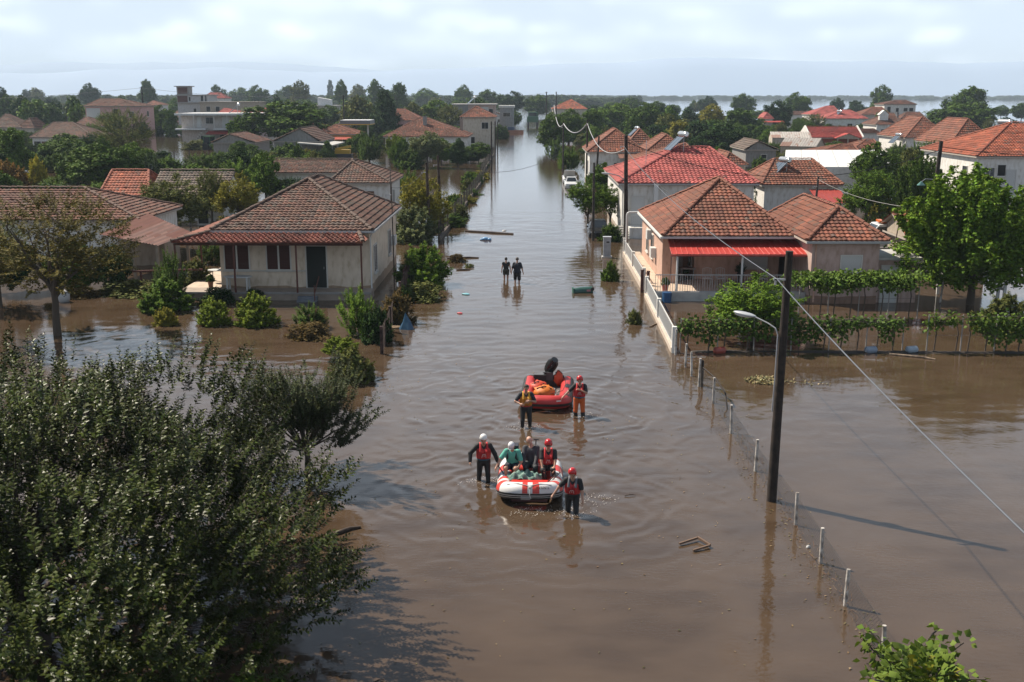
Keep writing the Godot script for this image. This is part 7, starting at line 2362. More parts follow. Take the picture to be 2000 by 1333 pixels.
# ---------- boats ----------
# points of a boat's tube, bow towards +z: half beam hw, half length hl, bow corner radius r, rise of the bow
func tube_path(hw: float, hl: float, r: float, rise: float, stern_open: bool, n: int = 96) -> Array:
	var out := []
	var corner := func(cx: float, cz: float, a0: float, a1: float, k: int) -> void:
		for i in k + 1:
			var a := lerpf(a0, a1, i / float(k))
			out.append(Vector3(cx + cos(a) * r, 0, cz + sin(a) * r))
	if stern_open:
		for i in 16:
			out.append(Vector3(hw, 0, lerpf(-hl, hl - r, i / 16.0)))
		corner.call(hw - r, hl - r, 0.0, PI * 0.5, 14)
		for i in range(1, 8):
			out.append(Vector3(lerpf(hw - r, -hw + r, i / 8.0), 0, hl))
		corner.call(-hw + r, hl - r, PI * 0.5, PI, 14)
		for i in range(1, 17):
			out.append(Vector3(-hw, 0, lerpf(hl - r, -hl, i / 16.0)))
	else:
		for i in 16:
			out.append(Vector3(hw, 0, lerpf(-hl + r, hl - r, i / 16.0)))
		corner.call(hw - r, hl - r, 0.0, PI * 0.5, 12)
		for i in range(1, 8):
			out.append(Vector3(lerpf(hw - r, -hw + r, i / 8.0), 0, hl))
		corner.call(-hw + r, hl - r, PI * 0.5, PI, 12)
		for i in range(1, 16):
			out.append(Vector3(-hw, 0, lerpf(hl - r, -hl + r, i / 16.0)))
		corner.call(-hw + r, -hl + r, PI, PI * 1.5, 12)
		for i in range(1, 8):
			out.append(Vector3(lerpf(-hw + r, hw - r, i / 8.0), 0, -hl))
		corner.call(hw - r, -hl + r, PI * 1.5, TAU, 11)
	for i in out.size():
		var p: Vector3 = out[i]
		p.y = rise * pow(clampf((p.z / hl + 0.1) / 1.1, 0.0, 1.0), 2.0) + rise * 0.45 * pow(clampf(-p.z / hl, 0.0, 1.0), 3.0)
		out[i] = p
	return out

# a sector of the tube's skin between path fractions f0..f1 and angles a0..a1 (0 = outwards, 90 = up)
func skin(mb: MB, p: Array, f0: float, f1: float, a0: float, a1: float, r: float, closed: bool, sides: int = 10) -> void:
	var m := p.size()
	var i0 := int(f0 * m)
	var i1 := int(f1 * m)
	var k0 := mb.v.size()
	var n := 0
	for i in range(i0, i1 + 1):
		var a: Vector3 = p[posmod(i - 1, m)] if closed else p[clampi(i - 1, 0, m - 1)]
		var b: Vector3 = p[posmod(i + 1, m)] if closed else p[clampi(i + 1, 0, m - 1)]
		var c: Vector3 = p[posmod(i, m)] if closed else p[clampi(i, 0, m - 1)]
		var t := (b - a).normalized()
		var out := Vector3(t.z, 0, -t.x).normalized()
		var up := t.cross(out) * -1.0
		if up.y < 0.0:
			up = -up
		for j in sides + 1:
			var g := deg_to_rad(lerpf(a0, a1, j / float(sides)))
			var o := out * cos(g) + up * sin(g)
			mb.v.append(c + o * r); mb.n.append(o); mb.c.append(Color.WHITE)
		n += 1
	for i in n - 1:
		for j in sides:
			var a := k0 + i * (sides + 1) + j
			var b := a + sides + 1
			mb.ix.append(a); mb.ix.append(b); mb.ix.append(b + 1); mb.ix.append(a); mb.ix.append(b + 1); mb.ix.append(a + 1)

func words(s: String, h: float, m: Material, parent: Node, called: String) -> MeshInstance3D:
	var tm := TextMesh.new()
	var f := SystemFont.new()
	f.font_names = PackedStringArray(["Droid Sans"])
	f.font_weight = 700
	tm.font = f
	tm.text = s
	tm.font_size = 32
	tm.pixel_size = h / 23.0
	tm.depth = 0.006
	tm.material = m
	return inst(called, tm, parent)

func raft() -> void:
	var t := thing("white_raft", "white and red inflatable raft with a black hull carrying three people", "raft", Vector3(0.09, 0.16, -29.35), -0.02)
	var p := tube_path(0.70, 1.50, 0.52, 0.26, false)
	var r := 0.235
	var mb := MB.new()
	skin(mb, p, 0.0, 1.0, -4.0, 190.0, r, true, 14)
	obj("white_tube", mb, mat("raft_white", Color(0.74, 0.73, 0.72), 0.4), t)
	mb = MB.new()
	skin(mb, p, 0.0, 1.0, -170.0, -2.0, r + 0.003, true, 12)
	obj("black_hull", mb, mat("raft_black", Color(0.018, 0.018, 0.019), 0.5), t)
	for g in [-14.0, -30.0]:
		mb = MB.new()
		skin(mb, p, 0.0, 1.0, g - 2.5, g + 2.5, r + 0.007, true, 2)
		obj("white_stripe", mb, mat("raft_white", Color(0.74, 0.73, 0.72), 0.4), t)
	mb = MB.new()
	skin(mb, p, 0.0, 1.0, -8.0, 2.0, r + 0.012, true, 3)
	obj("rubbing_strake", mb, mat("raft_black", Color(0.018, 0.018, 0.019), 0.5), t)
	var red := mat("raft_red", Color(0.62, 0.045, 0.03), 0.4)
	var m := float(p.size())
	for q in [[16.0, 20.0], [27.5, 30.0], [33.5, 36.0], [44.0, 48.0], [2.0, 6.0], [58.0, 62.0], [68.0, 74.0], [80.0, 83.0], [88.0, 93.0], [10.0, 12.5], [51.0, 53.5]]:
		mb = MB.new()
		skin(mb, p, q[0] / m, q[1] / m, 3.0, 178.0, r + 0.004, true, 12)
		obj("red_panel", mb, red, t)
	mb = MB.new()
	skin(mb, p, 0.0, 1.0, 120.0, 186.0, r + 0.005, true, 5)
	obj("red_inner_side", mb, red, t)
	mb = MB.new()
	mb.box(Vector3(0, -0.10, 0), Vector3(1.0, 0.06, 2.6))
	obj("floor", mb, mat("raft_floor", Color(0.10, 0.03, 0.03), 0.6), t)
	mb = MB.new()
	mb.tube([Vector3(-0.56, 0.12, 0.72), Vector3(-0.50, 0.12, 0.72), Vector3(0.50, 0.12, 0.72), Vector3(0.56, 0.12, 0.72)], [0.10, 0.165, 0.165, 0.10], 16)
	obj("red_thwart", mb, mat("raft_thwart", Color(0.68, 0.035, 0.02), 0.35), t)
	mb = MB.new()
	mb.tube([Vector3(-0.56, 0.16, -0.42), Vector3(0.56, 0.16, -0.42)], [0.17, 0.17], 16)
	obj("rear_thwart", mb, red, t)
	# bow: grey patch, D ring with a knotted white line, grab line along the bow
	mb = MB.new()
	mb.box(Vector3(-0.10, 0.12, 1.705), Vector3(0.26, 0.12, 0.02), Color.WHITE, Basis(Vector3.RIGHT, 0.6))
	obj("grey_patch", mb, mat("patch_grey", Color(0.42, 0.42, 0.43), 0.5), t)
	mb = MB.new()
	mb.tube([Vector3(-0.62, 0.43, 1.48), Vector3(-0.3, 0.495, 1.56), Vector3(0.0, 0.46, 1.66), Vector3(0.3, 0.495, 1.56), Vector3(0.62, 0.43, 1.48)], [0.011], 5)
	mb.tube([Vector3(0.0, 0.46, 1.66), Vector3(0.03, 0.36, 1.745), Vector3(0.01, 0.22, 1.76), Vector3(0.05, 0.14, 1.77)], [0.014], 5)
	mb.ball(Vector3(0.02, 0.43, 1.69), Vector3(0.05, 0.03, 0.03))
	obj("bow_line", mb, mat("rope_white", Color(0.62, 0.61, 0.58), 0.8), t)
	var w := words("AVANTI", 0.072, mat("print_black", Color(0.05, 0.045, 0.03), 0.5), t, "lettering")
	w.transform = Transform3D(Basis(Vector3.RIGHT, -0.62), Vector3(0.37, 0.425, 1.69))
	for sx in [-1.0, 1.0]:
		mb = MB.new()
		mb.tube([Vector3(sx * 0.86, 0.19, 0.9), Vector3(sx * 0.92, 0.12, 0.5), Vector3(sx * 0.92, 0.10, 0.0), Vector3(sx * 0.86, 0.17, -0.6)], [0.011], 5)
		obj("grab_line", mb, mat("rope_white", Color(0.62, 0.61, 0.58), 0.8), t)
	# what lies in it
	var bl := MB.new()
	var r2 := RandomNumberGenerator.new()
	r2.seed = 3
	var n := 22
	var hs := []
	for j in 13:
		for i in n:
			var u := i / float(n - 1) - 0.5
			var v := j / 12.0 - 0.5
			hs.append(Vector3(u * 0.98, 0.30 - absf(v) * 0.28 - u * u * 0.5 + 0.05 * sin(u * 19.0 + v * 7.0) + 0.04 * sin(u * 9.0 - v * 17.0) + r2.randf() * 0.025, v * 0.50))
	for j in 13:
		for i in n:
			var k := j * n + i
			var l: Vector3 = hs[k - 1] if i > 0 else hs[k]
			var rr: Vector3 = hs[k + 1] if i < n - 1 else hs[k]
			var f: Vector3 = hs[k - n] if j > 0 else hs[k]
			var d: Vector3 = hs[k + n] if j < 12 else hs[k]
			bl.v.append(hs[k])
			bl.n.append((d - f).cross(rr - l).normalized())
			bl.c.append(Color(0.05, 0.13, 0.11) if sin(i * 1.9 + j * 1.1) + sin(i * 0.7 - j * 2.3) > 0.1 else Color(0.22, 0.33, 0.28))
	for j in 12:
		for i in n - 1:
			var k := j * n + i
			bl.ix.append(k); bl.ix.append(k + n + 1); bl.ix.append(k + n); bl.ix.append(k); bl.ix.append(k + 1); bl.ix.append(k + n + 1)
	var bo := obj("blanket", bl, mat("blanket", Color(1, 1, 1), 0.9, "v"), self)
	bo.position = Vector3(-0.08, 0.28, -28.92)
	tag(bo, "rumpled green patterned blanket over the knees of the people in the raft", "blanket")
	paddle("black paddle leaning across the raft's right tube", Vector3(0.28, 0.34, -28.0), Vector3(0.86, 0.62, -28.75), false)
	paddle("second black paddle beside the one across the raft's right tube", Vector3(0.42, 0.34, -28.1), Vector3(0.93, 0.56, -28.95), false)
	paddle("upright paddle shaft with a T grip behind the raft", Vector3(0.22, 0.1, -30.95), Vector3(0.27, 0.82, -31.15), true)
	paddle("black pole held low by the white helmeted rescuer", Vector3(-0.86, 0.60, -29.50), Vector3(-0.58, 0.28, -29.20), false)

func paddle(label: String, a: Vector3, b: Vector3, grip: bool) -> void:
	var t := thing("paddle", label, "paddle", a)
	var m := mat("paddle_black", Color(0.03, 0.03, 0.032), 0.4)
	var mb := MB.new()
	mb.tube([Vector3.ZERO, b - a], [0.017, 0.017], 8)
	obj("shaft", mb, m, t)
	if grip:
		mb = MB.new()
		mb.tube([b - a + Vector3(-0.08, 0, 0), b - a + Vector3(0.08, 0, 0)], [0.022], 8)
		obj("grip", mb, m, t)

func red_boat() -> void:
	var t := thing("red_boat", "red inflatable boat with black strake and a tilted outboard motor", "boat", Vector3(0.72, 0.17, -38.55), -0.07)
	var p := tube_path(0.72, 1.55, 0.55, 0.14, true)
	var r := 0.245
	var red := mat("boat_red", Color(0.50, 0.030, 0.028), 0.42)
	var blk := mat("raft_black", Color(0.018, 0.018, 0.019), 0.5)
	var mb := MB.new()
	skin(mb, p, 0.0, 0.999, -180.0, 180.0, r, false, 22)
	obj("red_tube", mb, red, t)
	for k in [0, 1]:
		var e: Vector3 = p[0] if k == 0 else p[p.size() - 1]
		mb = MB.new()
		mb.tube([e, e + Vector3(0, 0.02, -0.3), e + Vector3(0, 0.04, -0.55)], [r + 0.004, 0.17, 0.06], 18)
		obj("black_cone", mb, blk, t)
	mb = MB.new()
	skin(mb, p, 0.02, 0.98, -26.0, -2.0, r + 0.012, false, 4)
	obj("rubbing_strake", mb, blk, t)
	for q in [[0.60, 0.655], [0.10, 0.14], [0.24, 0.28], [0.84, 0.88]]:
		mb = MB.new()
		skin(mb, p, q[0], q[1], -60.0 if q[0] == 0.60 else 50.0, 100.0, r + 0.012, false, 8)
		obj("black_patch", mb, blk, t)
	mb = MB.new()
	skin(mb, p, 0.0, 0.25, 20.0, 60.0, r + 0.010, false, 6); 
	obj("black_side_band", mb, blk, t)
	mb = MB.new()
	skin(mb, p, 0.78, 0.999, 20.0, 60.0, r + 0.010, false, 6)
	obj("black_side_band", mb, blk, t)
	mb = MB.new()
	mb.box(Vector3(0, -0.12, -0.1), Vector3(1.1, 0.05, 2.9))
	obj("floor", mb, mat("boat_floor", Color(0.045, 0.045, 0.048), 0.6), t)
	mb = MB.new()
	mb.box(Vector3(0, 0.10, -1.45), Vector3(1.18, 0.52, 0.06))
	obj("transom", mb, blk, t)
	for i in 4:
		mb = MB.new()
		mb.box(Vector3(-0.42 + i * 0.28, -0.085, -0.1), Vector3(0.22, 0.02, 2.5))
		obj("floor_board", mb, mat("boat_board", Color(0.10, 0.10, 0.10), 0.6), t)
	mb = MB.new()
	mb.box(Vector3(0.52, 0.235, 1.705), Vector3(0.17, 0.045, 0.01), Color.WHITE, Basis(Vector3.UP, 0.35) * Basis(Vector3.RIGHT, -0.25))
	obj("white_mark", mb, mat("print_white", Color(0.6, 0.6, 0.58), 0.5), t)
	mb = MB.new()
	mb.tube([Vector3(0.66, 0.33, -0.9), Vector3(0.70, 0.40, 0.0), Vector3(0.62, 0.40, 0.9), Vector3(0.2, 0.42, 1.45)], [0.011], 5)
	obj("grab_line", mb, mat("rope_black", Color(0.02, 0.02, 0.02), 0.8), t)
	# outboard motor, tilted up on the transom
	var mo := MB.new()
	var b := Basis(Vector3.RIGHT, 0.55) * Basis(Vector3.BACK, -0.42)
	var c := Vector3(0.10, 0.72, -1.62)
	var pts := []
	var rr := []
	for i in 9:
		var f := i / 8.0
		pts.append(c + b * Vector3(0, -0.32 + f * 0.64, 0))
		rr.append(0.20 * (0.78 + 0.35 * sin(PI * minf(f * 0.8 + 0.12, 1.0))) * (1.0 if f < 0.85 else 0.78))
	mo.tube(pts, rr, 16)
	var motor := obj("outboard_motor", mo, mat("motor_black", Color(0.020, 0.021, 0.023), 0.25), t)
	mo = MB.new()
	mo.bar(c + b * Vector3(0, -0.28, 0), c + b * Vector3(0.02, -0.95, -0.10), 0.14, 0.20)
	obj("motor_leg", mo, mat("motor_black", Color(0.020, 0.021, 0.023), 0.25), motor)
	mo = MB.new()
	mo.box(c + Vector3(-0.06, -0.40, 0.16), Vector3(0.26, 0.30, 0.16)); mo.tube([c + Vector3(-0.10, -0.28, 0.18), c + Vector3(-0.30, -0.20, 0.42)], [0.022, 0.026], 8)
	obj("bracket", mo, mat("bracket_grey", Color(0.06, 0.06, 0.065), 0.4), motor)
	mo = MB.new()
	mo.box(c + b * Vector3(-0.02, 0.12, 0.195), Vector3(0.10, 0.09, 0.012), Color.WHITE, b)
	obj("motor_mark", mo, mat("mark_grey", Color(0.45, 0.44, 0.46), 0.5), motor)
	# gear lying in it
	gear("orange gear bag heaped in the middle of the red boat", Vector3(0.62, 0.24, -38.5), Vector3(0.40, 0.26, 0.36), Color(0.62, 0.16, 0.010), 5)
	gear("red gear bag behind the orange one in the red boat", Vector3(0.40, 0.28, -39.0), Vector3(0.34, 0.26, 0.32), Color(0.55, 0.05, 0.015), 9)
	gear("orange red bag hanging at the motor of the red boat", Vector3(1.20, 0.40, -39.95), Vector3(0.20, 0.30, 0.16), Color(0.58, 0.06, 0.012), 14)
	var o1 := thing("oar", "pale oar lying on the floor of the red boat beside the orange bag", "oar", Vector3(0.75, 0.18, -37.75))
	mb = MB.new()
	mb.tube([Vector3.ZERO, Vector3(0.28, 0.10, -1.15)], [0.02, 0.02], 8)
	obj("shaft", mb, mat("oar_grey", Color(0.42, 0.40, 0.36), 0.5), o1)
	o1 = thing("oar", "second pale oar right of the first one in the red boat", "oar", Vector3(0.92, 0.18, -37.75))
	mb = MB.new()
	mb.tube([Vector3.ZERO, Vector3(0.24, 0.08, -1.0)], [0.02, 0.02], 8)
	obj("shaft", mb, mat("oar_grey", Color(0.42, 0.40, 0.36), 0.5), o1)

func gear(label: String, at: Vector3, s: Vector3, col: Color, seed_: int) -> void:
	var r := RandomNumberGenerator.new()
	r.seed = seed_
	var mb := MB.new()
	mb.ball(Vector3.ZERO, s, Color.WHITE, Basis(), 20, 14)
	for i in mb.v.size():
		var d := mb.v[i]
		mb.v[i] = d * (1.0 + 0.16 * sin(d.x * 23.0 + seed_) * sin(d.z * 19.0 + seed_) + 0.10 * sin(d.y * 31.0 + d.x * 13.0))
	var t := thing("gear_bag", label, "bag", at)
	obj("sack", mb, mat("gear_%d" % seed_, col, 0.6), t)
	mb = MB.new()
	mb.tube([Vector3(-s.x * 0.7, s.y * 0.75, s.z * 0.3), Vector3(0, s.y * 1.12, s.z * 0.35), Vector3(s.x * 0.7, s.y * 0.7, s.z * 0.3)], [0.022], 6)
	obj("strap", mb, mat("strap_black", Color(0.015, 0.015, 0.016), 0.7), t)

# ---------- poles, wires, lamps, fences ----------
func pole(label: String, at: Vector3, top: Vector3, r: float, tint: Color, key: String, insul: int = 0) -> Node3D:
	var t := thing("utility_pole", label, "pole", at)
	var mb := MB.new()
	var d := top - at
	mb.tube([Vector3(0, -0.8, 0), d * 0.3, d * 0.65, d], [r * 1.15, r * 1.05, r * 0.92, r * 0.8], 12)
	var pm := mat("pole_" + key, tint, 0.85, "w")
	obj("shaft", mb, pm, t)
	if insul > 0:
		mb = MB.new()
		mb.bar(d + Vector3(-0.5, -0.35, 0), d + Vector3(0.5, -0.35, 0), 0.09, 0.09)
		obj("crossarm", mb, pm, t)
		for i in insul:
			mb = MB.new()
			mb.tube([d + Vector3(-0.42 + i * 0.84 / maxi(1, insul - 1), -0.31, 0), d + Vector3(-0.42 + i * 0.84 / maxi(1, insul - 1), -0.16, 0)], [0.035, 0.05], 8)
			obj("insulator", mb, mat("porcelain", Color(0.30, 0.24, 0.20), 0.3), t)
	else:
		mb = MB.new()
		mb.box(d + Vector3(-0.2, -0.75, 0.05), Vector3(0.40, 0.05, 0.05)); mb.box(d + Vector3(-0.34, -0.82, 0.05), Vector3(0.05, 0.16, 0.05))
		obj("bracket", mb, mat("galvanised", Color(0.5, 0.5, 0.5), 0.4, "", 0.7), t)
	return t

func cable(label: String, a: Vector3, b: Vector3, sag: float, r: float, col: Color, key: String) -> void:
	var t := thing("cable", label, "cable", a)
	var n := 26
	var strands := 3 if r > 0.02 else 1
	for s in strands:
		var mb := MB.new()
		var pts := []
		for i in (n * (5 if strands > 1 else 1)) + 1:
			var f := i / float(n * (5 if strands > 1 else 1))
			var p := a.lerp(b, f) - a - Vector3(0, sag * 4.0 * f * (1.0 - f), 0)
			if strands > 1:
				var w := f * a.distance_to(b) * 3.2 + s * TAU / 3.0
				p += Vector3(cos(w) * r * 0.6, sin(w) * r * 0.6, 0)
			pts.append(p)
		mb.tube(pts, [r * 0.62 if strands > 1 else r], 5)
		obj("strand" if strands > 1 else "wire", mb, mat("cable_" + key, col, 0.6), t)

func lamp_head(t: Node3D, p: Vector3, d: Vector3) -> void:
	var b := Basis(d.cross(Vector3.UP).normalized(), Vector3.UP, -d)
	b = Basis(b.x, b.z.cross(b.x), b.z)
	var mb := MB.new()
	mb.ball(p + d * 0.30, Vector3(0.115, 0.06, 0.34), Color.WHITE, b, 14, 10)
	var h := obj("lamp_housing", mb, mat("lamp_grey", Color(0.40, 0.42, 0.45), 0.45), t)
	mb = MB.new()
	mb.ball(p + d * 0.34 - Vector3(0, 0.035, 0), Vector3(0.10, 0.06, 0.26), Color.WHITE, b, 12, 8)
	obj("lamp_glass", mb, mat("lamp_lens", Color(0.55, 0.56, 0.56), 0.2), h)

func chain_link(t: Node3D, a: Vector3, b: Vector3, y0: float, y1: float, step: float, key: String, col: Color) -> void:
	var l := a.distance_to(b)
	var d := (b - a) / l
	var h := y1 - y0
	var mb := MB.new()
	var u := -h
	while u < l:
		for s in [0, 1]:
			var x0 := u if s == 0 else u + h
			var x1 := u + h if s == 0 else u
			var ya := y0
			var yb := y1
			if x0 < 0.0:
				ya = y0 - x0; x0 = 0.0
			if x1 < 0.0:
				yb = y1 + x1; x1 = 0.0
			if x0 > l:
				ya = y0 + (x0 - l); x0 = l
			if x1 > l:
				yb = y1 - (x1 - l); x1 = l
			if yb - ya > 0.02:
				mb.tube([a + d * x0 + Vector3(0, ya, 0), a + d * x1 + Vector3(0, yb, 0)], [0.002], 3, Color.WHITE, false)
		u += step
	for y in [y0 + 0.02, (y0 + y1) * 0.5, y1]:
		mb.tube([a + Vector3(0, y, 0), b + Vector3(0, y, 0)], [0.004], 3, Color.WHITE, false)
	stuff(obj("wire_mesh", mb, mat("wire_" + key, col, 0.6), t))

func wire_fence() -> void:
	var t := thing("wire_fence", "sagging chain link fence with white concrete posts along the right side of the flooded street", "fence", Vector3(6.9, 0, -32.0))
	var ps := [[6.44, -45.6, 1.15], [6.55, -43.4, 1.0], [6.60, -41.9, 1.0], [6.65, -40.38, 1.12], [6.81, -38.03, 0.98], [6.82, -34.42, 0.98], [6.85, -30.71, 0.98], [7.06, -26.56, 0.92], [7.09, -24.19, 0.92], [7.03, -21.95, 0.86], [7.1, -19.53, 0.8]]
	var m := mat("post_white", Color(0.85, 0.82, 0.77), 0.8, "w")
	for i in ps.size():
		var p := Vector3(ps[i][0], 0, ps[i][1]) - t.position
		var mb := MB.new()
		var ln := Vector3(0.04 * sin(i * 2.3), ps[i][2], 0.05 * cos(i * 1.7))
		mb.tube([p + Vector3(0, -0.5, 0), p + ln * 0.5, p + ln], [0.048, 0.046, 0.044], 8)
		obj("post", mb, m, t)
		if i > 2 and i < ps.size() - 1:
			var q := Vector3(ps[i + 1][0], 0, ps[i + 1][1]) - t.position
			chain_link(t, p, q, -0.15, 0.80, 0.11, "dark", Color(0.05, 0.045, 0.04))
	var p0 := Vector3(6.65, 0, -40.38) - t.position
	var mb2 := MB.new()
	mb2.tube([p0 + Vector3(0.12, -0.4, 0.05), p0 + Vector3(0.12, 1.05, 0.0)], [0.05, 0.05], 8)
	obj("wooden_post", mb2, mat("pole_dark", Color(0.05, 0.035, 0.026), 0.85, "w"), t)
	mb2 = MB.new()
	mb2.tube([p0 + Vector3(0.05, 0.9, 0.6), p0 + Vector3(0.35, 0.75, 1.6), p0 + Vector3(0.55, 0.45, 2.6), p0 + Vector3(0.55, -0.1, 3.2)], [0.03, 0.035, 0.03, 0.03], 7)
	obj("fallen_rail", mb2, mat("pole_dark", Color(0.05, 0.035, 0.026), 0.85, "w"), t)
	# flood litter caught in the mesh
	var r := RandomNumberGenerator.new()
	r.seed = 90
	var lt := MB.new()
	for i in 190:
		var z := -r.randf_range(20.0, 34.5)
		var p := Vector3(7.0 + r.randf_range(-0.12, 0.12), r.randf_range(-0.02, 0.28) * r.randf() * 2.0, z) - t.position
		var d := Vector3(r.randf_range(-0.3, 0.3), r.randf_range(-0.2, 0.3), r.randf_range(-1, 1)) * r.randf_range(0.12, 0.5)
		lt.tube([p, p + d * 0.5 + rdir(r) * 0.04, p + d], [0.007, 0.006, 0.003], 4, jit(Color(0.14, 0.085, 0.05), 0.4), false)
	stuff(obj("twigs", lt, mat("twig", Color(1, 1, 1), 0.9, "v"), t))

func balustrade() -> void:
	var wm := mat("white_iron", Color(0.6, 0.6, 0.58), 0.5)
	var cm := mat("plinth_cream", Color(0.62, 0.52, 0.43), 0.8, "m")
	for s in [["white balustrade on a cream plinth along the street beside the peach house, the farther stretch", Vector3(6.78, 0, -75.0), Vector3(6.72, 0, -61.6), 0.35, 0.80], ["white balustrade on a cream plinth along the street, the nearer stretch before the vine row", Vector3(6.66, 0, -59.4), Vector3(6.42, 0, -46.0), 0.22, 0.85]]:
		var a: Vector3 = s[1]
		var b: Vector3 = s[2]
		var t := thing("balustrade", s[0], "fence", (a + b) * 0.5)
		var o := t.position
		var mb := MB.new()
		mb.bar(a - o + Vector3(0, float(s[3]) * 0.5 - 0.35, 0), b - o + Vector3(0, float(s[3]) * 0.5 - 0.35, 0), 0.26, float(s[3]) + 0.7)
		# bar() lays width and height across the run; rebuild as an upright slab
		mb = MB.new()
		var d := (b - a).normalized()
		mb.box((a + b) * 0.5 - o + Vector3(0, float(s[3]) * 0.5 - 0.35, 0), Vector3(0.26, float(s[3]) + 0.7, a.distance_to(b)), Color.WHITE, Basis(Vector3.UP.cross(d), Vector3.UP, d))
		obj("plinth", mb, cm, t)
		railing(t, a - o + Vector3(0, s[3], 0), b - o + Vector3(0, s[3], 0), s[4], 0.15, wm)
		for k in [0.0, 0.5, 1.0]:
			var p := MB.new()
			p.box(a.lerp(b, k) - o + Vector3(0, float(s[3]) * 0.5 + 0.4, 0), Vector3(0.2, float(s[3]) + 1.1, 0.2))
			obj("pillar", p, mat("wall_white", Color(0.78, 0.77, 0.74), 0.88, "mbv"), t)
	for q in [["brown wooden gate post beside the peach house, the left one of two", Vector3(6.55, 0, -60.9)], ["brown wooden gate post beside the peach house, the right one of two", Vector3(6.85, 0, -60.5)]]:
		var mb := MB.new()
		mb.box(Vector3(0, 0.3, 0), Vector3(0.16, 1.9, 0.16)); mb.box(Vector3(0, 0.7, 0.09), Vector3(0.05, 0.5, 0.03)); mb.box(Vector3(0, 1.27, 0), Vector3(0.19, 0.05, 0.19))
		var o := obj("gate_post", mb, mat("red_brown_wood", Color(0.16, 0.055, 0.04), 0.8, "w"), self)
		o.position = q[1]
		tag(o, q[0], "post", "gate posts of the peach house")
	var t2 := thing("pipe_arch", "white painted pipe bent over from the street to the peach house eave", "pipe", Vector3(6.75, 0, -73.5))
	var mb3 := MB.new()
	mb3.tube([Vector3(0, -0.5, 0), Vector3(0, 3.1, 0), Vector3(0.06, 3.2, 0), Vector3(0.16, 3.25, 0), Vector3(1.4, 3.27, 0)], [0.06], 8)
	obj("pipe", mb3, mat("white_paint", Color(0.7, 0.7, 0.68), 0.6), t2)

func garden_fence(label: String, pts: Array, gap: float, h: float, base: float, col: Color, key: String, post: Color, mesh_step: float) -> void:
	var mid: Vector3 = (pts[0] + pts[pts.size() - 1]) * 0.5
	var t := thing("garden_fence", label, "fence", mid)
	for i in pts.size() - 1:
		var a: Vector3 = pts[i] - mid
		var b: Vector3 = pts[i + 1] - mid
		var d := (b - a).normalized()
		if base > 0.0:
			var mb := MB.new()
			mb.box((a + b) * 0.5 + Vector3(0, base * 0.5 - 0.3, 0), Vector3(0.2, base + 0.6, a.distance_to(b) - 0.004), Color.WHITE, Basis(Vector3.UP.cross(d), Vector3.UP, d))
			obj("base_wall", mb, mat("muddy_wall", Color(0.20, 0.16, 0.13), 0.9, "w"), t)
		chain_link(t, a, b, base, h, mesh_step, key, col)
		var n := maxi(1, int(a.distance_to(b) / gap))
		for k in n + (1 if i == pts.size() - 2 else 0):
			var p := a.lerp(b, k / float(n))
			var mb := MB.new()
			mb.box(p + Vector3(0, h * 0.5 - 0.2, 0), Vector3(0.13, h + 0.6, 0.13))
			obj("post", mb, mat("fence_post_" + key, post, 0.85, "w"), t)

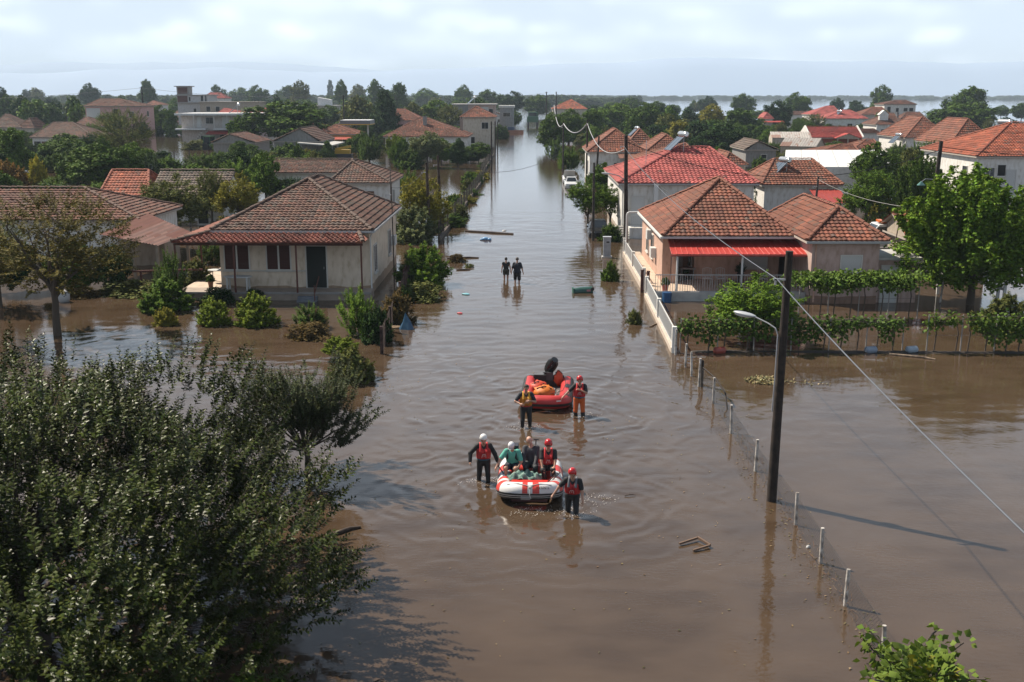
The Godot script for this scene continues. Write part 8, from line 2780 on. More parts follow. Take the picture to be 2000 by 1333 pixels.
func poles_and_wires() -> void:
	var dark := Color(0.050, 0.034, 0.025)
	var t := pole("dark wooden pole with a street lamp arm standing in the flood at the near right", Vector3(6.80, 0, -28.3), Vector3(6.91, 7.0, -28.3), 0.125, dark, "near")
	var mb := MB.new()
	mb.tube([Vector3(-0.13, 2.6, 0.06), Vector3(-0.10, 3.6, 0.06), Vector3(-0.08, 4.75, 0.02), Vector3(-0.13, 4.90, -0.08), Vector3(-0.30, 5.0, -0.25), Vector3(-0.62, 5.13, -0.52)], [0.019], 8)
	obj("lamp_arm", mb, mat("lamp_pipe", Color(0.33, 0.34, 0.36), 0.45), t)
	lamp_head(t, Vector3(-0.60, 5.13, -0.52), Vector3(-0.78, 0.10, -0.55).normalized())
	t = pole("dark wooden pole with a street lamp in front of the bright red roof", Vector3(6.89, 0, -75.2), Vector3(6.72, 8.35, -75.2), 0.15, dark, "far")
	mb = MB.new()
	mb.tube([Vector3(-0.1, 5.2, 0), Vector3(-0.6, 5.6, 0.1), Vector3(-1.2, 5.75, 0.2)], [0.03], 8)
	obj("lamp_arm", mb, mat("lamp_pipe", Color(0.33, 0.34, 0.36), 0.45), t)
	lamp_head(t, Vector3(-1.2, 5.75, 0.2), Vector3(-0.98, 0.08, 0.1).normalized())
	pole("weathered brown pole by the yellow shrub, the nearer and left one of two", Vector3(-7.7, 0, -84.2), Vector3(-7.9, 5.95, -84.2), 0.12, Color(0.10, 0.065, 0.045), "brown")
	pole("weathered brown pole by the yellow shrub, the farther and right one of two", Vector3(-7.08, 0, -87.6), Vector3(-7.28, 6.3, -87.6), 0.12, Color(0.10, 0.065, 0.045), "brown")
	pole("grey pole before the umbrella shaped mulberry at the street", Vector3(5.06, 0, -83.4), Vector3(5.06, 6.0, -83.4), 0.10, Color(0.085, 0.07, 0.06), "grey")
	pole("pole leaning at the corner of the canal side house, the right one", Vector3(8.3, 0, -133.0), Vector3(8.6, 6.2, -133.0), 0.13, dark, "far")
	pole("pole at the corner of the canal side house, the left one", Vector3(7.6, 0, -141.0), Vector3(7.6, 8.0, -141.0), 0.13, dark, "far")
	pole("pole among the leafy bushes of the right canal bank", Vector3(5.2, 0, -162.0), Vector3(5.2, 7.2, -162.0), 0.13, Color(0.085, 0.07, 0.06), "grey")
	for i in 3:
		var q: Array = [[-5.45, -161.6, 7.3], [-5.83, -191.9, 6.6], [-5.95, -212.5, 6.1]][i]
		pole("slim dark pole at the left canal edge, %s" % ["the nearest of three", "the middle of three", "the farthest of three"][i], Vector3(q[0], 0, q[1]), Vector3(q[0], q[2], q[1]), 0.11, dark, "far")
	pole("tall pole of the twin frame beside the orange barrel roof, the left one", Vector3(6.5, 0, -395.0), Vector3(6.5, 12.4, -395.0), 0.22, dark, "far", 3)
	pole("tall pole of the twin frame beside the orange barrel roof, the right one", Vector3(10.0, 0, -395.0), Vector3(10.0, 12.4, -395.0), 0.22, dark, "far")
	pole("tall dark pole left of the dark conifer above the filling station", Vector3(-50.5, 0, -300.0), Vector3(-50.5, 11.2, -300.0), 0.2, dark, "far", 3)
	pole("tall pole with a crossarm right of the pink two storey house", Vector3(-112.0, 0, -318.0), Vector3(-112.0, 13.6, -318.0), 0.22, dark, "far", 3)
	pole("pole before the trees left of the pink two storey house", Vector3(-146.0, 0, -345.0), Vector3(-146.0, 8.6, -345.0), 0.18, dark, "far")
	pole("dark leaning pole above the big mulberry at the right", Vector3(29.6, 0, -79.5), Vector3(29.9, 7.8, -79.5), 0.17, dark, "far")
	pole("grey wooden post behind the ridge of the peach wing", Vector3(22.2, 0, -84.0), Vector3(22.4, 4.9, -84.0), 0.10, Color(0.12, 0.095, 0.08), "grey")
	pole("thin iron pipe at the corner of the veranda house roof", Vector3(-8.5, 0, -67.5), Vector3(-8.55, 5.7, -67.5), 0.035, Color(0.12, 0.075, 0.055), "rust")
	pole("thin grey pipe behind the iron one at the veranda house", Vector3(-12.8, 0, -100.5), Vector3(-12.8, 5.4, -100.5), 0.045, Color(0.20, 0.19, 0.18), "pipe")
	# the leaning lamp and the green shade at the right
	t = thing("leaning_lamp", "thin leaning lamp pole with a tube light beside the peach wing", "street lamp", Vector3(20.2, 0, -60.2))
	mb = MB.new()
	mb.tube([Vector3(0, 0, 0), Vector3(0.62, 5.05, 0)], [0.04, 0.03], 8)
	obj("lamp_pole", mb, mat("rust_pipe", Color(0.16, 0.10, 0.08), 0.7), t)
	mb = MB.new()
	mb.bar(Vector3(0.62, 5.05, 0), Vector3(1.95, 4.75, 0.2), 0.14, 0.09)
	obj("tube_light", mb, mat("lamp_grey", Color(0.40, 0.42, 0.45), 0.45), t)
	t = thing("green_lamp", "small green lamp shade on an arm beside the dark leaning pole", "street lamp", Vector3(28.6, 4.6, -79.2))
	mb = MB.new()
	mb.tube([Vector3(0, 0.05, 0), Vector3(0, 0.16, 0), Vector3(0, 0.32, 0)], [0.30, 0.20, 0.05], 12)
	obj("lamp_shade", mb, mat("lamp_green", Color(0.20, 0.42, 0.38), 0.5), t)
	mb = MB.new()
	mb.tube([Vector3(0, 0.3, 0), Vector3(0.3, 0.5, 0), Vector3(1.05, 0.45, -0.2)], [0.025], 6)
	obj("lamp_arm", mb, mat("lamp_pipe", Color(0.33, 0.34, 0.36), 0.45), t)
	var silver := Color(0.10, 0.115, 0.14)
	var blk := Color(0.02, 0.02, 0.02)
	cable("thick twisted grey cable running from the red roof pole past the near pole", Vector3(6.62, 7.55, -75.0), Vector3(6.62, 6.25, -28.3), 0.55, 0.015, silver, "silver")
	cable("thick twisted grey cable running from the near pole over the flooded field", Vector3(6.62, 6.25, -28.3), Vector3(5.1, 6.9, 16.0), 0.75, 0.015, silver, "silver")
	cable("white twisted cable sagging from the red roof pole to the canal side house", Vector3(6.65, 7.4, -75.2), Vector3(7.6, 7.5, -141.0), 1.5, 0.035, Color(0.45, 0.46, 0.47), "white")
	cable("white twisted cable sagging beyond the canal side house", Vector3(7.6, 7.6, -141.0), Vector3(5.2, 7.0, -162.0), 1.3, 0.055, Color(0.45, 0.46, 0.47), "white")
	cable("white twisted cable along the bushes of the right bank", Vector3(5.2, 7.0, -162.0), Vector3(5.6, 9.0, -240.0), 2.0, 0.06, Color(0.45, 0.46, 0.47), "white")
	cable("black wire from the red roof pole across the bright red roof", Vector3(6.75, 7.9, -75.2), Vector3(29.9, 7.2, -79.5), 2.2, 0.022, blk, "black")
	cable("black wire from the dark leaning pole to the right edge", Vector3(29.9, 7.4, -79.5), Vector3(60.0, 9.5, -82.0), 1.6, 0.022, blk, "black")
	cable("thin black wire crossing the flooded street to the two brown poles", Vector3(-7.28, 5.6, -87.6), Vector3(7.6, 6.6, -141.0), 2.4, 0.02, blk, "black")
	cable("thin wire from the veranda house pipe to the brown poles", Vector3(-8.55, 5.4, -67.5), Vector3(-7.9, 5.6, -84.2), 0.5, 0.012, blk, "black")
	cable("thin wire crossing the far end of the flooded street", Vector3(-5.45, 7.0, -161.6), Vector3(5.2, 6.6, -162.0), 0.9, 0.02, blk, "black")
	cable("long thin wire spanning the left village from the pole by the pink house", Vector3(-112.0, 13.2, -318.0), Vector3(-50.5, 10.9, -300.0), 1.2, 0.035, Color(0.12, 0.12, 0.13), "line")
	cable("long thin wire spanning from the conifer's pole to the twin frame", Vector3(-50.5, 10.9, -300.0), Vector3(6.5, 12.0, -395.0), 1.6, 0.035, Color(0.12, 0.12, 0.13), "line")
	cable("long thin wire from the left edge to the pole by the pink house", Vector3(-205.0, 9.5, -330.0), Vector3(-112.0, 13.2, -318.0), 1.2, 0.035, Color(0.12, 0.12, 0.13), "line")
	cable("pale thin wire from the grey wooden post to the leaning lamp", Vector3(22.4, 4.7, -84.0), Vector3(20.82, 5.0, -60.2), 0.3, 0.014, Color(0.35, 0.34, 0.32), "pale")
	cable("dark service wire from the grey cable to the peach roof", Vector3(6.62, 6.9, -68.0), Vector3(9.4, 4.6, -62.0), 0.1, 0.014, blk, "black")

# ---------- vehicles ----------
func car(label: String, at: Vector3, turn: float, hood_up: bool, col: Color, key: String) -> void:
	var t := thing("parked_car", label, "car", at, turn, "drowned white cars")
	var paint := mat("paint_" + key, col, 0.25)
	var mb := MB.new()
	# side profile, nose towards +z, swept across and rounded in at the sills and roof
	var prof := [Vector2(2.05, 0.30), Vector2(2.12, 0.55), Vector2(2.02, 0.72), Vector2(1.1, 0.88), Vector2(0.95, 0.90), Vector2(-1.55, 0.93), Vector2(-2.0, 0.90), Vector2(-2.1, 0.6), Vector2(-2.05, 0.30)]
	for s in prof.size() - 1:
		var a: Vector2 = prof[s]
		var b: Vector2 = prof[s + 1]
		mb.quad(Vector3(0.74, a.y, a.x), Vector3(0.74, b.y, b.x), Vector3(-0.74, b.y, b.x), Vector3(-0.74, a.y, a.x))
		for e in [-1.0, 1.0]:
			if e > 0.0:
				mb.quad(Vector3(0.84, a.y * 0.94, a.x * 0.97), Vector3(0.84, b.y * 0.94, b.x * 0.97), Vector3(0.74, b.y, b.x), Vector3(0.74, a.y, a.x))
				mb.quad(Vector3(0.84, 0.1, a.x * 0.97), Vector3(0.84, 0.1, b.x * 0.97), Vector3(0.84, b.y * 0.94, b.x * 0.97), Vector3(0.84, a.y * 0.94, a.x * 0.97))
			else:
				mb.quad(Vector3(-0.84, b.y * 0.94, b.x * 0.97), Vector3(-0.84, a.y * 0.94, a.x * 0.97), Vector3(-0.74, a.y, a.x), Vector3(-0.74, b.y, b.x))
				mb.quad(Vector3(-0.84, 0.1, b.x * 0.97), Vector3(-0.84, 0.1, a.x * 0.97), Vector3(-0.84, a.y * 0.94, a.x * 0.97), Vector3(-0.84, b.y * 0.94, b.x * 0.97))
	obj("body", mb, paint, t)
	mb = MB.new()
	var lo := [Vector3(-0.72, 0.89, 1.0), Vector3(0.72, 0.89, 1.0), Vector3(0.72, 0.92, -1.6), Vector3(-0.72, 0.92, -1.6)]
	var hi := [Vector3(-0.56, 1.38, 0.25), Vector3(0.56, 1.38, 0.25), Vector3(0.56, 1.36, -1.1), Vector3(-0.56, 1.36, -1.1)]
	for i in 4:
		mb.quad(lo[i], lo[(i + 1) % 4], hi[(i + 1) % 4], hi[i])
	mb.quad(hi[0] + Vector3(0, 0.02, 0), hi[1] + Vector3(0, 0.02, 0), hi[2] + Vector3(0, 0.02, 0), hi[3] + Vector3(0, 0.02, 0))
	obj("cabin", mb, paint, t)
	for i in 4:
		var a: Vector3 = lo[i]
		var b: Vector3 = lo[(i + 1) % 4]
		var c: Vector3 = hi[(i + 1) % 4]
		var d: Vector3 = hi[i]
		var cc := (a + b + c + d) * 0.25
		var nn := (b - a).cross(d - a).normalized() * 0.012
		var g := MB.new()
		g.quad(a.lerp(cc, 0.14) + nn, b.lerp(cc, 0.14) + nn, c.lerp(cc, 0.12) + nn, d.lerp(cc, 0.12) + nn)
		obj("windscreen" if i == 0 else "window", g, mat("dark_glass", Color(0.020, 0.024, 0.028), 0.06), t)
	for e in [-1.0, 1.0]:
		mb = MB.new()
		mb.box(Vector3(e * 0.58, 0.62, 2.06), Vector3(0.34, 0.16, 0.06))
		obj("headlight", mb, mat("headlight", Color(0.55, 0.56, 0.58), 0.15), t)
		mb = MB.new()
		mb.box(Vector3(e * 0.92, 0.96, 0.72), Vector3(0.16, 0.12, 0.10))
		obj("mirror", mb, paint, t)
		for z in [1.3, -1.3]:
			mb = MB.new()
			mb.tube([Vector3(e * 0.68, 0.22, z), Vector3(e * 0.86, 0.22, z)], [0.31, 0.31], 16)
			obj("wheel", mb, mat("tyre", Color(0.02, 0.02, 0.02), 0.9), t)
	mb = MB.new()
	mb.box(Vector3(0, 0.56, 2.09), Vector3(0.62, 0.14, 0.05))
	obj("grille", mb, mat("dark_opening", Color(0.012, 0.011, 0.010), 0.9), t)
	mb = MB.new()
	mb.box(Vector3(0, 0.35, 2.10), Vector3(1.6, 0.20, 0.16))
	obj("bumper", mb, paint, t)
	if hood_up:
		mb = MB.new()
		mb.box(Vector3(0, 1.32, 1.35), Vector3(1.36, 0.04, 1.05), Color.WHITE, Basis(Vector3.RIGHT, -0.95))
		obj("raised_bonnet", mb, paint, t)
		mb = MB.new()
		mb.box(Vector3(0, 0.86, 1.5), Vector3(1.2, 0.06, 0.85))
		obj("engine_bay", mb, mat("dark_opening", Color(0.012, 0.011, 0.010), 0.9), t)

func vehicles() -> void:
	car("white car facing us in the flood behind the umbrella mulberry", Vector3(5.35, -0.2, -134.0), 0.0, false, Color(0.66, 0.66, 0.65), "white")
	car("white car with its bonnet raised behind the other white car", Vector3(5.35, -0.15, -141.5), 0.0, true, Color(0.66, 0.66, 0.65), "white")
	# dark car half hidden under the mulberries
	car("dark car hidden beneath the umbrella mulberries", Vector3(5.7, -0.2, -87.0), 0.0, false, Color(0.02, 0.02, 0.022), "black")
	# recovery truck behind the peach wing
	var t := thing("recovery_truck", "white recovery truck with orange beacons and a red crane behind the peach wing", "truck", Vector3(23.2, 0.6, -71.5), -PI * 0.5)
	var mb := MB.new()
	var wp := mat("paint_white", Color(0.66, 0.66, 0.65), 0.25)
	var prof := [Vector2(1.55, 0.6), Vector2(1.5, 1.35), Vector2(0.75, 1.5), Vector2(0.15, 2.15), Vector2(-0.55, 2.2), Vector2(-0.6, 0.6)]
	for s in prof.size() - 1:
		var a: Vector2 = prof[s]
		var b: Vector2 = prof[s + 1]
		mb.quad(Vector3(0.85, a.y, a.x), Vector3(0.85, b.y, b.x), Vector3(-0.85, b.y, b.x), Vector3(-0.85, a.y, a.x))
	for e in [-0.85, 0.85]:
		for s in range(1, prof.size() - 1):
			mb.tri(Vector3(e, prof[0].y, prof[0].x), Vector3(e, prof[s].y, prof[s].x), Vector3(e, prof[s + 1].y, prof[s + 1].x))
	obj("cab", mb, wp, t)
	mb = MB.new()
	mb.quad(Vector3(0.862, 1.45, 0.62), Vector3(0.862, 1.45, -0.35), Vector3(0.862, 2.02, -0.35), Vector3(0.862, 2.02, 0.2))
	mb.quad(Vector3(0.7, 1.56, 0.72), Vector3(0.7, 2.1, 0.22), Vector3(-0.7, 2.1, 0.22), Vector3(-0.7, 1.56, 0.72))
	obj("window", mb, mat("dark_glass", Color(0.020, 0.024, 0.028), 0.06), t)
	mb = MB.new()
	mb.box(Vector3(0, 2.3, -0.2), Vector3(1.3, 0.14, 0.3))
	obj("beacon", mb, mat("beacon_orange", Color(0.60, 0.13, 0.01), 0.3), t)
	mb = MB.new()
	mb.box(Vector3(0, 0.95, -2.6), Vector3(1.8, 0.25, 3.9)); mb.box(Vector3(0, 1.5, -0.75), Vector3(1.7, 1.0, 0.12))
	obj("flatbed", mb, mat("bed_dark", Color(0.04, 0.04, 0.045), 0.5), t)
	mb = MB.new()
	mb.bar(Vector3(0.2, 1.1, -1.3), Vector3(0.2, 2.1, -3.4), 0.2, 0.2); mb.bar(Vector3(-0.2, 1.1, -3.6), Vector3(0.2, 2.15, -3.3), 0.16, 0.16)
	obj("crane_arm", mb, mat("crane_red", Color(0.35, 0.02, 0.025), 0.4), t)
	for e in [-0.78, 0.78]:
		for z in [0.8, -3.2]:
			mb = MB.new()
			mb.tube([Vector3(e - 0.12, 0.5, z), Vector3(e + 0.12, 0.5, z)], [0.40, 0.40], 16)
			obj("wheel", mb, mat("tyre", Color(0.02, 0.02, 0.02), 0.9), t)
	mb = MB.new()
	mb.box(Vector3(0.15, 0.35, -1.2), Vector3(2.0, 1.9, 0.2)); mb.box(Vector3(0.15, 1.36, -1.2), Vector3(2.05, 0.07, 0.26))
	var wl := obj("block_wall", mb, mat("wall_block", Color(0.27, 0.265, 0.26), 0.88, "mbv"), self)
	wl.position = Vector3(23.0, 0, -68.6)
	wl.scale = Vector3(2.2, 1.0, 1.0)
	tag(wl, "grey block wall in front of the recovery truck", "wall")
	# green tractor by the white flat roofed house
	t = thing("tractor", "green tractor with a cab parked before the white flat roofed house", "tractor", Vector3(-66.0, 0, -226.0), 1.2)
	mb = MB.new()
	mb.box(Vector3(0, 1.25, 1.5), Vector3(0.9, 0.8, 1.9)); mb.box(Vector3(0, 1.0, -0.2), Vector3(1.4, 0.5, 1.8))
	obj("bonnet", mb, mat("tractor_green", Color(0.03, 0.12, 0.05), 0.4), t)
	mb = MB.new()
	mb.box(Vector3(0, 2.75, -0.4), Vector3(1.7, 0.14, 1.8))
	for x in [-0.75, 0.75]:
		for z in [0.4, -1.2]:
			mb.box(Vector3(x, 2.0, z), Vector3(0.1, 1.5, 0.1))
	obj("cab_frame", mb, mat("tractor_green", Color(0.03, 0.12, 0.05), 0.4), t)
	mb = MB.new()
	mb.box(Vector3(0, 2.0, -0.4), Vector3(1.42, 1.3, 1.52))
	obj("window", mb, mat("dark_glass", Color(0.020, 0.024, 0.028), 0.06), t)
	for q in [[-0.85, -0.7, 0.85], [0.85, -0.7, 0.85], [-0.7, 1.9, 0.5], [0.7, 1.9, 0.5]]:
		mb = MB.new()
		mb.tube([Vector3(q[0] - 0.2, q[2] - 0.2, q[1]), Vector3(q[0] + 0.2, q[2] - 0.2, q[1])], [q[2], q[2]], 18)
		obj("wheel", mb, mat("tyre", Color(0.02, 0.02, 0.02), 0.9), t)
	# yellow loader beneath the carport
	t = thing("yellow_loader", "yellow loader arm and body parked beside the concrete carport", "loader", Vector3(-32.3, 0, -189.5))
	mb = MB.new()
	mb.box(Vector3(0, 1.5, 0), Vector3(2.6, 0.7, 1.6)); mb.bar(Vector3(-1.2, 1.9, 0.3), Vector3(1.5, 2.4, 0.5), 0.4, 0.4)
	obj("body", mb, mat("loader_yellow", Color(0.55, 0.33, 0.02), 0.45), t)
	mb = MB.new()
	mb.box(Vector3(0.1, 0.5, 0), Vector3(3.0, 1.2, 1.7))
	obj("undercarriage", mb, mat("bed_dark", Color(0.04, 0.04, 0.045), 0.5), t)
	t = thing("tractor_trailer", "green farm truck standing at the far end of the flooded street", "truck", Vector3(1.6, 0, -400.0))
	mb = MB.new()
	mb.box(Vector3(0, 2.6, 0), Vector3(4.2, 2.0, 4.0)); mb.box(Vector3(0, 4.4, -0.3), Vector3(3.4, 1.6, 3.0))
	obj("cab", mb, mat("tractor_green", Color(0.03, 0.12, 0.05), 0.4), t)
	mb = MB.new()
	mb.box(Vector3(0, 4.4, 1.22), Vector3(2.8, 1.1, 0.06))
	obj("windscreen", mb, mat("dark_glass", Color(0.020, 0.024, 0.028), 0.06), t)
	for e in [-1.6, 1.6]:
		mb = MB.new()
		mb.tube([Vector3(e - 0.3, 0.8, 1.5), Vector3(e + 0.3, 0.8, 1.5)], [1.0, 1.0], 16)
		obj("wheel", mb, mat("tyre", Color(0.02, 0.02, 0.02), 0.9), t)
	t = thing("orange_boat", "small orange and blue boat moored at the far canal bend", "boat", Vector3(-4.7, 0, -330.0), 1.3)
	mb = MB.new()
	mb.box(Vector3(0, 0.4, 0), Vector3(1.6, 0.9, 4.2)); mb.quad(Vector3(-0.8, 0.85, 2.1), Vector3(-0.8, -0.05, 2.1), Vector3(0, 0.0, 3.4), Vector3(0, 0.95, 3.4)); mb.quad(Vector3(0.8, -0.05, 2.1), Vector3(0.8, 0.85, 2.1), Vector3(0, 0.95, 3.4), Vector3(0, 0.0, 3.4))
	obj("hull", mb, mat("hull_orange", Color(0.40, 0.15, 0.08), 0.5), t)
	mb = MB.new()
	mb.box(Vector3(0, 1.3, -0.4), Vector3(1.4, 1.0, 1.8))
	obj("cabin", mb, mat("hull_blue", Color(0.05, 0.08, 0.16), 0.5), t)

# ---------- drifting things ----------
func single(called: String, label: String, cat: String, mb: MB, m: Material, at: Vector3, turn: float = 0.0) -> MeshInstance3D:
	var o := obj(called, mb, m, self)
	o.position = at
	o.rotation.y = turn
	tag(o, label, cat)
	return o

func drift() -> void:
	var mb: MB
	var t: Node3D
	var r := RandomNumberGenerator.new()
	r.seed = 55
	# meter cabinet
	t = thing("meter_cabinet", "tall grey metal meter cabinet standing in the flood before the canal side trees", "cabinet", Vector3(5.5, 0, -74.4))
	mb = MB.new()
	mb.box(Vector3(0, 0.55, 0), Vector3(0.52, 1.75, 0.34))
	obj("cabinet_body", mb, mat("cabinet_grey", Color(0.33, 0.37, 0.42), 0.5, "m"), t)
	mb = MB.new()
	mb.box(Vector3(0, 1.45, 0.01), Vector3(0.58, 0.05, 0.42))
	obj("cabinet_cap", mb, mat("cabinet_pale", Color(0.45, 0.48, 0.52), 0.5), t)
	mb = MB.new()
	mb.box(Vector3(0.05, 1.1, 0.175), Vector3(0.20, 0.10, 0.01))
	obj("cabinet_label", mb, mat("dark_opening", Color(0.012, 0.011, 0.010), 0.9), t)
	mb = MB.new()
	mb.box(Vector3(0, -0.02, 0), Vector3(0.72, 0.24, 0.52))
	obj("cabinet_base", mb, mat("pale_slab", Color(0.50, 0.49, 0.47), 0.8, "m"), t)
	# floating green wheelie bin
	t = thing("green_bin", "green waste bin floating on its side right of the two walking men", "bin", Vector3(3.2, 0.02, -60.7), 0.12)
	mb = MB.new()
	mb.tube([Vector3(-0.55, 0.02, 0), Vector3(-0.2, 0.05, 0), Vector3(0.5, 0.06, 0)], [0.21, 0.25, 0.27], 10)
	obj("bin_body", mb, mat("bin_green", Color(0.015, 0.075, 0.06), 0.45), t)
	mb = MB.new()
	mb.box(Vector3(-0.60, 0.06, 0.02), Vector3(0.08, 0.42, 0.5))
	obj("lid", mb, mat("bin_green_b", Color(0.02, 0.10, 0.07), 0.45), t)
	for z in [-0.24, 0.24]:
		mb = MB.new()
		mb.tube([Vector3(0.48, 0.22, z - 0.03), Vector3(0.48, 0.22, z + 0.03)], [0.1, 0.1], 10)
		obj("wheel", mb, mat("tyre", Color(0.02, 0.02, 0.02), 0.9), t)
	mb = MB.new()
	mb.box(Vector3(0.25, 0.13, 0.255), Vector3(0.22, 0.10, 0.02))
	obj("sticker", mb, mat("pink_print", Color(0.40, 0.16, 0.18), 0.5), t)
	# floating pole, jugs, scraps
	mb = MB.new()
	mb.tube([Vector3(-2.0, 0.03, -1.0), Vector3(0, 0.04, 0), Vector3(2.0, 0.03, 1.0)], [0.085, 0.095, 0.085], 8)
	single("drifting_pole", "long dark wooden pole drifting across the street beyond the walking men", "pole", mb, mat("pole_brown", Color(0.10, 0.065, 0.045), 0.85, "w"), Vector3(-3.2, 0, -88.1))
	mb = MB.new()
	mb.ball(Vector3(0, 0.08, 0), Vector3(0.28, 0.16, 0.18)); mb.ball(Vector3(0.32, 0.06, 0.1), Vector3(0.16, 0.12, 0.14)); mb.ball(Vector3(-0.3, 0.04, 0), Vector3(0.14, 0.08, 0.12))
	single("blue_sack", "knotted blue plastic sack floating near the drifting pole", "sack", mb, mat("sack_blue", Color(0.14, 0.32, 0.55), 0.5), Vector3(-3.32, 0, -83.6))
	for q in [["pale foam scrap floating beyond the drifting pole", -1.97, -89.5, 0.26, Color(0.55, 0.53, 0.50)], ["cyan plastic scrap floating before the walking men", -3.51, -60.0, 0.26, Color(0.18, 0.45, 0.52)], ["red plastic scrap floating nearest the rescuers", -3.51, -54.5, 0.17, Color(0.50, 0.06, 0.08)],
		["white foam scrap floating beside the trampled hedge", -5.01, -58.8, 0.24, Color(0.58, 0.57, 0.54)], ["orange scrap floating at the trampled hedge", -6.0, -57.6, 0.18, Color(0.50, 0.24, 0.03)], ["second white scrap at the garden fence by the trampled hedge", -6.5, -58.6, 0.20, Color(0.55, 0.54, 0.51)], ["white scrap caught at the fence beside the near pole", 7.02, -25.1, 0.07, Color(0.6, 0.6, 0.58)],
		["white float in the pool behind the flowering shrub", -10.6, -112.0, 0.35, Color(0.60, 0.60, 0.58)]]:
		mb = MB.new()
		mb.ball(Vector3(0, 0.02, 0), Vector3(q[3], 0.05, float(q[3]) * 0.6), Color.WHITE, Basis(), 9, 6)
		for i in mb.v.size():
			mb.v[i] += Vector3(sin(i * 2.1), 0.3 * sin(i * 1.3), cos(i * 1.7)) * float(q[3]) * 0.13
		single("floating_scrap", q[0], "litter", mb, mat("scrap_%d_%d" % [int(q[4].r * 100.0), int(q[4].b * 100.0)], q[4], 0.6), Vector3(q[1], 0, q[2]), q[1])
	for q in [["blue water canister stranded at the foot of the vine row", 15.06, -46.1, Color(0.22, 0.27, 0.34)], ["small blue canister at the gap in the vine row", 16.88, -46.2, Color(0.30, 0.36, 0.42)], ["round red clay pot stranded at the left end of the vine row", 8.4, -45.9, Color(0.32, 0.06, 0.04)]]:
		mb = MB.new()
		mb.tube([Vector3(-0.26, 0.12, 0), Vector3(-0.22, 0.12, 0), Vector3(0.22, 0.12, 0), Vector3(0.26, 0.12, 0), Vector3(0.33, 0.12, 0)], [0.08, 0.17, 0.17, 0.08, 0.04], 12)
		single("canister", q[0], "canister", mb, mat("canister_%d" % int(q[3].r * 100.0), q[3], 0.5), Vector3(q[1], 0, q[2]), 0.3)
	# blue bag pyramid
	mb = MB.new()
	var ring := []
	for i in 10:
		var a := TAU * i / 10.0
		ring.append(Vector3(cos(a) * (0.38 + 0.05 * (i % 2)), -0.05, sin(a) * (0.28 + 0.06 * (i % 3))))
	for i in 10:
		var p: Vector3 = ring[i]
		var q: Vector3 = ring[(i + 1) % 10]
		var pm := p * 0.55 + Vector3(0.02 * (i % 3), 0.36, 0)
		var qm := q * 0.55 + Vector3(0.02 * ((i + 1) % 3), 0.36, 0)
		mb.quad(q, p, pm, qm)
		mb.tri(qm, pm, Vector3(-0.06, 0.80, 0.0))
	single("blue_bag", "dark blue plastic bag standing in the water at the garden fence", "bag", mb, mat("bag_blue", Color(0.015, 0.075, 0.15), 0.45), Vector3(-5.85, 0, -50.8))
	mb = MB.new()
	mb.ball(Vector3(0, 0.02, 0), Vector3(0.6, 0.07, 0.28))
	single("foam_raft", "tan patch of foam and chaff beside the blue plastic bag", "litter", mb, mat("foam_tan", Color(0.34, 0.23, 0.13), 0.9, "w"), Vector3(-6.45, 0, -51.0))
	# white sack by the sparse tree
	mb = MB.new()
	mb.ball(Vector3(0, 0.28, 0), Vector3(0.36, 0.42, 0.3), Color.WHITE, Basis(), 10, 7)
	for i in mb.v.size():
		mb.v[i] += Vector3(sin(i * 1.9), 0.6 * cos(i * 2.7), sin(i * 3.1)) * 0.05
	single("white_sack", "torn white sack sticking out of the water beside the sparse tree's trunk", "sack", mb, mat("sack_white", Color(0.55, 0.55, 0.55), 0.7), Vector3(-25.4, 0, -57.4))
	# drowned wooden chair frame
	t = thing("broken_chair", "broken brown chair frame floating upside down in the open water", "chair", Vector3(4.2, 0.02, -25.2), 0.35)
	var wd := mat("chair_wood", Color(0.14, 0.085, 0.055), 0.7)
	mb = MB.new()
	mb.bar(Vector3(0.22, 0.07, -0.24), Vector3(0.30, 0.05, 0.26), 0.06, 0.05)
	obj("seat_rail", mb, wd, t)
	for q in [[Vector3(0.23, 0.06, -0.24), Vector3(-0.36, 0.03, -0.12)], [Vector3(0.29, 0.05, 0.26), Vector3(-0.22, 0.02, 0.34)]]:
		mb = MB.new()
		mb.bar(q[0], q[1], 0.05, 0.045)
		obj("leg", mb, wd, t)
	# driftwood
	for q in [["short dark log floating in the street beside the big round shrub", -4.16, -68.7, 0.45, 0.05, 0.1], ["brown board stranded at the tangle of dead branches", -4.5, -73.9, 1.1, 0.07, 0.15], ["rotten branch floating at the right side of the big dark tree", -4.75, -25.9, 0.5, 0.06, 0.7], ["pale stick floating beside the white balustrade", 6.2, -51.7, 0.42, 0.03, 1.0], ["pale split board lying at the gap of the vine row", 16.6, -45.3, 0.95, 0.05, -0.5], ["thin twig floating in the open water left of the broken chair", 2.9, -28.6, 0.16, 0.012, 0.3], ["dark leaf litter floating near the street's middle", -2.9, -18.6, 0.2, 0.014, 0.8]]:
		mb = MB.new()
		mb.tube([Vector3(-q[3], 0.02, 0), Vector3(-float(q[3]) * 0.3, 0.04, 0.05 * q[3]), Vector3(float(q[3]) * 0.4, 0.035, -0.06 * q[3]), Vector3(q[3], 0.02, 0.03)], [q[4], float(q[4]) * 1.1, q[4], float(q[4]) * 0.7], 7)
		single("driftwood", q[0], "driftwood", mb, mat("wood_pale", Color(0.36, 0.27, 0.19), 0.9, "w") if String(q[0]).begins_with("pale") else mat("pole_brown", Color(0.10, 0.065, 0.045), 0.85, "w"), Vector3(q[1], 0, q[2]), q[5])
	# weed raft in the right field
	var wr := MB.new()
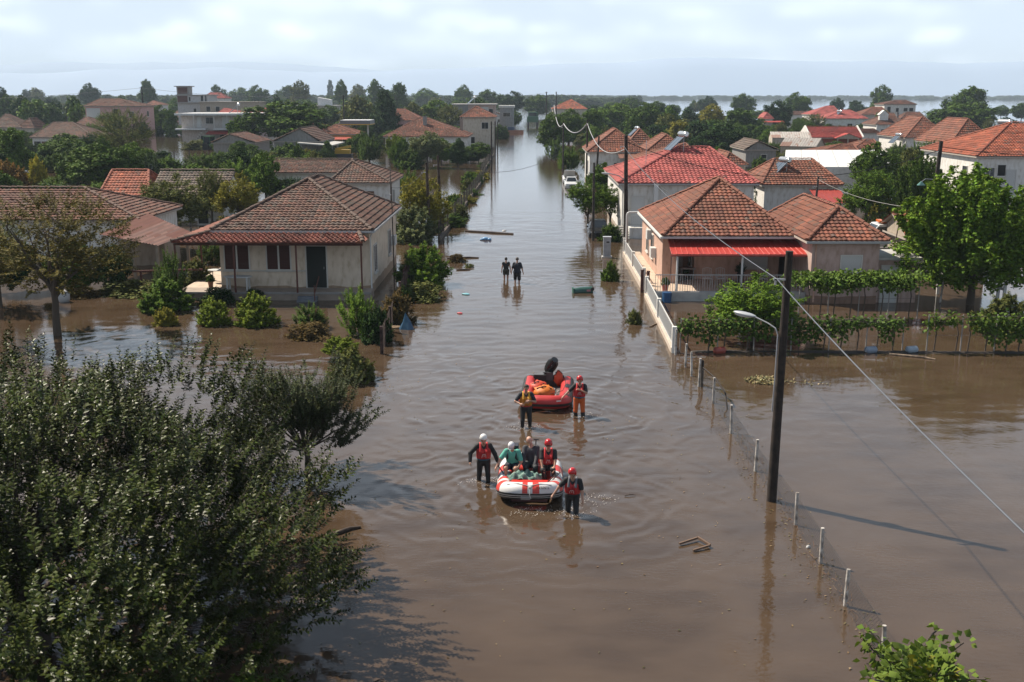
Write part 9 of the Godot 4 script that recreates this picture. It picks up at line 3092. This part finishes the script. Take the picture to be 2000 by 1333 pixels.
	for i in 420:
		var a := r.randf() * TAU
		var rr := sqrt(r.randf())
		var p := Vector3(cos(a) * rr * 0.85, r.randf() * 0.10 * (1.0 - rr), sin(a) * rr * 0.6)
		leaf(wr, p, rdir(r), (Vector3.UP + rdir(r) * 0.6).normalized(), 0.16, 0.08, jit(Color(0.22, 0.19, 0.10), 0.5))
	for i in 60:
		var p := Vector3(r.randf_range(0.2, 2.4), 0.01, r.randf_range(-0.1, 0.7))
		leaf(wr, p, rdir(r), Vector3.UP, 0.14, 0.06, jit(Color(0.25, 0.22, 0.12), 0.5))
	var wo := single("weed_raft", "floating raft of brown weeds left behind the near pole in the flooded field", "weeds", wr, leafmat("leaf_wr", 0.7, 0.2), Vector3(9.4, 0, -41.2))
	# garden fence on the left of the street, rusted and fallen
	garden_fence("rusted wire garden fence between the veranda house and the street", [Vector3(-7.15, 0, -66.0), Vector3(-6.9, 0, -57.0), Vector3(-6.55, 0, -50.0), Vector3(-6.35, 0, -45.5)], 2.4, 1.15, 0.0, Color(0.10, 0.055, 0.04), "rusty", Color(0.12, 0.06, 0.045), 0.07)
	garden_fence("concrete based fence along the left bank beside the yellow shrub", [Vector3(-6.9, 0, -83.0), Vector3(-6.5, 0, -105.0), Vector3(-6.15, 0, -132.0), Vector3(-5.95, 0, -150.0)], 3.4, 1.5, 0.3, Color(0.04, 0.034, 0.028), "bank", Color(0.16, 0.125, 0.10), 0.16)
	garden_fence("walled fence along the left bank before the chimneyed house", [Vector3(-6.6, 0, -152.0), Vector3(-6.5, 0, -185.0), Vector3(-6.6, 0, -205.0)], 4.5, 1.6, 0.4, Color(0.05, 0.045, 0.04), "bank", Color(0.28, 0.24, 0.21), 0.16)
	garden_fence("pale posted wire fence in the flood before the white outbuildings", [Vector3(-34.0, 0, -88.5), Vector3(-27.4, 0, -86.8), Vector3(-21.5, 0, -86.0)], 2.2, 1.3, 0.0, Color(0.10, 0.095, 0.09), "pale", Color(0.42, 0.40, 0.37), 0.10)
	garden_fence("low wire fence at the edge of the still pond", [Vector3(-78.0, 0, -197.0), Vector3(-60.0, 0, -192.0)], 3.0, 1.4, 0.0, Color(0.08, 0.075, 0.07), "pond", Color(0.13, 0.10, 0.08), 0.2)
	# red brown garden gate boards by the street
	t = thing("fence_boards", "red brown fence boards leaning by the veranda house's garden gate", "fence", Vector3(-7.2, 0, -62.6), 1.5)
	for i in 5:
		mb = MB.new()
		mb.box(Vector3(-0.7 + i * 0.34, 0.45, 0.03 * (i % 2)), Vector3(0.30, 1.4 + 0.1 * (i % 3), 0.05), Color.WHITE, Basis(Vector3.BACK, 0.04 * (i - 2)))
		obj("plank", mb, mat("red_brown_wood", Color(0.16, 0.055, 0.04), 0.8, "w"), t)
	# iron scrap left of the pond
	t = thing("scrap_heap", "rusty heap of iron frames beside the low white house", "scrap", Vector3(-78.5, 0, -204.0))
	mb = MB.new()
	for i in 34:
		var p := Vector3(r.randf_range(-3.0, 3.0), r.randf_range(0.0, 1.2), r.randf_range(-1.5, 1.5))
		mb.bar(p, p + Vector3(r.randf_range(-2, 2), r.randf_range(-0.3, 1.6), r.randf_range(-1, 1)), 0.09, 0.09, jit(Color(0.10, 0.05, 0.035), 0.4))
	stuff(obj("iron_bars", mb, mat("twig", Color(1, 1, 1), 0.9, "v"), t))
	# white painted timber trestles below the mulberry
	t = thing("timber_trestle", "white painted timber trestle leaning beside the big mulberry trunk", "trestle", Vector3(24.6, 0, -59.5))
	for q in [[Vector3(-1.3, 1.2, -1.0), Vector3(-0.6, 1.0, 0.3)], [Vector3(0.4, 0.95, 0.2), Vector3(1.4, 0.7, 1.4)], [Vector3(-1.3, -0.4, -1.0), Vector3(-1.3, 1.6, -1.0)], [Vector3(1.4, -0.4, 1.4), Vector3(1.4, 1.1, 1.4)], [Vector3(1.2, -0.4, 1.0), Vector3(1.25, 1.3, 1.0)]]:
		mb = MB.new()
		mb.bar(q[0], q[1], 0.16, 0.09)
		obj("plank", mb, mat("white_paint", Color(0.7, 0.7, 0.68), 0.6), t)
	for q in [[20.4, -57.8], [28.2, -60.5]]:
		mb = MB.new()
		mb.tube([Vector3(0, -0.5, 0), Vector3(0.15, 1.9, 0)], [0.06, 0.055], 8)
		single("white_post", "white garden post standing in the flood %s the big mulberry trunk" % ("left of" if q[0] < 24.0 else "right of"), "post", mb, mat("post_white", Color(0.85, 0.82, 0.77), 0.8, "w"), Vector3(q[0] + 2.0, 0, q[1]))
	# little shed with an orange roof behind the mulberry, and the earth bank of the vines
	house("small shed with an orange tiled roof behind the big mulberry", 23.2, 28.6, -66.0, 6.0, 2.5, 3.7, [0, 0], true, "orange", Color(0.42, 0.36, 0.29), "beige", [], true, false, 1.2, 0.3, "shed", "shed")
	mb = MB.new()
	var nz := FastNoiseLite.new()
	nz.seed = 8
	nz.frequency = 0.35
	for i in 90:
		var x0 := 7.2 + i * 0.185
		var x1 := x0 + 0.185
		var h0 := 0.04 + 0.05 * nz.get_noise_1d(x0)
		var h1 := 0.04 + 0.05 * nz.get_noise_1d(x1)
		var w0 := 0.30 + 0.22 * nz.get_noise_1d(x0 * 2.0 + 50.0)
		var w1 := 0.30 + 0.22 * nz.get_noise_1d(x1 * 2.0 + 50.0)
		mb.quad(Vector3(x0, -0.05, -46.0 + w0), Vector3(x1, -0.05, -46.0 + w1), Vector3(x1, h1, -46.2), Vector3(x0, h0, -46.2))
		mb.quad(Vector3(x0, h0, -46.2), Vector3(x1, h1, -46.2), Vector3(x1, -0.05, -46.5 - w1), Vector3(x0, -0.05, -46.5 - w0))
	struct("ground", mb, mat("wet_earth", Color(0.045, 0.032, 0.022), 0.8, "w"))
	# leaves and chaff drifting on the flood, thicker along the fences
	var lf := MB.new()
	for i in 1500:
		var p := Vector3(r.randf_range(-5.0, 6.3), 0.012, -r.randf_range(17.0, 75.0))
		if i % 3 == 0:
			p.x = 6.95 + r.randfn(0.0, 0.35)
			p.z = -r.randf_range(18.0, 46.0)
		elif i % 3 == 1:
			p = Vector3(-5.6 + r.randfn(0.0, 0.7), 0.012, -r.randf_range(38.0, 80.0))
		leaf(lf, p, Vector3(r.randf_range(-1, 1), 0.05, r.randf_range(-1, 1)).normalized(), Vector3.UP, r.randf_range(0.03, 0.10), r.randf_range(0.02, 0.06), jit(Color(0.13, 0.10, 0.055), 0.6))
	stuff(obj("floating_leaves", lf, leafmat("leaf_litter", 0.7, 0.0), self))
	# splashes where people wade
	var fm := MB.new()
	for q in [Vector3(-1.25, 0, -29.7), Vector3(1.2, 0, -27.25), Vector3(-0.05, 0, -35.0), Vector3(1.85, 0, -36.4), Vector3(0.1, 0, -27.4), Vector3(1.9, 0, -28.3)]:
		for i in 110:
			var a := r.randf() * TAU
			var rr := 0.16 + absf(r.randfn(0.0, 0.22))
			var s := r.randf_range(0.003, 0.011)
			fm.ball(q + Vector3(cos(a) * rr * 1.2, r.randf() * 0.03, sin(a) * rr * 0.8), Vector3(s * 2.2, s * 0.6, s), Color.WHITE, Basis(Vector3.UP, r.randf() * TAU), 6, 4)
	var fo := obj("foam", fm, mat("foam", Color(0.66, 0.62, 0.58), 0.35), self)
	stuff(fo)
	fo.set_meta("label", "white splashes and foam where the rescuers wade")
